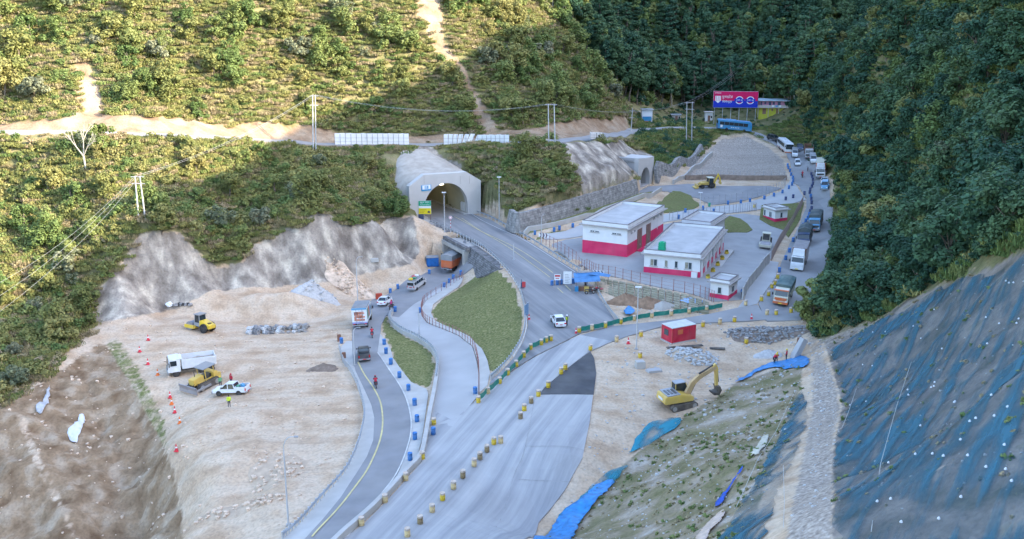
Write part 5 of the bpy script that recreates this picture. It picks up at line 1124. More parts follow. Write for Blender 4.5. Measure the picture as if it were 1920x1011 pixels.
def beam(mb,pts,w0,w1,y0,th):
    """boom: box beam through side points (x,z) with half depths"""
    up=[];dn=[]
    for i,(x_,z_) in enumerate(pts):
        a=pts[max(i-1,0)]; b=pts[min(i+1,len(pts)-1)]; d=Vector((b[0]-a[0],b[1]-a[1])).normalized(); n_=Vector((-d.y,d.x)); w=w0+(w1-w0)*i/(len(pts)-1); up.append((x_+n_.x*w,z_+n_.y*w)); dn.append((x_-n_.x*w,z_-n_.y*w))
    mb.prism(up+dn[::-1],y0-th,y0+th); return mb
def excavator(label,pos,swing):
    t=vthing('excavator',label,'excavator',pos,1.5)
    for s_ in(-1,1): track(t,-1.9,1.9,s_*1.15,.6,.85)
    MB().box(-1.2,1.2,-.9,.9,.35,.75).build('undercarriage',P_black,t); MB().lathe([(.7,.75),(.7,1.0)],14).build('slew_ring',P_black,t)
    u=MB().prism([(-2.6,1.05),(-2.75,1.3),(-2.6,2.1),(-.4,2.1),(1.35,1.6),(1.35,1.0)],-1.3,1.3,[.15,.15,.15,.02,.02,.02]).build('upper_structure',P_yel,t,bevel=.06,rot=(0,0,swing))
    MB().box(-2.3,-.5,-1.1,1.1,2.101,2.22).build('deck_cover',P_grey,u); 
    for k in range(3): MB().box(-2.1+k*.5,-1.8+k*.5,-.7,.6,2.221,2.27).build('deck_grille',P_black,u)
    MB().box(-2.77,-2.70,-.5,.5,1.45,1.75).build('maker_plate',P_white,u)
    MB().prism([(-.45,1.2),(-.45,2.95),(.95,2.95),(1.35,2.0),(1.35,1.2)],.25,1.25).build('cab',V_glass,u)
    for (xa,za,xb,zb) in((-.45,1.2,-.45,2.95),(1.35,1.2,1.35,2.0),(1.35,2.0,.95,2.95)):
        for yy in(.25,1.25): MB().tube((xa,yy,za),(xb,yy,zb),.05,.05,4).build('cab_post',P_yel,u)
    MB().box(-.5,1.0,.2,1.3,2.95,3.05).build('cab_roof',P_grey,u,bevel=.03)
    m_boom=mat('boom_faded',(.55,.36,.17),.6,.12,1.2,dirt=.5)
    beam(MB(),[(.9,1.7),(1.6,3.0),(2.5,3.7),(4.2,4.4),(4.9,4.65)],.38,.22,-.3,.2).build('boom',m_boom,u); beam(MB(),[(4.6,5.0),(5.0,4.5),(5.15,2.0)],.28,.17,-.3,.17).build('stick',P_yel,u)
    MB().tube((1.3,-.3,1.5),(2.2,-.3,3.2),.11,.09,8).build('boom_cylinder',P_black,u); MB().tube((2.5,-.3,4.15),(4.5,-.3,5.0),.12,.08,8).build('stick_cylinder',P_black,u); MB().tube((5.2,-.3,4.2),(5.45,-.3,2.5),.09,.07,8).build('bucket_cylinder',P_black,u)
    MB().prism([(4.95,2.1),(5.4,2.1),(5.7,1.5),(5.4,.85),(4.6,.95),(4.4,1.35),(4.85,1.25),(5.2,1.35),(5.15,1.7)],-.85,.25).build('bucket',M_track,u)
    return t
def dozer(label,pos):
    t=vthing('bulldozer',label,'bulldozer',pos,1.5)
    for s_ in(-1,1): track(t,-2.1,1.7,s_*1.0,.55,1.05)
    MB().box(-1.9,1.2,-.68,.68,.6,1.2).build('hull',P_yel,t,bevel=.03); MB().prism([(.1,1.2),(.1,2.0),(1.9,1.85),(1.95,1.0)],-.6,.6).build('engine_hood',P_yel,t,bevel=.05)
    MB().box(-1.2,-.1,-.5,.5,1.2,1.75).build('seat',P_black,t); MB().box(-2.0,-1.3,-.95,.95,1.15,1.9).build('fuel_tank',P_yel,t,bevel=.05)
    for xx in(-1.5,.0): 
        for s_ in(-1,1): MB().tube((xx,s_*.85,1.1),(xx,s_*.85,2.9),.06,.06,6).build('canopy_post',P_yel,t)
    MB().box(-1.9,.4,-1.05,1.05,2.9,3.02).build('canopy',P_grey,t,bevel=.04); MB().tube((1.0,-.25,1.9),(1.0,-.25,2.7),.06).build('exhaust_pipe',P_black,t)
    MB().prism([(2.5,.1),(2.75,.25),(2.62,.7),(2.72,1.25),(2.62,1.3),(2.5,.75),(2.55,.3)],-1.85,1.85).build('blade',M_blade,t)
    for s_ in(-1,1): MB().box(-.2,2.55,s_*1.45-.1,s_*1.45+.1,.45,.7).build('push_arm',P_grey,t); MB().tube((1.7,s_*.5,1.3),(2.55,s_*.6,.8),.07).build('blade_cylinder',P_black,t)
    MB().box(-2.9,-2.1,-.5,.5,.5,1.2).build('ripper',P_yel,t); return t
def roller(label,pos,pm,cabm,closed=True):
    t=vthing('road_roller',label,'road roller',pos,1.5)
    MB().wheel(1.75,0,.75,.75,1.95,22).build('drum',M_blade,t)
    for s_ in(-1,1): MB().box(.75,2.55,s_*1.1-.1,s_*1.1+.1,.45,1.0).build('drum_frame',pm,t,bevel=.03)
    MB().box(2.45,2.65,-1.2,1.2,.5,.95).build('front_frame',pm,t,bevel=.03); MB().box(.55,.8,-1.2,1.2,.45,1.0).build('rear_frame',pm,t)
    MB().box(-.5,.6,-.45,.45,.6,1.2).build('articulation',P_black,t)
    MB().prism([(-2.6,.75),(-2.6,1.35),(-.6,1.95),(-.45,1.9),(-.45,.75)],-.85,.85,[.05,.1,.1,.05,.0]).build('engine_hood',pm,t,bevel=.05); MB().box(-2.15,-1.6,-.35,.35,1.5,1.62).build('vent',P_black,t)
    MB().box(-.45,.75,-.8,.8,.9,1.5).build('platform',cabm,t)
    MB().box(-.4,.7,-.72,.72,1.5,2.75,.06,.05).build('cab',V_glass if closed else P_black,t)
    for xx in(-.4,.7):
        for s_ in(-1,1): MB().tube((xx,s_*.72,1.5),(xx*.9,s_*.68,2.8),.06,.06,5).build('cab_post',cabm,t)
    MB().box(-.55,.85,-.85,.85,2.78,2.92).build('cab_roof',cabm,t,bevel=.05)
    wheels(t,[(-1.5,s_*.85) for s_ in(-1,1)],.78,.55); return t
def backhoe(label,pos):
    t=vthing('backhoe_loader',label,'backhoe loader',pos,1.5)
    MB().prism([(-.4,.8),(-.4,1.55),(1.9,1.4),(2.0,.8)],-.5,.5).build('engine_hood',P_yel,t,bevel=.05); MB().box(-1.6,1.9,-.45,.45,.55,.85).build('chassis',P_black,t)
    MB().box(-1.5,-.1,-.8,.8,1.25,2.6,.08,.06).build('cab',V_glass,t); MB().box(-1.6,.1,-.88,.88,2.6,2.75).build('cab_roof',P_cream,t,bevel=.04)
    for xx in(-1.5,-.1):
        for s_ in(-1,1): MB().tube((xx,s_*.8,.9),(xx+(.08 if xx<-1 else -.08),s_*.74,2.62),.05,.05,5).build('cab_post',P_yel,t)
    for s_ in(-1,1): beam(MB(),[(.0,1.5),(1.6,1.35),(2.9,.5)],.14,.1,s_*.62,.07).build('loader_arm',P_yel,t); MB().box(-1.7,-.6,s_*.75-.28,s_*.75+.28,1.0,1.25).build('mudguard',P_yel,t)
    MB().prism([(2.7,.1),(3.6,.1),(3.5,.25),(2.95,.35),(2.95,1.0),(2.75,1.0)],-1.1,1.1).build('loader_bucket',P_yel,t)
    beam(MB(),[(-1.8,.9),(-2.5,2.6),(-2.9,3.5)],.2,.14,0,.12).build('boom',P_yel2,t); beam(MB(),[(-2.7,3.7),(-3.3,2.6),(-3.6,1.6)],.16,.12,0,.1).build('stick',P_yel2,t); MB().prism([(-3.7,1.6),(-3.4,1.7),(-3.2,1.2),(-3.5,.85),(-3.9,1.0)],-.35,.35).build('digging_bucket',P_yel,t)
    for s_ in(-1,1): MB().box(-2.0,-1.8,s_*.9-.1,s_*.9+.1,.15,1.3).build('stabiliser',P_yel,t)
    wheels(t,[(-1.1,s_*.85) for s_ in(-1,1)],.75,.45,P_yel); wheels(t,[(1.5,s_*.85) for s_ in(-1,1)],.48,.35,P_yel); return t
def tipper(label,pos):
    t=vthing('dump_truck',label,'dump truck',pos,2.2); 
    MB().prism([(1.6,.8),(1.6,2.75),(1.8,2.85),(3.1,2.8),(3.35,1.8),(3.4,.8)],-1.2,1.2,[0,0,.06,.08,.02,0]).build('cab',P_white,t,bevel=.05)
    quad(MB(),[(3.37,-1.0,1.82),(3.37,1.0,1.82),(3.15,.98,2.65),(3.15,-.98,2.65)],.03).build('windshield',V_glass,t)
    for s_ in(-1,1): MB().box(2.1,3.0,s_*1.2-.012,s_*1.2+.012,1.8,2.55).build('door_window',V_glass,t); MB().box(3.1,3.25,s_*1.45-.1,s_*1.45+.1,1.8,2.4).build('mirror',P_black,t); MB().box(3.38,3.46,s_*.9-.15,s_*.9+.15,.95,1.15).build('headlight',L_clear,t)
    MB().box(3.3,3.5,-1.2,1.2,.5,.9).build('bumper',P_grey,t,bevel=.03); MB().box(3.38,3.44,-.7,.7,1.15,1.55).build('grille',P_black,t); MB().box(-3.2,3.0,-.45,.45,.6,1.0).build('chassis',P_black,t)
    hull=[(-3.4,1.15),(1.35,1.15),(1.35,2.6),(-3.5,2.4)]
    for s_ in(-1,1): MB().prism(hull,s_*1.2-.06,s_*1.2+.06).build('tub_side',P_white,t); 
    for k in range(6):
        for s_ in(-1,1): MB().box(-3.2+k*.85,-3.08+k*.85,s_*1.29-.05,s_*1.29+.05,1.2,2.4).build('tub_rib',P_white,t)
    MB().box(1.25,1.4,-1.15,1.15,1.15,2.7).build('tub_front',P_white,t); MB().box(1.4,2.2,-1.1,1.1,2.62,2.72).build('cab_guard',P_white,t); MB().box(-3.45,-3.35,-1.15,1.15,1.15,2.3).build('tailgate',P_white,t)
    v=MB(); vs=[]; q=random.Random(2)
    for i in range(7):
        for j_ in range(5): vs.append((-3.3+i*.75,-1.13+j_*.565,1.7+.5*math.sin(math.pi*i/6)*math.sin(math.pi*j_/4)+q.uniform(0,.12)))
    v.add(vs,[(i*5+j_,(i+1)*5+j_,(i+1)*5+j_+1,i*5+j_+1) for i in range(6) for j_ in range(4)]).build('soil_load',mat('soil_load',(.3,.26,.22),.95,.2,2,bump=.4),t)
    wheels(t,[(2.3,s_*1.0) for s_ in(-1,1)]+[(x_,s_*.98) for x_ in(-2.6,-1.3) for s_ in(-1,1)],.52,.36); return t
# ---- people: one continuous skinned body
SKIN=mat('skin',(.30,.17,.11),.6,.1,5); CLO={}
def cloth(n,c): 
    return mat('cloth_'+n,c,.85,.15,4)
def person(label,loc,rz,top,legs,pose='stand',helmet=None,vest=None,name='person',hair=True):
    t=thing(name,label,'person',loc,rz)
    if pose=='stand': J={'pel':(0,0,.93),'sp':(0,0,1.18),'ch':(.01,0,1.38),'nk':(.01,0,1.5),'hd':(.03,0,1.6),'ht':(.02,0,1.72),'lh':(0,.1,.88),'lk':(.02,.11,.5),'la':(-.01,.12,.08),'lt':(.15,.13,.04),'rh':(0,-.1,.88),'rk':(.03,-.11,.5),'ra':(0,-.12,.08),'rt':(.16,-.13,.04),'ls':(0,.2,1.42),'le':(-.02,.26,1.14),'lw':(.08,.27,.9),'lf':(.11,.27,.8),'rs':(0,-.2,1.42),'re':(-.02,-.26,1.14),'rw':(.1,-.25,.92),'rf':(.14,-.24,.83)}
    elif pose=='work': J={'pel':(-.15,0,.85),'sp':(-.02,0,1.05),'ch':(.16,0,1.2),'nk':(.25,0,1.28),'hd':(.34,0,1.34),'ht':(.4,0,1.44),'lh':(-.15,.1,.8),'lk':(.08,.12,.46),'la':(-.05,.13,.08),'lt':(.11,.14,.04),'rh':(-.15,-.1,.8),'rk':(.05,-.12,.46),'ra':(-.1,-.13,.08),'rt':(.06,-.14,.04),'ls':(.17,.2,1.22),'le':(.3,.24,.98),'lw':(.48,.15,.86),'lf':(.56,.1,.82),'rs':(.17,-.2,1.22),'re':(.3,-.24,.98),'rw':(.5,-.13,.88),'rf':(.58,-.1,.84)}
    else: J={'pel':(-.1,0,.85),'sp':(-.06,0,1.08),'ch':(.02,0,1.28),'nk':(.05,0,1.4),'hd':(.09,0,1.5),'ht':(.09,0,1.62),'lh':(-.05,.12,.82),'lk':(.36,.2,.72),'la':(.2,.2,.34),'lt':(.36,.21,.31),'rh':(-.05,-.12,.82),'rk':(.36,-.2,.72),'ra':(.2,-.2,.34),'rt':(.36,-.21,.31),'ls':(.02,.2,1.32),'le':(.22,.28,1.12),'lw':(.45,.28,1.08),'lf':(.53,.27,1.07),'rs':(.02,-.2,1.32),'re':(.22,-.28,1.12),'rw':(.45,-.28,1.08),'rf':(.53,-.27,1.07)}
    ED=[('pel','sp'),('sp','ch'),('ch','nk'),('nk','hd'),('hd','ht')]+[e for s_ in 'lr' for e in(('pel',s_+'h'),(s_+'h',s_+'k'),(s_+'k',s_+'a'),(s_+'a',s_+'t'),('ch',s_+'s'),(s_+'s',s_+'e'),(s_+'e',s_+'w'),(s_+'w',s_+'f'))]
    RD={'pel':.15,'sp':.14,'ch':.16,'nk':.06,'hd':.1,'ht':.07,'h':.1,'k':.065,'a':.045,'t':.04,'s':.07,'e':.05,'w':.036,'f':.04}
    ks=list(J); me=bpy.data.meshes.new('body'); me.from_pydata([J[k] for k in ks],[(ks.index(a),ks.index(b)) for a,b in ED],[])
    o=bpy.data.objects.new('body',me); COL.objects.link(o); o.modifiers.new('s','SKIN'); me.skin_vertices or None
    sv=me.skin_vertices[0].data if me.skin_vertices else None
    if sv is None:
        bm=bmesh.new(); bm.from_mesh(me); bm.verts.layers.skin.verify(); bm.to_mesh(me); bm.free(); sv=me.skin_vertices[0].data
    for k,v in zip(ks,sv): r=RD.get(k,RD.get(k[-1],.06)); v.radius=(r,r*(.8 if k in('ch','sp','pel') else 1)); v.use_root=(k=='pel')
    o.modifiers.new('u','SUBSURF').levels=1
    dg=bpy.context.evaluated_depsgraph_get(); m2=bpy.data.meshes.new_from_object(o.evaluated_get(dg)); bpy.data.objects.remove(o); bpy.data.meshes.remove(me)
    m2.materials.clear(); 
    for m_ in(top,legs,SKIN,m_black): m2.materials.append(m_)
    zb=J['pel'][2]-.02; fz=J['lf']; fr=J['rf']; hd=Vector(J['hd'])
    for p in m2.polygons:
        c=Vector(p.center); i=0 if c.z>zb else 1
        for j_ in('lh','rh','lk','rk'):
            if (c-Vector(J[j_])).length<.16: i=1
        if (c-hd).length<.2 and c.z>J['nk'][2]-.01: i=2
        for f_ in(fz,fr):
            if (c-Vector(f_)).length<.1: i=2
        for f_ in(J['lt'],J['rt'],J['la'],J['ra']):
            if (c-Vector(f_)).length<.1: i=3
        p.material_index=i; p.use_smooth=True
    m2.name='body'; b=link('body',m2,t)
    hx=Vector(J['ht'])
    if helmet: MB().lathe([(.15,-.05),(.135,.02),(.11,.09),(.04,.14)],10,(hx.x-.01,hx.y,hx.z-.05)).build('helmet',helmet,t,True)
    elif hair: MB().blob((hx.x-.02,hx.y,hx.z-.02),.1,8,6,.05,(1,1,.8),1).build('hair',m_black,t,True)
    if vest:
        a,c=Vector(J['pel']),Vector(J['ch']); ax=(c-a).normalized(); MB().tube(a+ax*.02,c+ax*.06,.2,.23,10,False).build('vest',vest,t,True)
    # face: nose, so the head reads front-on
    MB().blob((J['hd'][0]+.1,J['hd'][1],J['hd'][2]+.03),.022,6,4,.0,(1,.8,1.2)).build('nose',SKIN,t,True)
    return t
def motorcycle(label,pos,pm):
    t=vthing('motorcycle',label,'motorcycle',pos,.8)
    for xx in(-.62,.66): o=MB().wheel(xx,0,.3,.3,.11,14).build('wheel',m_dark,t); MB().wheel(xx,0,.3,.17,.12,10).build('rim',M_rim,o)
    MB().prism([(-.3,.35),(-.2,.65),(.3,.62),(.35,.35)],-.13,.13).build('engine',P_black,t); MB().prism([(-.15,.7),(.0,.92),(.35,.9),(.42,.68)],-.14,.14).build('fuel_tank',pm,t,bevel=.04); MB().prism([(-.85,.78),(-.8,.9),(-.1,.84),(-.1,.72)],-.13,.13).build('seat',P_black,t,bevel=.03)
    MB().tube((.66,.0,.3),(.42,0,1.0),.04).build('fork',M_rim,t); MB().tube((.42,-.36,1.05),(.42,.36,1.05),.02).build('handlebar',P_black,t); MB().blob((.55,0,.88),.1,8,6,0).build('headlight',L_clear,t); MB().box(-.95,-.82,-.1,.1,.62,.85).build('tail_unit',pm,t); MB().box(-.97,-.95,-.06,.06,.72,.8).build('tail_light',L_red,t); return t
# ------------------------------------------------------------------ traffic
def run(px,py,hx,hy,L=0.0,z0=0.0,end='rear',lift=.09):
    """stand a vehicle whose rear (or front) end is at one pixel and which points along px->hx"""
    x0,y0,_=at_s(px,py,z0); x1,y1,_=at_s(hx,hy,z0); a=math.atan2(y1-y0,x1-x0); k=L/2*(1 if end=='rear' else -1)
    x_,y_=x0+math.cos(a)*k,y0+math.sin(a)*k; return ((x_,y_,G(x_,y_)+lift),a)
_p=at_z(829,511,-5.5); _q=at_z(862,494,-5.5); _h=math.atan2(_q[1]-_p[1],_q[0]-_p[0])
_t=truck('cargo_truck','grey-tarped truck with an orange side driving into the underpass',((_p[0]+math.cos(_h)*4.2+.9,_p[1]+math.sin(_h)*4.2,-5.45),_h),P_grey,'tarp',P_orange,8.4,3.7,M_canvas,tri=True); _t.rotation_euler=(0,0,_h)
vn=van('minibus','silver minibus with luggage on its roof heading for the underpass',run(771,549,800,529,4.8,-5),P_silver)
lug=thing('roof_luggage','colourful tarpaulin-wrapped luggage on the silver minibus roof','luggage',vn.matrix_basis@Vector((-.6,0,2.12))); lug.rotation_euler=vn.rotation_euler
for k,(x_,y_,c) in enumerate(((-1.1,.2,P_yel2),(-.4,-.25,P_green),(.2,.25,P_red),(.9,0,P_white))): MB().blob((x_,y_,.22),.36,8,5,.15,(1.1,1.3,.7),k).build('bundle',c,lug)
car('sedan','white sedan following the minibus beside the barrier end',run(715,577,748,560,4.2,-4.7),'sedan',P_white)
bt_=truck('box_truck','white box truck with a painted rear door climbing the low road',run(676,618,694,575,7.6,-4),P_cream,'box',P_white,7.8,3.55,M_canvas)
art=mat('rear_painting',(.55,.22,.14),.6,.3,3); q=MB()
for (y0,z0,y1,z1,r) in((.7,2.9,-.6,2.6,.16),(.7,2.9,.3,2.3,.14),(.6,2.2,-.8,2.0,.12),(.5,1.7,-.7,1.5,.17),(.75,2.1,.6,1.5,.12),(-.1,2.7,-.9,2.75,.07),(.2,1.9,-.5,2.45,.09)): MB().box(-3.915,-3.905,min(y0,y1)-r,max(y0,y1)+r,min(z0,z1)-r*.4,max(z0,z1)+r*.4).build('painted_figure',art,bt_)
MB().box(-3.93,-3.9,-1.25,1.25,3.3,3.6).build('blue_header',P_lblue,bt_); MB().box(-3.93,-3.9,-1.25,1.25,1.0,1.25).build('lilac_band',mat('lilac',(.3,.3,.5),.5,.1,2),bt_)
for k in range(3): MB().box(-3.2+k*1.7,-1.8+k*1.7,-1.265,-1.245,1.5,3.2).build('side_mural',[P_green,art,P_lblue][k],bt_)
pickup('pickup_truck','dark grey double-cab pickup on the low road below the box truck',run(684,681,681,655,5,-3.2),P_dark)
car('sedan','white sedan stopped at the junction beside a traffic officer',run(1052,617,1035,592,4.2,0),'sedan',P_white)
truck('cargo_truck','cream and orange truck with green tarpaulin at the head of the queue',run(1462,575,1446,602,7,.1,'front'),P_cream,'tarp',P_cream,7.2,3.3,M_tarpg,P_orange)
tB=truck('container_truck','white-fronted container truck with ribbed grey roof in the queue',run(1493,509,1482,537,9,.3,'front'),P_white,'container',P_brown,9.6,4.1,mat('ribbed_roof_grey',(.28,.26,.26),.7,.15,1),P_white,capm=P_white)
truck('cargo_truck','dark-tarped truck close behind the container truck in the queue',run(1506,465,1496,490,7.5,.5,'front'),P_navy,'tarp',P_dark,7.6,3.5,M_tarp,tarp_peak=.35)
truck('cargo_truck','truck with a pale blue cab tucked under the forest edge in the queue',run(1526,438,1517,462,7.5,.7,'front'),P_lblue,'tarp',P_dark,7.8,3.5,M_tarp)
truck('container_truck','white truck with an orange-sided box and yellowish roof in the queue',run(1538,338,1536,352,8,1.8,'front'),P_white,'box',P_orange,8.2,3.9,P_cream,capm=P_white)
truck('cargo_truck','grey truck at the upper bend of the queue',run(1517,300,1521,314,6.5,2.7,'front'),P_silver,'open',P_brown,6.8,3.0)
car('jeep','white jeep behind the orange-sided box truck',run(1545,348,1542,362,4.4,1.6,'front'),'suv',P_white); car('jeep','pale blue jeep below the white jeep in the queue',run(1545,362,1541,378,4.4,1.4,'front'),'suv',P_lblue)
van('van','white van half hidden beside the orange-sided box truck',run(1525,313,1527,325,4.5,2.3,'front'),P_white)
car('parked_car','dark blue car beside the grey truck at the upper bend',run(1501,285,1504,297,4,2.9,'front'),'suv',P_navy)
bus('coach','white coach coming round the upper bend',run(1479,287,1488,297,9.5,3,'front'),P_white,P_orange,9.5)
van('van','white van ahead of the white coach on the bend',run(1490,297,1495,310,4.5,2.9,'front'),P_white); car('small_car','small white car driving down the bend',run(1496,313,1499,330,3.7,2.6,'front'),'hatch',P_white)
car('black_car','black car just behind the white coach',run(1460,269,1472,277,4,3.2,'front'),'suv',P_black)
bb=bus('bus','bright blue long-distance bus on the bend below the billboard',run(1343,243,1406,250,10.8,5.5,'rear'),P_blue,P_lblue,10.8)
for k,(a,w) in enumerate(((-1.2,.35),(-.6,.3),(0,.35),(.5,.3),(1.0,.4))): MB().box(a,a+w,-1.275,-1.262,1.05,1.3).build('side_lettering',P_white,bb)
MB().box(-4.6,-3.9,-1.275,-1.262,.9,1.7).build('white_emblem',P_white,bb)
# work pad machines
roller('yellow single-drum road roller with grey cab on the work pad',run(398,624,350,613,5,-4.4,'rear',-.05),P_yel2,P_grey)
tipper('white dump truck with an empty tub behind the bulldozer',run(405,690,342,700,6.8,-4.2,'rear',-.05))
dozer('yellow bulldozer with grey blade between dump truck and pickup',run(408,712,358,738,5,-4.1,'rear',-.05))
pk=pickup('pickup_truck','white double-cab pickup on the work pad beside the bulldozer',run(466,737,402,741,5,-4,'rear',-.05),P_white)
cg=thing('pickup_cargo','blue and green drums lying in the white pickup bed','cargo',pk.matrix_basis@Vector((-1.75,0,1.06))); cg.rotation_euler=pk.rotation_euler
for k,(x_,y_,c) in enumerate(((-.35,.3,P_blue),(.1,-.2,P_lblue),(.45,.35,P_green))): MB().tube((x_,y_-.25,.22),(x_,y_+.25,.22),.2,.2,10).build('drum',c,cg)
ex=run(1250,764,1308,752,3.6,0,'rear',-.05); excavator('yellow excavator with raised tan boom on the excavated ground',ex,0.0)
backhoe('yellow backhoe loader parked on the far lay-by',run(1340,352,1305,353,4.4,1,'rear',.06))
roller('cream road roller standing in the compound yard',run(1436,457,1431,480,4.5,.9,'rear',.07),P_cream,P_cream,False)
# motorcycles and riders
C_jack=[cloth('navy',(.03,.04,.09)),cloth('pink',(.55,.05,.18)),cloth('red',(.5,.03,.05)),cloth('black',(.02,.02,.025)),cloth('brown',(.16,.09,.06))]; C_leg=cloth('trousers',(.04,.045,.06)); hv=mat('hi_vis_yellow',(.62,.75,.05),.7,.1,3); ho=mat('hi_vis_orange',(.8,.16,.05),.7,.1,3); hw=mat('helmet_white',(.75,.75,.72),.35,.05,3); hr_=mat('helmet_red',(.5,.03,.04),.35,.05,3); hy=mat('helmet_yellow',(.75,.55,.05),.35,.05,3); hb=mat('helmet_black',(.03,.03,.035),.3,.05,3)
def biker(px,py,hx,hy_,z0,ml,rl,pm,top,hel,two=None):
    p=run(px,py,hx,hy_,1.9,z0); t=motorcycle(ml,p,pm); r=person(rl,t.matrix_basis@Vector((-.12,0,.02)),0,top,C_leg,'ride',hel); r.rotation_euler=t.rotation_euler
    if two: r=person(two[0],t.matrix_basis@Vector((-.5,0,.08)),0,two[1],C_leg,'ride',two[2]); r.rotation_euler=t.rotation_euler
biker(706,731,701,706,-2.4,'dark motorcycle carrying two people down the low road','front rider of the two-up motorcycle in navy jacket',P_black,C_jack[0],hr_,('pillion passenger of the two-up motorcycle in red jacket',C_jack[2],hb))
biker(698,636,697,612,-3.9,'red motorcycle just behind the box truck','motorcycle rider in red jacket behind the box truck',P_red,C_jack[2],hb)
biker(730,583,745,574,-4.5,'dark motorcycle squeezing past the white sedan','motorcycle rider in pink jacket beside the white sedan',P_black,C_jack[1],hr_)
biker(1504,335,1501,318,2.2,'red motorcycle riding up the bend','motorcycle rider in bright red jacket on the bend',P_red,C_jack[2],hr_)
motorcycle('dark motorcycle standing by the blue drums at the bend',run(1514,322,1515,312,1.9,2.3),P_black)
motorcycle('dark motorcycle parked in front of the blue tarpaulin stall',run(1096,553,1108,552,1.9,0),P_black); motorcycle('red motorcycle parked beside the blue tarpaulin stall',run(1110,551,1122,548,1.9,0),P_red)
# people on foot
def stand(px,py,z0): x_,y_,_=at_s(px,py,z0); return (x_,y_,Zt(x_,y_)+.0)
person('traffic officer in hi-vis vest and white cap beside the white sedan',(*at_s(1063,612,0)[:2],.1),R(200),C_jack[0],C_leg,'stand',hw,hv)
person('worker in yellow hi-vis and dark trousers standing below the white pickup',stand(430,763,-4),R(110),hv,C_leg,'stand',None,hv)
person('worker in green vest behind the white pickup bonnet',stand(414,727,-4),R(-60),mat('cloth_green',(.15,.4,.2),.8,.1,3),C_leg,'stand',hy); person('worker in red jacket beside the bulldozer track',stand(434,722,-4),R(-120),C_jack[2],C_leg,'stand',hr_)
person('crouching worker in red at the left end of the blue sheet',stand(1451,683,0),R(20),C_jack[2],C_leg,'work',hy); person('worker in orange vest bending beside the blue sheet',stand(1455,681,0),R(60),ho,C_leg,'work',hy,ho); person('worker in red jacket standing by the tilted concrete block',stand(1474,677,0),R(150),C_jack[2],C_leg,'stand',hy)
person('person in blue by the compound gate',(*at_s(1391,559,.8)[:2],G(*at_s(1391,559,.8)[:2])+.05),R(-90),cloth('blue',(.04,.14,.35)),C_leg,'stand')
person('seller in dark clothes under the blue tarpaulin stall',(*at_s(1098,543,0)[:2],.1),R(-90),C_jack[4],C_leg,'stand')
# ------------------------------------------------------------------ drums
DRM={}
def drum_mesh(c):
    if c not in DRM:
        col={'yellow':(.70,.47,.02),'pale':(.68,.50,.24),'brown':(.26,.18,.08),'blue':(.015,.15,.42),'navy':(.012,.04,.14),'green':(.02,.32,.2)}[c]
        b=MB().lathe([(.27,0),(.29,.03),(.28,.28),(.30,.31),(.28,.34),(.28,.56),(.30,.59),(.28,.62),(.285,.66)],14).mesh('drum_body',mat('drum_'+c,col,.5,.12,2,dirt=.35,dirtc=(.5,.42,.33)),True)
        t=MB().lathe([(.285,.66),(.28,.82),(.29,.86),(.285,.88),(.25,.88),(.25,.855),(.02,.855)],14).mesh('drum_top',mat('drum_top_'+c,(.62,.5,.40) if c in('yellow','pale','brown') else tuple(min(1,v*1.2+.01) for v in col),.6,.12,2,dirt=.3),True); DRM[c]=(b,t)
    return DRM[c]
def drums(row,items,where,z0=0.0,lift=.085,start='from near end'):
    n=len(items)
    for k,it in enumerate(items):
        px,py,c=it; x_,y_,z=at_s(px,py,z0); cn={'yellow':'yellow','pale':'faded yellow','brown':'rusty brown','blue':'blue','navy':'dark blue','green':'green'}[c]
        t=thing('drum',f'{cn} drum, {ORDX(k)} {start}, {where}','drum',(x_,y_,G(x_,y_)+lift),rnd.uniform(0,6),where)
        t.scale=(rnd.uniform(.97,1.03),)*2+(rnd.uniform(.96,1.04),); b,tp_=drum_mesh(c); link('drum_body',b,t); link('drum_top',tp_,t)
Yl,Pa,Br,Bl,Nv='yellow','pale','brown','blue','navy'
drums(0,[(764,1007,Pa),(788,983,Br),(810.5,961,Pa),(830,939,Yl),(850.5,917.5,Pa),(868,897,Br),(889,875,Pa),(900,862,Br),(913,848.5,Br),(926,834,Yl),(939,832,Pa),(976,786,Br),(983,771,Yl),(996,757,Br),(1009.5,744,Yl),(1028,727.5,Yl),(1052,702,Yl),(1060,694,Yl),(1107,657.5,Yl),(1156,641,Pa),(1201.7,631.5,Yl)],'drum row across the concrete apron')
drums(0,[(678,986,Pa),(722,943,Pa),(761,902,Pa),(792,862,Yl),(812.5,816,Bl),(813.5,797,Yl)],'drum row on the concrete barrier edge',0,.09)
GP1=[(897,756,Yl),(915,739,Pa),(937,720,Yl),(952,704,Yl),(968,688,Yl),(982,671,Yl),(995,656.5,Yl),(1015,648,Yl),(1024.6,643,Yl),(1033,640,Yl)]
GP2=[(1086,624,Yl),(1110,620,Pa),(1135,615,Yl),(1164,607.5,Yl),(1189,602,Pa),(1222,596,Pa),(1258.5,592,Pa),(1292,588,Pa),(1324.6,584,Pa)]
drums(0,GP1,'near green-screened drum row'); drums(0,GP2,'far green-screened drum row')
drums(0,[(1318,613,Yl),(1349.6,608,Pa),(1377,604,Yl),(1438,591,Pa),(1455,591,Yl),(1483,587,Yl)],'drum row below the junction with the queue road')
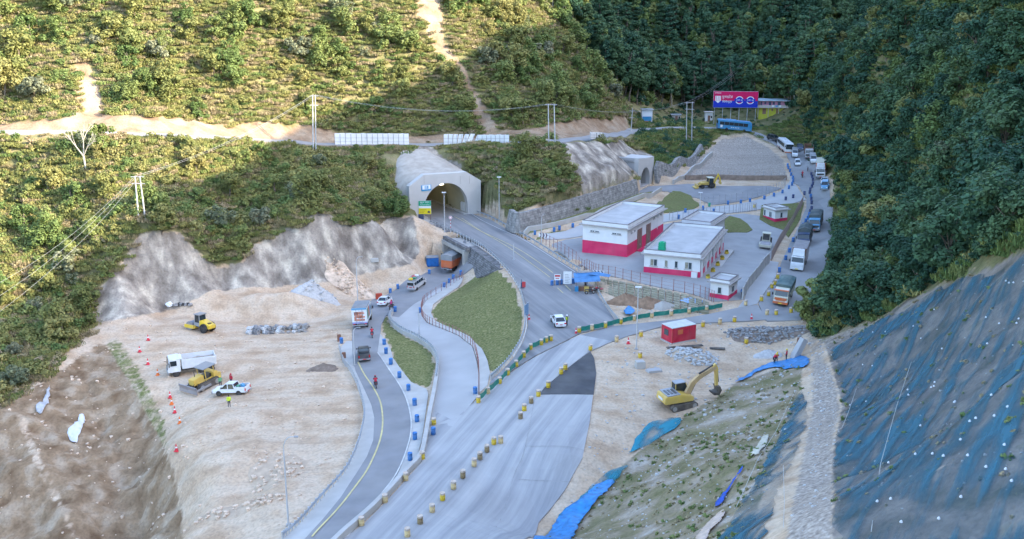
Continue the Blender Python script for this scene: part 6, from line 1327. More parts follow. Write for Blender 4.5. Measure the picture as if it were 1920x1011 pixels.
drums(0,[(1398,573,Pa),(1427.5,565,Yl),(1441,555.5,Yl),(1447,541,Yl),(1453,535,Yl),(1458,523,Yl),(1461,511,Bl),(1473,488,Bl),(1480,474,Bl),(1487,454,Bl),(1501,437,Bl),(1506,426,Bl),(1510.5,418,Bl),(1514.5,412.7,Bl),(1517,406,Bl),(1519,400.5,Nv),(1521.5,394,Nv),(1521.5,383.6,Nv),(1521,377,Nv),(1520,371,Bl),(1518,364,Nv),(1519,359,Nv),(1522,353,Nv),(1524,347,Nv),(1524,340,Nv),(1522.5,335,Nv),(1521,330,Nv)],'drum row dividing the queue from the bend',.8)
drums(0,[(1365,384,Bl),(1389,382,Bl),(1406,379.5,Bl),(1433,374.5,Bl),(1451,369,Bl),(1467,363,Bl),(1479,355,Bl),(1485,348.5,Bl),(1487,342,Bl),(1486.5,336,Bl),(1483,330,Bl),(1481,323,Bl),(1478,317.5,Bl),(1476.6,313,Bl)],'drum row along the lay-by fence',1)
drums(0,[(1508,366,Nv),(1487,372,Nv),(1473,376,Nv),(1414,390,Yl),(1338,399,Bl),(1330,388,'green'),(1318,394,Bl),(1285,399,Bl),(1272,411,Bl),(1074,427,Bl),(1049,432,Bl),(1039,435,Bl),(1003,441,Bl)],'drum row along the far loop lane',1,.09,'from the right end')
drums(0,[(769,864,Bl),(778,825,Bl),(782,791.5,Bl),(777.5,761,Bl),(766,733,Bl),(749,709,Bl),(733,684,Bl),(724,664,Bl),(720.6,646.7,Bl)],'drum row on the verge of the low road',-2)
drums(0,[(640.4,644,Bl),(732,550,Bl),(746,542,Bl),(805,514,Bl)],'scattered drum row on the work pad side',-5,.05,'from the left end')
drums(0,[(741,585,Bl),(787,587,Bl),(833,539,Bl),(842.5,531.5,Bl),(850,524,Bl),(864,516,Bl)],'drum row on the ramp lane',-4.8)
drums(0,[(1035,536,Bl),(1045,535,Bl),(1052,534,Bl),(1075,532.5,Bl)],'drum group holding the notice boards',0,.1,'from the left end'); drums(0,[(891,739,Bl)],'near green screen, standing alone',0,.09,'and only one'); drums(0,[(1399,644,Yl),(1200,671,Yl)],'pair on the broken ground',0,.05,'from the right')
# green screens stretched between drums
m_gs=mat('green_screen',(.015,.22,.17),.8,.15,2,dirt=.2)
def screens(items,where):
    P=[np.array((*at_s(a,b,0)[:2],)) for a,b,_ in items]
    for k,(a,b) in enumerate(zip(P[:-1],P[1:])):
        L=float(np.linalg.norm(b-a))
        if L<.9: continue
        u=(b-a)/L; a2=a+u*.32; L2=L-.64; n=6; vs=[]
        for i in range(n+1):
            f=i/n; bow=.06*math.sin(f*9+k); p=a2+u*L2*f+np.array((-u[1],u[0]))*bow; z=G(*p)+.1
            for dz,dd in((.1,-.01),(.84-.04*math.sin(math.pi*f),-.01)): vs.append((p[0],p[1],z+dz))
        c0=vs[0]; vs=[(v[0]-c0[0],v[1]-c0[1],v[2]-c0[2]) for v in vs]; off=len(vs); nx_=(-u[1]*.03,u[0]*.03); vs+= [(v[0]+nx_[0],v[1]+nx_[1],v[2]) for v in vs]
        fs=[(2*i,2*i+2,2*i+3,2*i+1) for i in range(n)]+[(off+2*i,off+2*i+1,off+2*i+3,off+2*i+2) for i in range(n)]+[(2*i+1,2*i+3,off+2*i+3,off+2*i+1) for i in range(n)]
        o=MB().add(vs,fs).build('green_screen',m_gs,None,loc=c0); tag(o,f'green cloth screen, {ORD(k)} from the near end of the {where}','screen',where)
screens(GP1,'near green-screened drum row screens'); screens(GP2+[(1357,578,Pa)],'far green-screened drum row screens')
# ------------------------------------------------------------------ road markings, rails and fences
m_yline=mat('yellow_line_paint',(.62,.52,.24),.7,.15,1.5,dirt=.5); m_wline=mat('white_line_paint',(.6,.58,.54),.7,.15,1.5,dirt=.55,dirtc=(.35,.33,.31))
def stripe(name,pts,w,m,z0=0.0,lift=.1,dash=None):
    ln=resample(smooth_line([at_s(a,b,z0)[:2] for a,b in pts],6),.8); segs=[]; 
    if dash:
        a,b=dash; k=0; per=int((a+b)/.8); on=int(a/.8)
        for i in range(0,len(ln)-on,per): segs.append(ln[i:i+on+1])
    else: segs=[ln]
    for sg in segs:
        vs=[]
        for i,p in enumerate(sg):
            t=sg[min(i+1,len(sg)-1)]-sg[max(i-1,0)]; t=t/np.linalg.norm(t); n_=np.array((-t[1],t[0]))
            for q in(p+n_*w/2,p-n_*w/2): vs.append((q[0],q[1],G(*q)+lift))
        n=len(vs)//2; o=MB().add(vs,[(2*i,2*i+1,2*i+3,2*i+2) for i in range(n-1)]).build(name,m); o['kind']='structure'
YL=[(671,680),(683,703),(700,728),(712.5,753),(717,778),(717,803),(711.5,830),(700,859),(685,888),(660,922),(622,968),(585,1008)]
stripe('road_marking',YL,.2,m_yline,-2,.12)
stripe('road_marking',[(708,662),(727,690),(746,718),(760,744),(769,775),(771,805),(765,836),(744,888),(718,924),(688,959),(653,999)],.16,m_wline,-2,.12)
stripe('road_marking',[(852,407),(890,428),(922,446),(956,466.5),(1000,498),(1031,521)],.14,m_yline,0,.13); stripe('road_marking',[(866,410),(903,435),(935,450),(975,470),(1010,493),(1037,513)],.14,m_yline,0,.13)
stripe('road_marking',[(884,402),(909,417),(950,436),(984,452),(1040,487),(1078,511)],.15,m_wline,0,.13); stripe('road_marking',[(885,456),(920,478),(950,507),(975,545),(985,580),(987,612),(979,641),(962,671)],.15,m_wline,0,.13)
stripe('road_marking',[(1045,541),(1056,551)],.15,m_yline,0,.13); stripe('road_marking',[(1060,536),(1070,546)],.15,m_yline,0,.13)
stripe('road_marking',[(818,690),(814,725),(810,765),(806,795)],.15,m_yline,-1,.12)
# expansion joints of the concrete slabs
m_joint=mat('slab_joint',(.31,.3,.29),.9,.2,2)
for pts in ([(1012,741.5),(1110,742)],[(985,838),(1096,846)],[(972,900),(1068,905)],[(930,965),(1020,970)],[(1003,745),(985,838),(960,905),(915,1005)]): stripe('slab_joint',pts,.05,m_joint,0,.085)
def rail(name,label,pts,z0,side=0,h=.72,sp=2.4,m=m_rail,closed=False,base=0.0):
    ln=resample(smooth_line([at_s(a,b,z0)[:2] for a,b in pts],6),sp); p0=ln[0]; zb=G(*p0); t=thing(name,label,'guard rail',(p0[0],p0[1],zb))
    pm=bpy.data.meshes.get('rail_post_mesh') or MB().box(-.07,.07,-.06,.06,-.3,.85).mesh('rail_post_mesh',m_pole)
    vs=[]
    for i,p in enumerate(ln):
        tg=ln[min(i+1,len(ln)-1)]-ln[max(i-1,0)]; tg=tg/np.linalg.norm(tg); n_=np.array((-tg[1],tg[0])); z=G(*p)-zb+base
        link('post',pm,t,(p[0]-p0[0],p[1]-p0[1],z),(0,0,math.atan2(tg[1],tg[0])))
        for o,zz in((.08,.46),(.13,.53),(.09,.61),(.13,.69),(.08,.77),(.05,.77),(.05,.46)): q=p+n_*o; vs.append((q[0]-p0[0],q[1]-p0[1],z+zz))
    n=len(ln); MB().add(vs,[(7*i+j_,7*(i+1)+j_,7*(i+1)+(j_+1)%7,7*i+(j_+1)%7) for i in range(n-1) for j_ in range(7)]).build('beam',m,t); return t
rail('guard_rail','steel guard rail curving along the left edge of the low road',RAILL,-2)
rail('guard_rail','steel guard rail on the barrier along the ramp lane bend',[(735,590),(731,600),(738,612),(755,625),(785,640),(806,655),(818,672),(821,690),(817,715)],-3,base=.3)
rail('guard_rail','steel guard rail along the grass side of the tunnel road',[(806,420),(845,436),(880,452),(905,466),(932,490),(957,517),(976,552),(983,582),(984,610),(976,642),(958,672),(935,698),(920,712)],0)
rail('guard_rail','steel guard rail on the far side of the tunnel road from the portal',[(883,397),(922,412),(962,434),(1003,457),(1053,489),(1088,510)],0)
rail('guard_rail','blue-grey rail dividing the junction from the bare ground',[(1118,545),(1132,570),(1146,590),(1158,604)],0)
def fence(label,pts,z0,h,sp,pm,rails=(.4,.9,1.4),post='post',cat='fence',rr=.018,lift=0.0):
    ln=resample(smooth_line([at_s(a,b,z0)[:2] for a,b in pts],5),sp); p0=ln[0]; zb=G(*p0); t=thing('post_fence',label,cat,(p0[0],p0[1],zb)); key=f'fence_post_{h}_{pm.name}'
    me=bpy.data.meshes.get(key) or MB().box(-.045,.045,-.045,.045,-.3,h).mesh(key,pm)
    for p in ln: link(post,me,t,(p[0]-p0[0],p[1]-p0[1],G(*p)-zb+lift))
    for r in rails:
        MB().path([(p[0]-p0[0],p[1]-p0[1],G(*p)-zb+r*h+lift) for p in ln],rr,4).build('rail',pm,t)
    return t
m_fred=mat('fence_rust_red',(.30,.14,.12),.7,.2,2); m_fbr=mat('fence_brown',(.26,.19,.16),.8,.2,2); m_fgy=mat('fence_grey',(.34,.33,.33),.7,.1,2)
fence('thin red post fence along the outer edge of the ramp lane',[(868,521),(845,537),(801,563),(791,578),(791,592),(801,606),(830,618.5),(861,631.5),(886,651),(896,681),(898,702),(898,738)],-3,1.25,2.0,m_fred,(.5,.95),lift=.14)
fence('thin red post fence round the front of the compound yard',[(1014,452),(1045,468),(1080,491),(1105,508),(1130,517),(1200,532),(1300,553),(1338,567)],1,2.0,2.4,m_fred,(.35,.65,.95))
fence('brown close-set fence between the compound lawn and the queue road',[(1446,490),(1460,462),(1476,436),(1492,408),(1505,384)],1,2.1,.8,m_fbr,(.1,.5,.9))
fence('tall wire fence along the far lay-by',[(1320,388),(1370,381),(1420,371),(1455,361),(1472,350)],1,2.3,2.6,m_fgy,(.3,.6,.95))
fence('wire fence between the yard and the loop lane',[(1255,414),(1300,408),(1340,403),(1380,399)],1,2.0,2.4,m_fgy,(.3,.6,.95)); fence('wire gate between the yard and the loop lane',[(1385,399),(1405,397),(1418,396)],1,2.0,1.2,m_fgy,(.1,.5,.95),cat='gate')
fence('wire fence on top of the far terrace kerb',[(1290,336),(1340,334),(1400,336),(1470,337)],1.2,2.2,2.8,m_fgy,(.6,.95))
# white sheet-metal hoardings beside the mountain road
m_sheet=mat('white_sheet',(.74,.75,.76),.5,.06,.5,dirt=.3,dirtc=(.5,.47,.43))
def hoarding(label,x0,x1,ytop,ybot,D0,D1,npan,lean=None):
    a=at_d(x0,ybot,D0); b=at_d(x1,ybot,D1); t=thing('sheet_fence',label,'fence',a); q=random.Random(int(x0)); L=math.hypot(b[0]-a[0],b[1]-a[1]); h=(ybot-ytop)*D0/FPX; ang=math.atan2(b[1]-a[1],b[0]-a[0]); t.rotation_euler=(0,0,ang); dz=(b[2]-a[2])/L; w=L/npan
    for k in range(npan):
        tl=q.uniform(-.06,.06) if not lean else lean[k]; x_=k*w; z=dz*x_
        MB().add([(x_+.01,0,z),(x_+w-.01,0,z+dz*w),(x_+w-.01+tl,.25*abs(tl),z+dz*w+h+q.uniform(-.1,.1)),(x_+.01+tl,.25*abs(tl),z+h+q.uniform(-.1,.1))]+[(x_+.01,.03,z),(x_+w-.01,.03,z+dz*w),(x_+w-.01+tl,.25*abs(tl)+.03,z+dz*w+h),(x_+.01+tl,.25*abs(tl)+.03,z+h)],[(0,1,2,3),(7,6,5,4),(0,4,5,1),(1,5,6,2),(2,6,7,3),(3,7,4,0)]).build('sheet_panel',m_sheet,t)
        MB().box(x_-.04,x_+.04,-.12,-.02,z-.8,z+h*.95).build('post',m_fgy,t)
    for r in(.25,.6): MB().tube((0,-.06,h*r),(L,-.06,h*r+dz*L),.035,.035,4).build('rail',m_fgy,t)
hoarding('longest white sheet-metal fence beside the mountain road',628,767,250,271,240,247,14)
hoarding('leaning white sheet fence left of the long landslip foot',832,882,252,271,244,245,6,[.1,.2,.3,.5,.9,1.2]); hoarding('white sheet fence at the foot of the long landslip',888,954,253,270,245,242,8,[.9,.7,.6,.5,.4,.3,.2,.1]); hoarding('small white board at the roadside left of the bend',1106,1129,248,261,250,262,2)
# ------------------------------------------------------------------ poles, wires, lamps
def world_hit(px,py): return Vector(first_hit(px,py))
POLES={}
def hpole(key,label,pL,pR,pm,arms=2):
    """pL, pR: (px base, py base, px top, py top)"""
    a=world_hit(pL[0],pL[1]); D=a.y; b=Vector(at_d(pR[0],pR[1],D+.3)); b.z=Zt(b.x,b.y) if abs(Zt(b.x,b.y)-b.z)<3 else b.z
    t=thing('power_pole',label,'power pole',a); tops=[]
    for base,p in((a,pL),(b,pR)):
        tp_=Vector(at_d(p[2],p[3],base.y)); tops.append(tp_); o=MB().tube((base-a)+Vector((0,0,-1.2)),tp_-a,.17,.10,8).build('pole',pm,t)
    for k in range(arms):
        f=.02+.16*k; p0=tops[0].lerp(a,f)-a; p1=tops[1].lerp(b,f)-a; d=(p1-p0).normalized()*.7; MB().tube(p0-d,p1+d,.06,.06,5).build('crossarm',m_steel,t)
        for q in(0,.5,1): c=p0.lerp(p1,q); MB().lathe([(.06,0),(.1,.08),(.06,.14),(.09,.2),(.03,.28)],7,tuple(c+Vector((0,0,.05)))).build('insulator',m_brown,t)
    POLES[key]=[tops[0],tops[0].lerp(tops[1],.5)+Vector((0,0,.15)),tops[1]]; return t
hpole('A','twin grey power poles with crossarms standing by the mountain road',(587,285,586,178),(592,284,591,178),m_pole)
hpole('B','twin leaning power poles above the sprayed rock cut',(260,412,253,330),(275,434,262,330),m_pole)
hpole('C','twin tall power poles above the rubble retaining wall',(1029,270,1028,195),(1041,272,1039,195),m_pole,1)
hpole('D','twin pale power poles near the bend left of the billboard',(1287,268,1288,191),(1297,270,1298,191),m_pole)
hpole('E','twin thin power poles among the trees above the house',(1411,142,1412,96),(1418,140,1420,96),m_pole,1)
a=world_hit(1183,248); t=thing('power_pole','single pale power pole at the roadside left of the blue hut','power pole',a); tp_=Vector(at_d(1186,203,a.y)); MB().tube((0,0,-.5),tp_-a,.15,.09,8).build('pole',m_pole,t)
for f in(.1,.4): MB().tube((tp_-a)*(1-f)+Vector((-.8,0,0)),(tp_-a)*(1-f)+Vector((.8,0,0)),.05,.05,5).build('crossarm',m_steel,t)
POLES['F']=[tp_,tp_,tp_]
m_wire=mat('wire_grey',(.42,.42,.42),.5,.1,2,metal=.2)
def wires(label,A,B,sag,k=0):
    t=thing('power_line',label,'power line',A[0])
    for a,b in zip(A,B):
        pts=[]; n=14
        for i in range(n+1): f=i/n; p=a.lerp(b,f)-Vector((0,0,4*sag*f*(1-f))); pts.append(p-A[0])
        MB().path(pts,.016,4).build('wire',m_wire,t)
off=[Vector(at_d(px,py,D)) for px,py,D in((-60,560,150),(-60,590,149),(-60,625,148))]
wires('overhead wires descending to the lower left from the leaning poles',POLES['B'],off,2.0); wires('overhead wires from the leaning poles up to the mountain road poles',POLES['B'],POLES['A'],1.6); wires('overhead wires crossing below the long landslip',POLES['A'],POLES['C'],2.6); wires('overhead wires from the retaining wall poles towards the bend',POLES['C'],POLES['D'],2.5); wires('overhead wires climbing from the bend poles into the trees',POLES['D'],POLES['E'],2)
def lamp(label,px,py,ytop,z0,arm=None,head=True):
    x_,y_,z=at_s(px,py,z0); h=CAMZ+ray(px,ytop)[2]/ray(px,ytop)[1]*y_-z; t=thing('street_lamp',label,'street lamp',(x_,y_,z+.05))
    MB().tube((0,0,-.3),(0,0,h*(.86 if arm else 1)),.11,.06,8).build('pole',m_pole,t); MB().box(-.2,.2,-.2,.2,-.2,.12).build('base_plate',m_steel,t)
    if arm:
        pts=[(0,0,h*.86)]+[(arm*(1-math.cos(R(a)))*.7,0,h*.86+h*.14*math.sin(R(a))) for a in(20,45,70,90)]+[(arm,0,h*1.0)]; MB().path(pts,.045,6).build('arm',m_pole,t); MB().box(min(arm,arm*1.35),max(arm,arm*1.35),-.12,.12,h-.03,h+.07).build('lamp_head',P_grey,t)
    elif head: MB().box(-.45,.45,-.16,.16,h-.02,h+.14).build('lamp_head',P_white,t)
    return t
lamp('tall curved street lamp in the foreground beside the low road',541,985,820,-1,1.1); lamp('straight street lamp beside the red container',1193,655,540,0); lamp('street lamp standing by the pale rock pile',671,567,482,-5,.9); lamp('street lamp beside the low road in front of the box truck',665,686,615,-3.3,.8)
lamp('thin lamp post with blue drum on the ramp lane',786,627,578,-3.5,None,False); lamp('thin lamp post right of the tunnel portal',936,412,333,.2,None); lamp('white lamp post with chevron board at the loop lane end',1015,460,402,.6,.5); lamp('short dark post at the edge of the tunnel road',963,488,458,0,None,False); lamp('thin lamp post above the underpass beam',834,447,362,0,None); lamp('grey lamp post beside the far lawn',1312,394,362,1,None)
def post(label,px,py,z0,h,m,r=.04,name='marker_post'):
    x_,y_,z=at_s(px,py,z0); o=MB().tube((0,0,-.2),(0,0,h),r,r,6).build(name,m,None,loc=(x_,y_,z)); tag(o,label,'post'); return o
for k,(px,py,z0) in enumerate(((1058,486,1),(1170,560,.5),(1246,566,.5),(1320,575,.5))): post(f'thin grey post by the compound fence, {ORD(k)} from the left',px,py,z0,2.4,m_fgy)
# ------------------------------------------------------------------ signs and boards
def text_obj(s,h,m,parent,loc,rot,name='lettering',align='CENTER',w=None):
    cu=bpy.data.curves.new(name,'FONT'); cu.body=s; cu.size=h; cu.align_x=align; cu.align_y='CENTER'; cu.extrude=.01; o=bpy.data.objects.new(name,cu); COL.objects.link(o)
    dg=bpy.context.evaluated_depsgraph_get(); me=bpy.data.meshes.new_from_object(o.evaluated_get(dg)); bpy.data.objects.remove(o); me.materials.clear(); me.materials.append(m); me.name=name
    if w and len(me.vertices):
        xs=[v.co.x for v in me.vertices]; k=w/max(.01,max(xs)-min(xs))
        for v in me.vertices: v.co.x*=k
    return link(name,me,parent,loc,rot)
FACE=(R(90),0,0)
def panel_sign(name,label,px0,px1,ytop,ybot,py,z0,m,legs=True,yaw=0,th=.05,cat='sign'):
    x_,y_,z=at_s((px0+px1)/2,py,z0); w=(px1-px0)*y_/FPX; f=lambda yy: CAMZ+ray(960,yy)[2]/ray(960,yy)[1]*y_-z
    z1,z2=f(ybot),f(ytop); t=thing(name,label,cat,(x_,y_,z+.06),yaw); MB().box(-w/2,w/2,-th,0,z1,z2).build('panel',m,t)
    if legs:
        for s_ in(-1,1): MB().box(s_*w*.44-.05,s_*w*.44+.05,.005,.09,-.2,z2-.1).build('leg',P_brown,t)
    return t,w,z1,z2
t,w,z1,z2=panel_sign('notice_board','tall white notice board standing among blue drums at the junction',1056,1072,510,533,536,0,m_wsign)
for k in range(6): MB().box(-w*.36,w*(.1+.06*(k%4)),-.065,-.052,z2-.55-k*.28,z2-.48-k*.28).build('printed_line',P_grey,t)
t,w,z1,z2=panel_sign('warning_board','small white board with red heading left of the tall notice board',1039,1051,515,526,536,0,m_wsign); MB().box(-w*.42,w*.42,-.07,-.052,z2-.45,z2-.12).build('red_heading',P_red,t); MB().box(-w*.3,w*.3,-.07,-.052,z2-.8,z2-.65).build('red_line',P_red,t)
t,w,z1,z2=panel_sign('tunnel_sign','green, white and yellow tunnel sign on legs left of the arch',785,809,377,402,413,0,m_wsign)
MB().box(-w/2+.03,w/2-.03,-.075,-.052,z1+(z2-z1)*.62,z2-.03).build('green_field',mat('sign_green',(.01,.33,.17),.4,.05,2),t); MB().box(-w/2+.03,w/2-.03,-.075,-.052,z1+.03,z1+(z2-z1)*.44).build('yellow_field',mat('sign_yellow',(.8,.66,.03),.4,.05,2),t)
text_obj('सुरुङ मार्ग',.42,m_wsign,t,(0,-.085,z1+(z2-z1)*.88),FACE,w=w*.75); text_obj('Tunnel Road',.34,m_wsign,t,(0,-.085,z1+(z2-z1)*.72),FACE,w=w*.75)
for k in range(3): MB().box(-w*.42,w*(.12-.1*k),-.088,-.076,z1+.95-k*.3,z1+1.06-k*.3).build('printed_line',mat('sign_print',(.35,.28,.03),.5,.05,2),t)
MB().prism([(w*.22,z1+.25),(w*.22,z1+.6),(w*.28,z1+.75),(w*.36,z1+.75),(w*.42,z1+.6),(w*.42,z1+.25)],-.09,-.076).build('car_symbol',P_black,t)
MB().box(-w*.5,-w*.1,-.2,.3,.2,z1-.05).build('cabinet',P_navy,t)
def chevron(label,px,py,z0):
    x_,y_,z=at_s(px,py,z0); t=thing('chevron_sign',label,'sign',(x_,y_,z+.05),R(-20))
    for s_ in(-.5,.5): MB().tube((s_,.05,-.2),(s_,.05,1.3),.04).build('leg',m_pole,t)
    MB().box(-1.0,1.0,-.02,.02,.7,1.6).build('panel',m_wsign,t)
    for k in range(3): x0=-.85+k*.62; MB().prism([(x0,.72),(x0+.25,.72),(x0+.5,1.15),(x0+.25,1.58),(x0,1.58),(x0+.25,1.15)],-.035,-.021).build('chevron',P_navy,t)
chevron('blue and white chevron sign beside the tarpaulin stall',1122,524,.5); chevron('blue and white chevron sign at the start of the loop lane',1019,452,.7)
def round_sign(label,px,py,z0,m,h=2.0):
    x_,y_,z=at_s(px,py,z0); t=thing('round_sign',label,'sign',(x_,y_,z+.05))
    for k in range(5): MB().tube((0,0,k*h/5),(0,0,(k+1)*h/5),.06,.06,6).build('pole_band',m_wsign if k%2 else P_red,t)
    MB().tube((0,-.05,h+.3),(0,.0,h+.3),.38,.38,16).build('disc',m_wsign,t); MB().tube((0,-.07,h+.3),(0,-.051,h+.3),.3,.3,16).build('red_ring',P_red,t); MB().tube((0,-.085,h+.3),(0,-.071,h+.3),.21,.21,16).build('white_field',m_wsign,t)
round_sign('round red and white road sign on a striped post above the underpass',845,428,0,P_red)
# billboard
D=345.0; bl=at_d(1337,201,D); br_=at_d(1420,203.5,D-1.5); L=math.hypot(br_[0]-bl[0],br_[1]-bl[1]); gz=Zt(bl[0]+L/2,D)
bb_=thing('billboard','large red and blue billboard above the bend','billboard',(bl[0],bl[1],bl[2]),math.atan2(br_[1]-bl[1],br_[0]-bl[0])); Hb=29*D/FPX
m_bred=mat('billboard_red',(.60,.008,.10),.5,.04,.5); m_bblue=mat('billboard_blue',(.012,.035,.42),.5,.04,.5)
MB().box(0,L,-.15,-.002,Hb*.42,Hb).build('red_field',m_bred,bb_); MB().box(0,L,-.15,-.002,0,Hb*.42-.002).build('blue_field',m_bblue,bb_); MB().box(-.1,L+.1,.0,.3,-.15,Hb+.1).build('frame_back',m_steel,bb_)
for k in range(6): xx=.5+k*(L-1)/5; MB().tube((xx,.2,-.1),(xx,.2,-7),.09,.09,6).build('post',m_pole,bb_)
text_obj('युनाइटेड',1.15,m_wsign,bb_,(L*.31,-.17,Hb*.66),FACE,w=L*.24); text_obj('िसमेन्ट्स',1.0,m_wsign,bb_,(L*.31,-.17,Hb*.36),FACE,w=L*.22); MB().prism([(L*.022,Hb*.9),(L*.05,Hb*.94),(L*.06,Hb*.93),(L*.04,Hb*.895),(L*.055,Hb*.87)],-.17,-.151).build('small_logo',m_wsign,bb_)
for k in range(5): MB().box(L*(.065+.022*k),L*(.08+.022*k),-.17,-.151,Hb*.885,Hb*(.925 if k else .94)).build('small_logo_stroke',m_wsign,bb_)
sh=MB().prism([(L*.04,Hb*.42),(L*.04,Hb*.72),(L*.165,Hb*.72),(L*.165,Hb*.42),(L*.103,Hb*.26)],-.18,-.151).build('shield_emblem',m_wsign,bb_)
for k in range(3): MB().box(L*(.058+.04*k),L*(.068+.04*k),-.19,-.181,Hb*.4,Hb*.7).build('emblem_bar',m_bred,sh)
for k,cx in enumerate((.585,.83)):
    e=MB().lathe([(Hb*.25,-.0),(Hb*.25,.02)],24).build('round_emblem',m_wsign,bb_,loc=(L*cx,-.16,Hb*.46),rot=FACE); MB().lathe([(Hb*.20,.021),(Hb*.20,.03)],24).build('emblem_field',m_bblue,e); MB().box(-Hb*.32,Hb*.32,-Hb*.09,Hb*.09,.031,.04).build('emblem_band',m_bblue,e); MB().box(-Hb*.12,Hb*.12,-Hb*.17,-Hb*.12,.031,.04).build('red_mark',m_bred,e)
    text_obj('दरो छ',.62,m_wsign,e,(0,0,.05),(0,0,0),w=Hb*.42)
# painted house by the billboard
hx,hy_,hz=first_hit(1447,217); hl=at_d(1419,217,hy_); hr2=at_d(1478,217,hy_-1); Lh=(hr2[0]-hl[0]); ho_=thing('painted_house','two-storey pink and yellow house with flat roof beside the billboard','house',(hl[0],hl[1],hz+.5),R(-5))
m_pink=mat('house_pink',(.55,.25,.33),.7,.1,1); m_yelw=mat('house_yellow',(.50,.48,.06),.7,.1,1); m_cream=mat('house_slab',(.5,.44,.40),.8,.1,1)
MB().box(.6,Lh,0,6,-2,2.2).build('lower_wall',m_yelw,ho_); MB().box(-.3,Lh+.2,-1.2,6.1,2.201,2.5).build('floor_slab',m_cream,ho_); MB().box(.6,Lh,0,6,2.501,4.5).build('upper_wall',m_pink,ho_); MB().box(0,Lh+.3,-1.2,6.3,4.501,4.7).build('roof',mat('house_roof',(.45,.55,.6),.5,.1,1),ho_); MB().box(-.3,Lh+.2,-1.2,-1.1,2.501,3.1).build('balcony_wall',m_cream,ho_)
for f0,f1,a,b in((.04,.09,2.6,4.2),(.17,.23,3.3,4.2),(.32,.4,2.6,4.2),(.45,.52,3.2,4.2),(.62,.72,2.6,4.2),(.86,.93,3.2,4.2),(.12,.24,0,1.9),(.42,.48,1.0,1.9),(.58,.64,0,1.9),(.8,.92,.9,1.8)):
    w_=MB().box(.6+f0*(Lh-.6),.6+f1*(Lh-.6),-.06,-.005,a,b).build('window' if b-a<1.4 else 'door',P_navy if b>2.5 else P_brown,ho_)
for k in range(4): MB().box(.1+k*(Lh-.2)/3,.25+k*(Lh-.2)/3,-1.05,-.9,-1,2.2).build('column',m_cream,ho_)
for k,(f,c) in enumerate(((.44,P_white),(.56,P_lblue),(.66,P_white))): o=MB().box(f*Lh,f*Lh+.8,-1.27,-1.21,2.5,3.15).build('laundry',c,ho_)
def hut(name,label,px,py,w,d,h,mw,mr,D=None):
    x_,y_,z=first_hit(px,py) if D is None else at_d(px,py,D); t=thing(name,label,'hut',(x_,y_,z-.1)); MB().box(-w/2,w/2,0,d,-.5,h).build('wall',mw,t); MB().box(-w/2-.3,w/2+.3,-.4,d+.3,h+.001,h+.15).build('roof',mr,t); MB().box(-.45,.45,-.04,-.002,0,1.9).build('door',P_brown,t); MB().box(w*.25,w*.42,-.04,-.002,1.0,1.7).build('window',V_glass,t); return t
hut('small_hut','small white hut with dark door left of the blue bus',1329,227,2.6,2.2,3.0,m_white,m_cream)
bh=hut('roadside_stall','white two-level roadside hut with blue tarp front left of the bend',1213,231,3.4,3,4.2,m_white,m_steel); MB().box(-1.6,1.2,-1.2,-.5,.8,2.2).build('blue_awning',P_blue,bh); MB().box(-1.3,1.0,-1.25,-1.0,.1,.8).build('orange_banner',P_orange,bh)
hut('stone_hut','small grey hut by the road left of the twin pale poles',1268,228,3.0,2.5,2.2,m_cream,m_steel); hut('white_tent','white tent on the slope right of the house',1506,180,3.0,3,1.6,m_white,P_white)
# ------------------------------------------------------------------ loose things on the ground
def heap_obj(name,label,cat,px,py,rx,ry,h,m,z0=-4,rot=0,seed=1,stones=0,stm=None):
    x0,y0,z=at_s(px,py,z0); n,mr=26,9; q=np.random.RandomState(seed); vs=[]; c,s_=math.cos(rot),math.sin(rot)
    for j_ in range(mr+1):
        f=j_/mr
        for k in range(n):
            a=2*math.pi*k/n; e=1+.14*math.sin(3*a+seed)+.08*math.sin(7*a+2*seed); u=f*rx*e*math.cos(a); v=f*ry*e*math.sin(a); X_,Y_=x0+u*c-v*s_,y0+u*s_+v*c; g=Zt(X_,Y_)
            vs.append((X_-x0,Y_-y0,g-z+h*(1-f)**.9*(1+.05*q.randn()*(f<.95))-(.15 if j_==mr else 0)))
    fs=[(j_*n+k,j_*n+(k+1)%n,(j_+1)*n+(k+1)%n,(j_+1)*n+k) for j_ in range(mr) for k in range(n)]
    if not stones:
        o=MB().add(vs,fs).build(name,m,None,True,loc=(x0,y0,z)); return tag(o,label,cat)
    t=thing(name,label,cat,(x0,y0,z)); MB().add(vs,fs).build('heap_core',m,t,True)
    S=MB()
    for k in range(stones):
        f=q.rand()**.6; a=q.uniform(0,6.283); u=f*rx*math.cos(a); v=f*ry*math.sin(a); X_,Y_=u*c-v*s_,u*s_+v*c; r=q.uniform(.13,.34); S.blob((X_,Y_,Zt(x0+X_,y0+Y_)-z+h*(1-f)**.9+r*.2),r,5,3,.3,(1,1,.75),k)
    o=S.build('loose_stones',stm or m,t); o['kind']='stuff'; return t
m_tan=mat('tan_soil',(.46,.35,.25),.95,.15,1.2,bump=.3); m_gravel=mat('grey_gravel',(.45,.43,.41),.9,.15,3,bump=.4); m_pale=mat('pale_rock',(.60,.46,.34),.9,.25,1.2); m_dsoil=mat('dark_soil',(.20,.15,.115),.95,.25,2,bump=.4); m_bsoil=mat('brown_soil',(.26,.165,.105),.95,.25,1.5,bump=.4); m_boul=mat('grey_boulder',(.22,.21,.205),.9,.4,.8,dirt=.6,dirtc=(.36,.33,.29)); m_rub=mat('broken_concrete',(.45,.44,.42),.9,.2,1.5)
heap_obj('gravel_heap','grey gravel heap at the foot of the rock cut','gravel heap',588,566,4.6,3.6,3.4,m_gravel,-5,0,2,90)
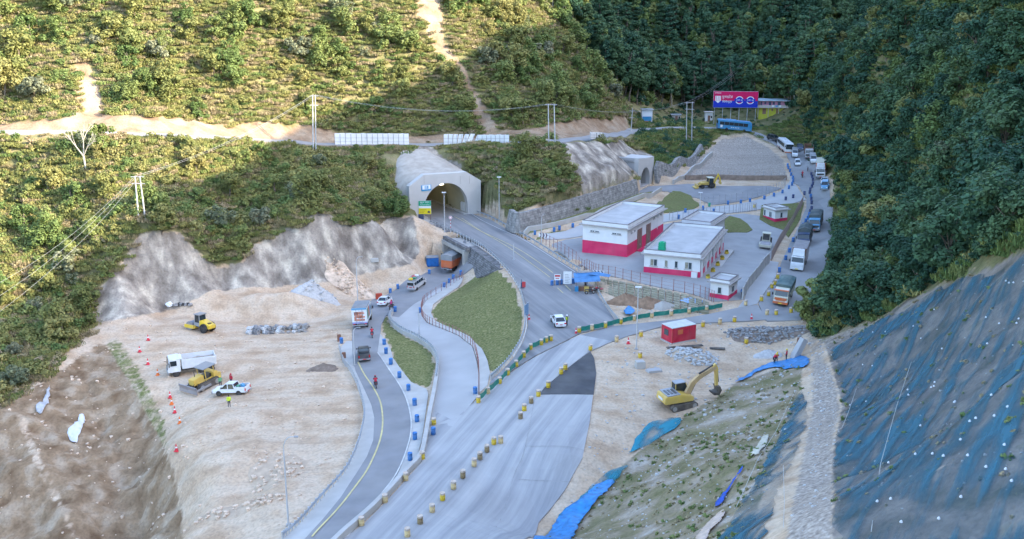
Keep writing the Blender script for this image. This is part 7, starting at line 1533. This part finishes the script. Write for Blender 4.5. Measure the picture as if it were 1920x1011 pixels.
heap_obj('rock_heap','pale orange broken rock pile beside the grey gravel heap','rock pile',660,543,5.0,2.8,2.2,m_pale,-5,0,3,230,m_pale)
heap_obj('soil_heap','small dark soil heap in the middle of the work pad','soil heap',607,693,2.4,1.6,.9,m_dsoil,-3.6,0,4)
heap_obj('soil_heap','left of the two brown soil heaps below the bag terrace','soil heap',1172,568,3.2,1.9,1.6,m_bsoil,.1,0,5); heap_obj('soil_heap','right of the two brown soil heaps below the bag terrace','soil heap',1212,572,2.8,1.8,1.5,m_bsoil,.1,0,6); heap_obj('sand_heap','pale sand heap right of the brown soil heaps','sand heap',1244,577,2.0,1.3,1.1,m_dust,.1,0,7)
heap_obj('rubble_heap','scatter of broken white concrete in front of the red container','rubble',1298,668,3.8,2.6,.5,m_tan,0,0,8,220,m_rub); heap_obj('rubble_heap','grey broken stone spread beyond the blue sheet','rubble',1440,628,6.5,3.2,.7,m_dsoil,0,0,9,260,mat('rubble_grey',(.27,.26,.25),.9,.3,1.5)); heap_obj('sand_heap','white sand pile behind the crouching workers','sand heap',1440,668,2.2,1.3,.9,m_gravel,0,0,10)
heap_obj('spoil_ring','ring of scattered stones round the hollow in the foreground pad','rubble',520,890,3.2,4.6,.35,m_tan,-2.5,0,12,70,m_pale); heap_obj('spoil_ring','line of stones below the foreground hollow','rubble',455,955,5,1.4,.3,m_tan,-3,0,13,60,m_pale)
# dark boulders that can be told apart
x0,y0,z=at_s(522,622,-4.8); t=thing('boulder_pile','row of grey boulders beside the brown soil mound','boulder pile',(x0,y0,z)); q=random.Random(5)
for k in range(48):
    a=-4.4+.8*(k%12)+q.uniform(-.2,.2); b=-1.7+1.05*(k//12)+q.uniform(-.25,.25); r=q.uniform(.36,.62); X_,Y_=a,b+a*.15; g=Zt(x0+X_,y0+Y_)-z
    MB().blob((X_,Y_,g+r*.45+(.45 if k//12 in(1,2) else 0)),r,6,5,.28,(1.05,.95,.8),k).build('boulder',m_boul if k%3 else m_rub,t)
x0,y0,z=at_s(335,578,-4.4); t=thing('scrap_pile','dark scrap and a white sack on a soil bump below the rock cut','scrap pile',(x0,y0,Zt(x0,y0)))
MB().blob((-1.6,0,.4),.7,8,5,.15,(1,1,.7),1).build('white_sack',P_white,t)
for k in range(7): MB().blob((-.4+k*.42,q.uniform(-.3,.3),.35),.42,7,5,.3,(1.1,1,.7),k).build('scrap_piece',m_dark if k%2 else m_boul,t)
# scattered stones on the bare ground (too small to count)
def pebbles(name,label,cnt,mask,x0,x1,y0,y1,rmin,rmax,m,seed):
    rs=np.random.RandomState(seed); S=MB(); n=0
    while n<cnt:
        a,b=rs.uniform(x0,x1),rs.uniform(y0,y1)
        if Mt(mask,a,b)>.5: r=rmin+(rmax-rmin)*rs.rand()**3; S.blob((a,b,Zt(a,b)+r*.15),r,5,3,.3,(1,1,.7),n); n+=1
    o=S.build(name,m); return tag(o,label,'stones',kind='stuff')
bareM=((1-veg)*(1-rock)*(dpv>.6)*(1-netz)*(1-isl)*(Mt(np.ones_like(x),x,y))).astype(float)
pebbles('loose_stones','pale loose stones strewn over the work pad and eroded bank',900,bareM,-75,-15,80,165,.08,.32,m_pale,1); pebbles('loose_stones','grey loose stones strewn over the excavated ground by the excavator',650,bareM,6,45,95,160,.07,.26,m_rub,2); pebbles('loose_stones','small stones lying on the grassy bank and gravel path',900,np.maximum(bank2,grav),0,45,50,135,.04,.16,m_rub,3)
pebbles('loose_stones','pale stones and sacks strewn under the blue net',260,netz,10,50,48,130,.05,.14,m_rub,4)
# cones
cn=mat('cone_red',(.62,.04,.06),.5,.1,3); co_=mat('cone_orange',(.75,.18,.04),.5,.1,3)
def cone(label,px,py,z0,m=cn):
    x_,y_,z=at_s(px,py,z0); t=thing('traffic_cone',label,'traffic cone',(x_,y_,max(Zt(x_,y_),z)),0,'traffic cones'); MB().box(-.22,.22,-.22,.22,0,.05).build('base',m,t); MB().lathe([(.17,.05),(.11,.35)],10).build('lower_cone',m,t); MB().lathe([(.11,.351),(.085,.5)],10).build('white_band',m_wsign,t); MB().lathe([(.085,.501),(.03,.78)],10).build('upper_cone',m,t); t.scale=(1.25,)*3
for k,(a,b) in enumerate(((278,638),(262,660),(277.5,684),(296,705),(319,746),(322,758),(328,775),(337.5,795),(331,846))): cone(f'traffic cone on the work pad edge, {ORD(k)} from the rock cut',a,b,-4.3,co_ if k in(3,5,7) else cn)
cone('red traffic cone beside the first screened drum',1080,626,0); cone('red traffic cone by the grass edge guard rail',992,600,0); cone('red traffic cone on the queue road',1510,552,.1); cone('red cone by the last junction drum',1409,599,0); cone('red and white cone left of the straight street lamp',1178,645,0)
# red container with corner posts
A=np.array(at_s(1239,637,0)[:2]); B=np.array(at_s(1259.5,646,0)[:2]); C_=np.array(at_s(1303,639,0)[:2]); v=C_-B; Lc=float(np.linalg.norm(v)); v/=Lc; Wc=float(np.linalg.norm(A-B)); 
ct=thing('site_container','red steel site container with white roof on the broken ground','container',(B[0],B[1],G(*B)+.05),math.atan2(v[1],v[0])); Wc=min(Wc,2.6); Hc=2.35; m_cred=mat('container_red',(.52,.015,.05),.5,.1,1.2,dirt=.2)
MB().box(0,Lc,0,Wc,.12,Hc).build('box_body',m_cred,ct); MB().box(-.05,Lc+.05,-.05,Wc+.05,Hc+.001,Hc+.1).build('roof',mat('container_roof',(.55,.54,.53),.6,.1,1),ct)
for k in range(int(Lc/.42)): MB().box(.2+k*.42,.34+k*.42,-.04,-.001,.2,Hc-.08).build('corrugation',m_cred,ct)
for xx in(0,Lc):
    for yy in(0,Wc): MB().box(xx-.06,xx+.06,yy-.06,yy+.06,0,Hc-.002).build('corner_post',P_red,ct)
MB().box(-.06,-.005,Wc*.35,Wc*.75,1.0,1.9).build('window',m_glass,ct); MB().box(1.0,1.9,-.055,-.041,1.3,2.0).build('rust_patch',P_orange,ct); MB().box(-.2,Lc+.2,-.1,Wc+.1,-.2,.119).build('base_sill',m_conc2,ct)
def plank(label,px,py,L,rz,m,z0=0,name='steel_profile',w=.15):
    x_,y_,z=at_s(px,py,z0); t=thing(name,label,'building material',(x_,y_,Zt(x_,y_)+.1),rz)
    for k in range(4): MB().box(-L/2,L/2,k*w*1.1-.3,k*w*1.1-.3+w,0,.08+.03*(k%2)).build('bar',m,t)
plank('dark steel profiles lying in front of the red container',1284,652,5.5,R(12),M_track); plank('flat dark sheet on the rubble right of the container',1345,655,2.2,R(-5),M_track)
def block(name,label,px,py,sx,sy,sz,m,z0=0,rot=(0,0,0),cat='block'):
    x_,y_,z=at_s(px,py,z0); o=MB().box(-sx/2,sx/2,-sy/2,sy/2,0,sz,sx*.04,sy*.04).build(name,m,None,bevel=.03,loc=(x_,y_,Zt(x_,y_)-.03),rot=rot); return tag(o,label,cat)
block('tilted_block','tilted grey concrete block standing beside the worker on the right',1488,674,.9,1.0,3.2,m_conc,0,(0,R(28),R(20))); block('concrete_block','white cube-shaped block below the straight street lamp',1200,690,1.3,1.1,1.0,m_conc2,0,(0,0,.2)); block('broken_slab','broken concrete slab right of the white block',1226,697,2.2,1.0,.35,m_conc,0,(.1,.05,.4)); block('rusty_plate','rusty upright plate beyond the tilted block',1498,650,.9,.2,1.5,P_brown,0,(.1,0,.2)); block('red_barrier','red plastic barrier beside the pale rock pile',709,517,1.3,.6,1.5,mat('barrier_red',(.45,.07,.04),.6,.1,2),-5.3,(0,0,.2),'barrier'); block('white_block','white block at the foot of the red barrier',704,527,1.6,.8,.7,m_conc2,-5.3,(0,0,.2))
bb2=thing('tarp_stack','stack covered by a blue sheet left of the grey-tarped truck','covered stack',(*at_z(811,499,-5.5),-5.45),R(8)); MB().box(-1.3,1.3,-.8,.8,0,1.9,.05,.05).build('blue_sheet',mat('sheet_blue',(.02,.13,.38),.6,.2,2),bb2,bevel=.08); MB().box(-1.35,1.35,-.85,.85,1.9,2.1,.1,.1).build('grey_top',M_canvas,bb2)
for k,(px,py) in enumerate(((636,640),(645,672))): block('survey_stand','small wooden stand at the roadside '+('beside the blue drum' if k==0 else 'by the guard rail end'),px,py,.6,.4,1.2,P_brown,-3.6,(0,0,.3),'stand')
# stall under a blue tarpaulin
x_,y_,z=at_s(1098,545,0); st=thing('tarp_stall','roadside stall under a sagging blue tarpaulin at the junction','stall',(x_,y_,.1)); m_bt=mat('tarp_blue',(.07,.20,.40),.6,.2,1.2)
for a,b,h in((-1.7,-.8,1.9),(1.9,-.9,2.0),(-1.5,1.8,2.6),(2.3,1.9,2.4),(3.9,.6,2.2)): MB().tube((a,b,-.1),(a,b,h),.04).build('pole',P_brown,st)
vs=[]; 
for i in range(7):
    for j_ in range(5): f,g=i/6,j_/4; vs.append((-2+f*4.4,-1.3+g*3.4,1.75+g*.75+.2*f-.28*math.sin(math.pi*f)*math.sin(math.pi*g)))
fs=[(i*5+j_,(i+1)*5+j_,(i+1)*5+j_+1,i*5+j_+1) for i in range(6) for j_ in range(4)]; MB().add(vs,fs).build('tarpaulin',m_bt,st)
quad(MB(),[(.4,1.2,2.5),(4.1,.4,2.2),(4.4,1.6,2.3),(2.2,2.3,2.6)],.03).build('side_tarpaulin',m_bt,st); quad(MB(),[(-1.2,1.9,2.75),(1.8,2.0,2.75),(1.8,2.9,2.65),(-1.2,2.8,2.65)],.03).build('grey_sheet',M_canvas,st)
MB().box(-1.4,1.3,-.5,.5,0,.8).build('counter',P_brown,st); MB().box(-.3,.5,-.9,-.55,0,.9).build('yellow_crate',P_yel,st); MB().box(2.2,3.2,-.8,-.2,0,.5).build('red_crate',P_red,st); MB().box(-1.9,-1.3,-.9,-.4,0,.9).build('blue_drum',P_blue,st)
t=thing('blue_mesh_panel','blue mesh panel leaning on the rail beside the grass','panel',(*at_s(987,594,0)[:2],.1),R(70)); MB().box(-.9,.9,-.04,.04,.1,2.0).build('mesh',mat('mesh_blue',(.15,.27,.42),.6,.3,6),t); MB().box(-.95,.95,-.06,.06,2.0,2.08).build('frame',m_steel,t)
t=thing('signal_box','blue and red signal box on the rail right of the grass slope','signal box',(*at_s(980,541,0)[:2],.1)); MB().box(-.3,.3,-.25,.25,0,1.0).build('blue_box',P_navy,t); MB().box(-.1,.5,-.3,-.26,.2,1.2).build('red_panel',P_red,t); MB().tube((-.2,0,1),(-.2,0,1.6),.05).build('lamp',P_navy,t)
# ------------------------------------------------------------------ sheets draped on the slopes
def drape(name,label,cat,pts,m,lift=.08,step=.8,wr=.12,hit=True,smooth=3):
    P=[first_hit(a,b)[:2] if hit else at_s(a,b,0)[:2] for a,b in pts]; P=[tuple(p) for p in smooth_line(P,smooth,True)] if smooth else P
    _q=random.Random(len(pts)*7+len(label)); B=[(p[0]+_q.uniform(-.3,.3)*step,p[1]+_q.uniform(-.3,.3)*step) for p in resample(P,step,True)]; nb=len(B); xs=np.arange(min(p[0] for p in B),max(p[0] for p in B),step); ys=np.arange(min(p[1] for p in B),max(p[1] for p in B),step); gx,gy=np.meshgrid(xs,ys); gx=gx.ravel(); gy=gy.ravel(); k=inpoly(gx,gy,B); gx,gy=gx[k],gy[k]
    ov,oe,of,_,_,_=delaunay_2d_cdt([Vector(p) for p in B]+[Vector(p) for p in zip(gx,gy)],[(i,(i+1)%nb) for i in range(nb)],[],1,1e-4)
    vx=np.array([p.x for p in ov]); vy=np.array([p.y for p in ov]); vz=np.array([Zt(a,b) for a,b in zip(vx,vy)])+lift+wr*(fbm(vx,vy,1.6,3)+.5); c=(float(vx.mean()),float(vy.mean()),float(vz.mean()))
    me=bpy.data.meshes.new(name); me.from_pydata([(a-c[0],b-c[1],d-c[2]) for a,b,d in zip(vx,vy,vz)],[],[tuple(f) for f in of]); me.polygons.foreach_set('use_smooth',[True]*len(me.polygons)); me.materials.append(m); o=link(name,me,None,c); md=o.modifiers.new('thick','SOLIDIFY'); md.thickness=.02
    return tag(o,label,cat)
m_bsheet=mat('plastic_sheet_blue',(.015,.19,.46),.4,.3,1.6,spec=.5,bump=.8)
def netmat(name,c,thr,ang,sx,sy):
    m=bpy.data.materials.new(name); m.use_nodes=True; nt=m.node_tree; b=nt.nodes['Principled BSDF']; L=nt.links.new; b.inputs['Roughness'].default_value=.7
    geo=_n(nt,'ShaderNodeNewGeometry'); mp=_n(nt,'ShaderNodeMapping'); mp.inputs['Rotation'].default_value=(0,0,ang); L(geo.outputs['Position'],mp.inputs['Vector']); m2=_n(nt,'ShaderNodeMapping'); m2.inputs['Scale'].default_value=(sx,sy,sx*.5); L(mp.outputs[0],m2.inputs['Vector'])
    nz=_n(nt,'ShaderNodeTexNoise'); nz.inputs['Scale'].default_value=1; nz.inputs['Detail'].default_value=5; L(m2.outputs[0],nz.inputs['Vector']); n2=_n(nt,'ShaderNodeTexNoise'); n2.inputs['Scale'].default_value=.16; n2.inputs['Detail'].default_value=3; L(geo.outputs['Position'],n2.inputs['Vector'])
    ad=_n(nt,'ShaderNodeMath',operation='MULTIPLY_ADD'); L(n2.outputs['Fac'],ad.inputs[0]); ad.inputs[1].default_value=.9; ad.inputs[2].default_value=-.45; a2=_n(nt,'ShaderNodeMath',operation='ADD'); L(nz.outputs['Fac'],a2.inputs[0]); L(ad.outputs[0],a2.inputs[1])
    mr=_n(nt,'ShaderNodeMapRange'); mr.inputs['From Min'].default_value=thr-.12; mr.inputs['From Max'].default_value=thr+.2; mr.inputs['To Min'].default_value=.12; mr.inputs['To Max'].default_value=.78; L(a2.outputs[0],mr.inputs['Value'])
    rp=_n(nt,'ShaderNodeValToRGB'); rp.color_ramp.elements[0].color=(*[v*.6 for v in c],1); rp.color_ramp.elements[1].color=(*[min(1,v*1.5) for v in c],1); L(nz.outputs['Fac'],rp.inputs['Fac']); L(rp.outputs[0],b.inputs['Base Color'])
    tr=_n(nt,'ShaderNodeBsdfTransparent'); mx=_n(nt,'ShaderNodeMixShader'); L(mr.outputs[0],mx.inputs[0]); L(tr.outputs[0],mx.inputs[1]); L(b.outputs[0],mx.inputs[2]); L(mx.outputs[0],nt.nodes['Material Output'].inputs['Surface']); return m
pA=Vector(first_hit(1880,540)); pB=Vector(first_hit(1600,960)); na_=math.atan2(pB.y-pA.y,pB.x-pA.x)
m_net=netmat('debris_net_blue',(.02,.11,.155),.56,-na_,.12,1.3); m_teal=netmat('debris_net_teal',(.01,.22,.30),.42,-na_,.2,.8)
drape('slope_net','blue debris net spread over the steep slope on the right','net',[(1560,655),(1640,607),(1760,545),(1925,472),(2060,420),(2060,1080),(1800,1080),(1566,1060),(1568,930),(1566,850),(1590,770),(1575,710)],m_net,.1,1.1,.12,True,0)
drape('slope_net','narrow blue debris net along the left side of the gravel path','net',[(1506,735),(1512,790),(1490,850),(1455,930),(1420,1040),(1345,1040),(1385,960),(1430,880),(1470,800),(1495,745)],m_net,.1,.8)
drape('plastic_sheet','bright blue plastic sheet below the working crew','plastic sheet',[(1376,719),(1410,699),(1440,685),(1470,679),(1500,670),(1515,673),(1512,689),(1488,693),(1450,691),(1420,701),(1392,716)],m_bsheet,.1,.5,.25)
drape('teal_net','teal net patch on the grassy bank left of the excavated ground','net',[(1180,850),(1200,815),(1216,797),(1245,790),(1276,786),(1268,804),(1240,822),(1210,840),(1190,850)],m_teal,.1,.5,.2)
drape('teal_net','long teal net trailing down the foot of the grassy bank','net',[(1085,940),(1130,896),(1176,878),(1160,898),(1120,935),(1085,975),(1040,1010),(1010,1025),(1040,985)],m_teal,.1,.5,.2)
drape('plastic_sheet','bright blue plastic sheet at the bottom edge beside the apron','plastic sheet',[(998,1022),(1040,985),(1090,938),(1130,910),(1150,908),(1120,940),(1085,985),(1060,1022)],m_bsheet,.16,.5,.25)
drape('plastic_sheet','crumpled pale blue sheet lying below the bag terrace','plastic sheet',[(1275,566),(1295,561),(1318,566),(1312,572),(1285,571)],mat('sheet_pale_blue',(.25,.38,.6),.5,.2,1.5),.15,.5,.3,False); drape('plastic_sheet','blue tarpaulin heap behind the green screens','plastic sheet',[(1170,588),(1178,579),(1190,586),(1186,593),(1174,593)],m_bsheet,.25,.4,.5,False)
drape('wet_sheet','pale bluish plastic spread on the apron at the bottom edge','plastic sheet',[(855,1025),(868,998),(905,1003),(935,982),(987,989),(975,1025)],mat('sheet_milky',(.42,.50,.68),.4,.08,.8),.12,.6,.06,False,0)
for k,(pts,c,l) in enumerate((([(1408,852),(1422,832),(1436,820),(1440,824),(1428,845),(1412,856)],(.5,.46,.36),'cream torn sheet on the net edge beside the gravel path'),([(1310,1005),(1325,985),(1352,962),(1358,966),(1335,995),(1318,1025),(1302,1025)],(.55,.42,.33),'peach torn sheet at the bottom of the grassy bank'),([(1342,948),(1356,928),(1372,908),(1391,880),(1389,888),(1372,914),(1346,954)],(.02,.08,.4),'dark blue torn sheet trailing along the net edge'))): drape('torn_sheet',l,'sheet',pts,mat(f'torn_sheet_{k}',c,.6,.15,2),.12,.3,.2)
drape('white_sheet','white torn sheet on the eroded bank at the lower left','sheet',[(128,820),(140,800),(150,782),(160,785),(155,805),(148,825),(138,833)],mat('sheet_white',(.6,.6,.62),.6,.1,2),.15,.4,.25); drape('grey_sheet','grey sheet patch high on the eroded bank','sheet',[(68,770),(85,750),(95,725),(92,755),(80,782)],mat('sheet_grey',(.42,.41,.41),.7,.15,2),.15,.4,.25)
# ropes and pins holding the net
rp_=mat('rope_pale',(.5,.48,.42),.8,.15,3); rs=np.random.RandomState(9)
for k,pts in enumerate(([(1708,685),(1680,770),(1650,880),(1632,1010)],[(1605,735),(1590,780),(1578,810)],[(1468,1000),(1470,950),(1468,880)],[(1490,740),(1455,815),(1420,870),(1380,960)])):
    w=[Vector(first_hit(a,b))+Vector((0,0,.35)) for a,b in pts]; o=MB().path([tuple(p-w[0]) for p in w],.025,4).build('rope',rp_,None,loc=tuple(w[0])); tag(o,['long pale rope down the middle of the netted slope','short rope on the left edge of the netted slope','rope beside the lower gravel path','rope along the grassy bank edge'][k],'rope')
pn=MB().lathe([(.015,.14),(.07,.08),(.1,.0)],7).mesh('net_pin',mat('pin_white',(.65,.66,.68),.6,.1,3))
pins=[]
while len(pins)<46:
    a,b=rs.uniform(1590,1915),rs.uniform(520,1005)
    if b>620+(1640-a)*.5 and b>(480+(1920-a)*.45): pins.append((a,b))
pins.sort(key=lambda p:p[1])
for k,(a,b) in enumerate(pins):
    o=link('net_pin',pn,None,tuple(Vector(first_hit(a,b))+Vector((0,0,.15)))); tag(o,f'white net pin on the blue net, {ORDX(k)} counting down from its top','pin','white net pins')
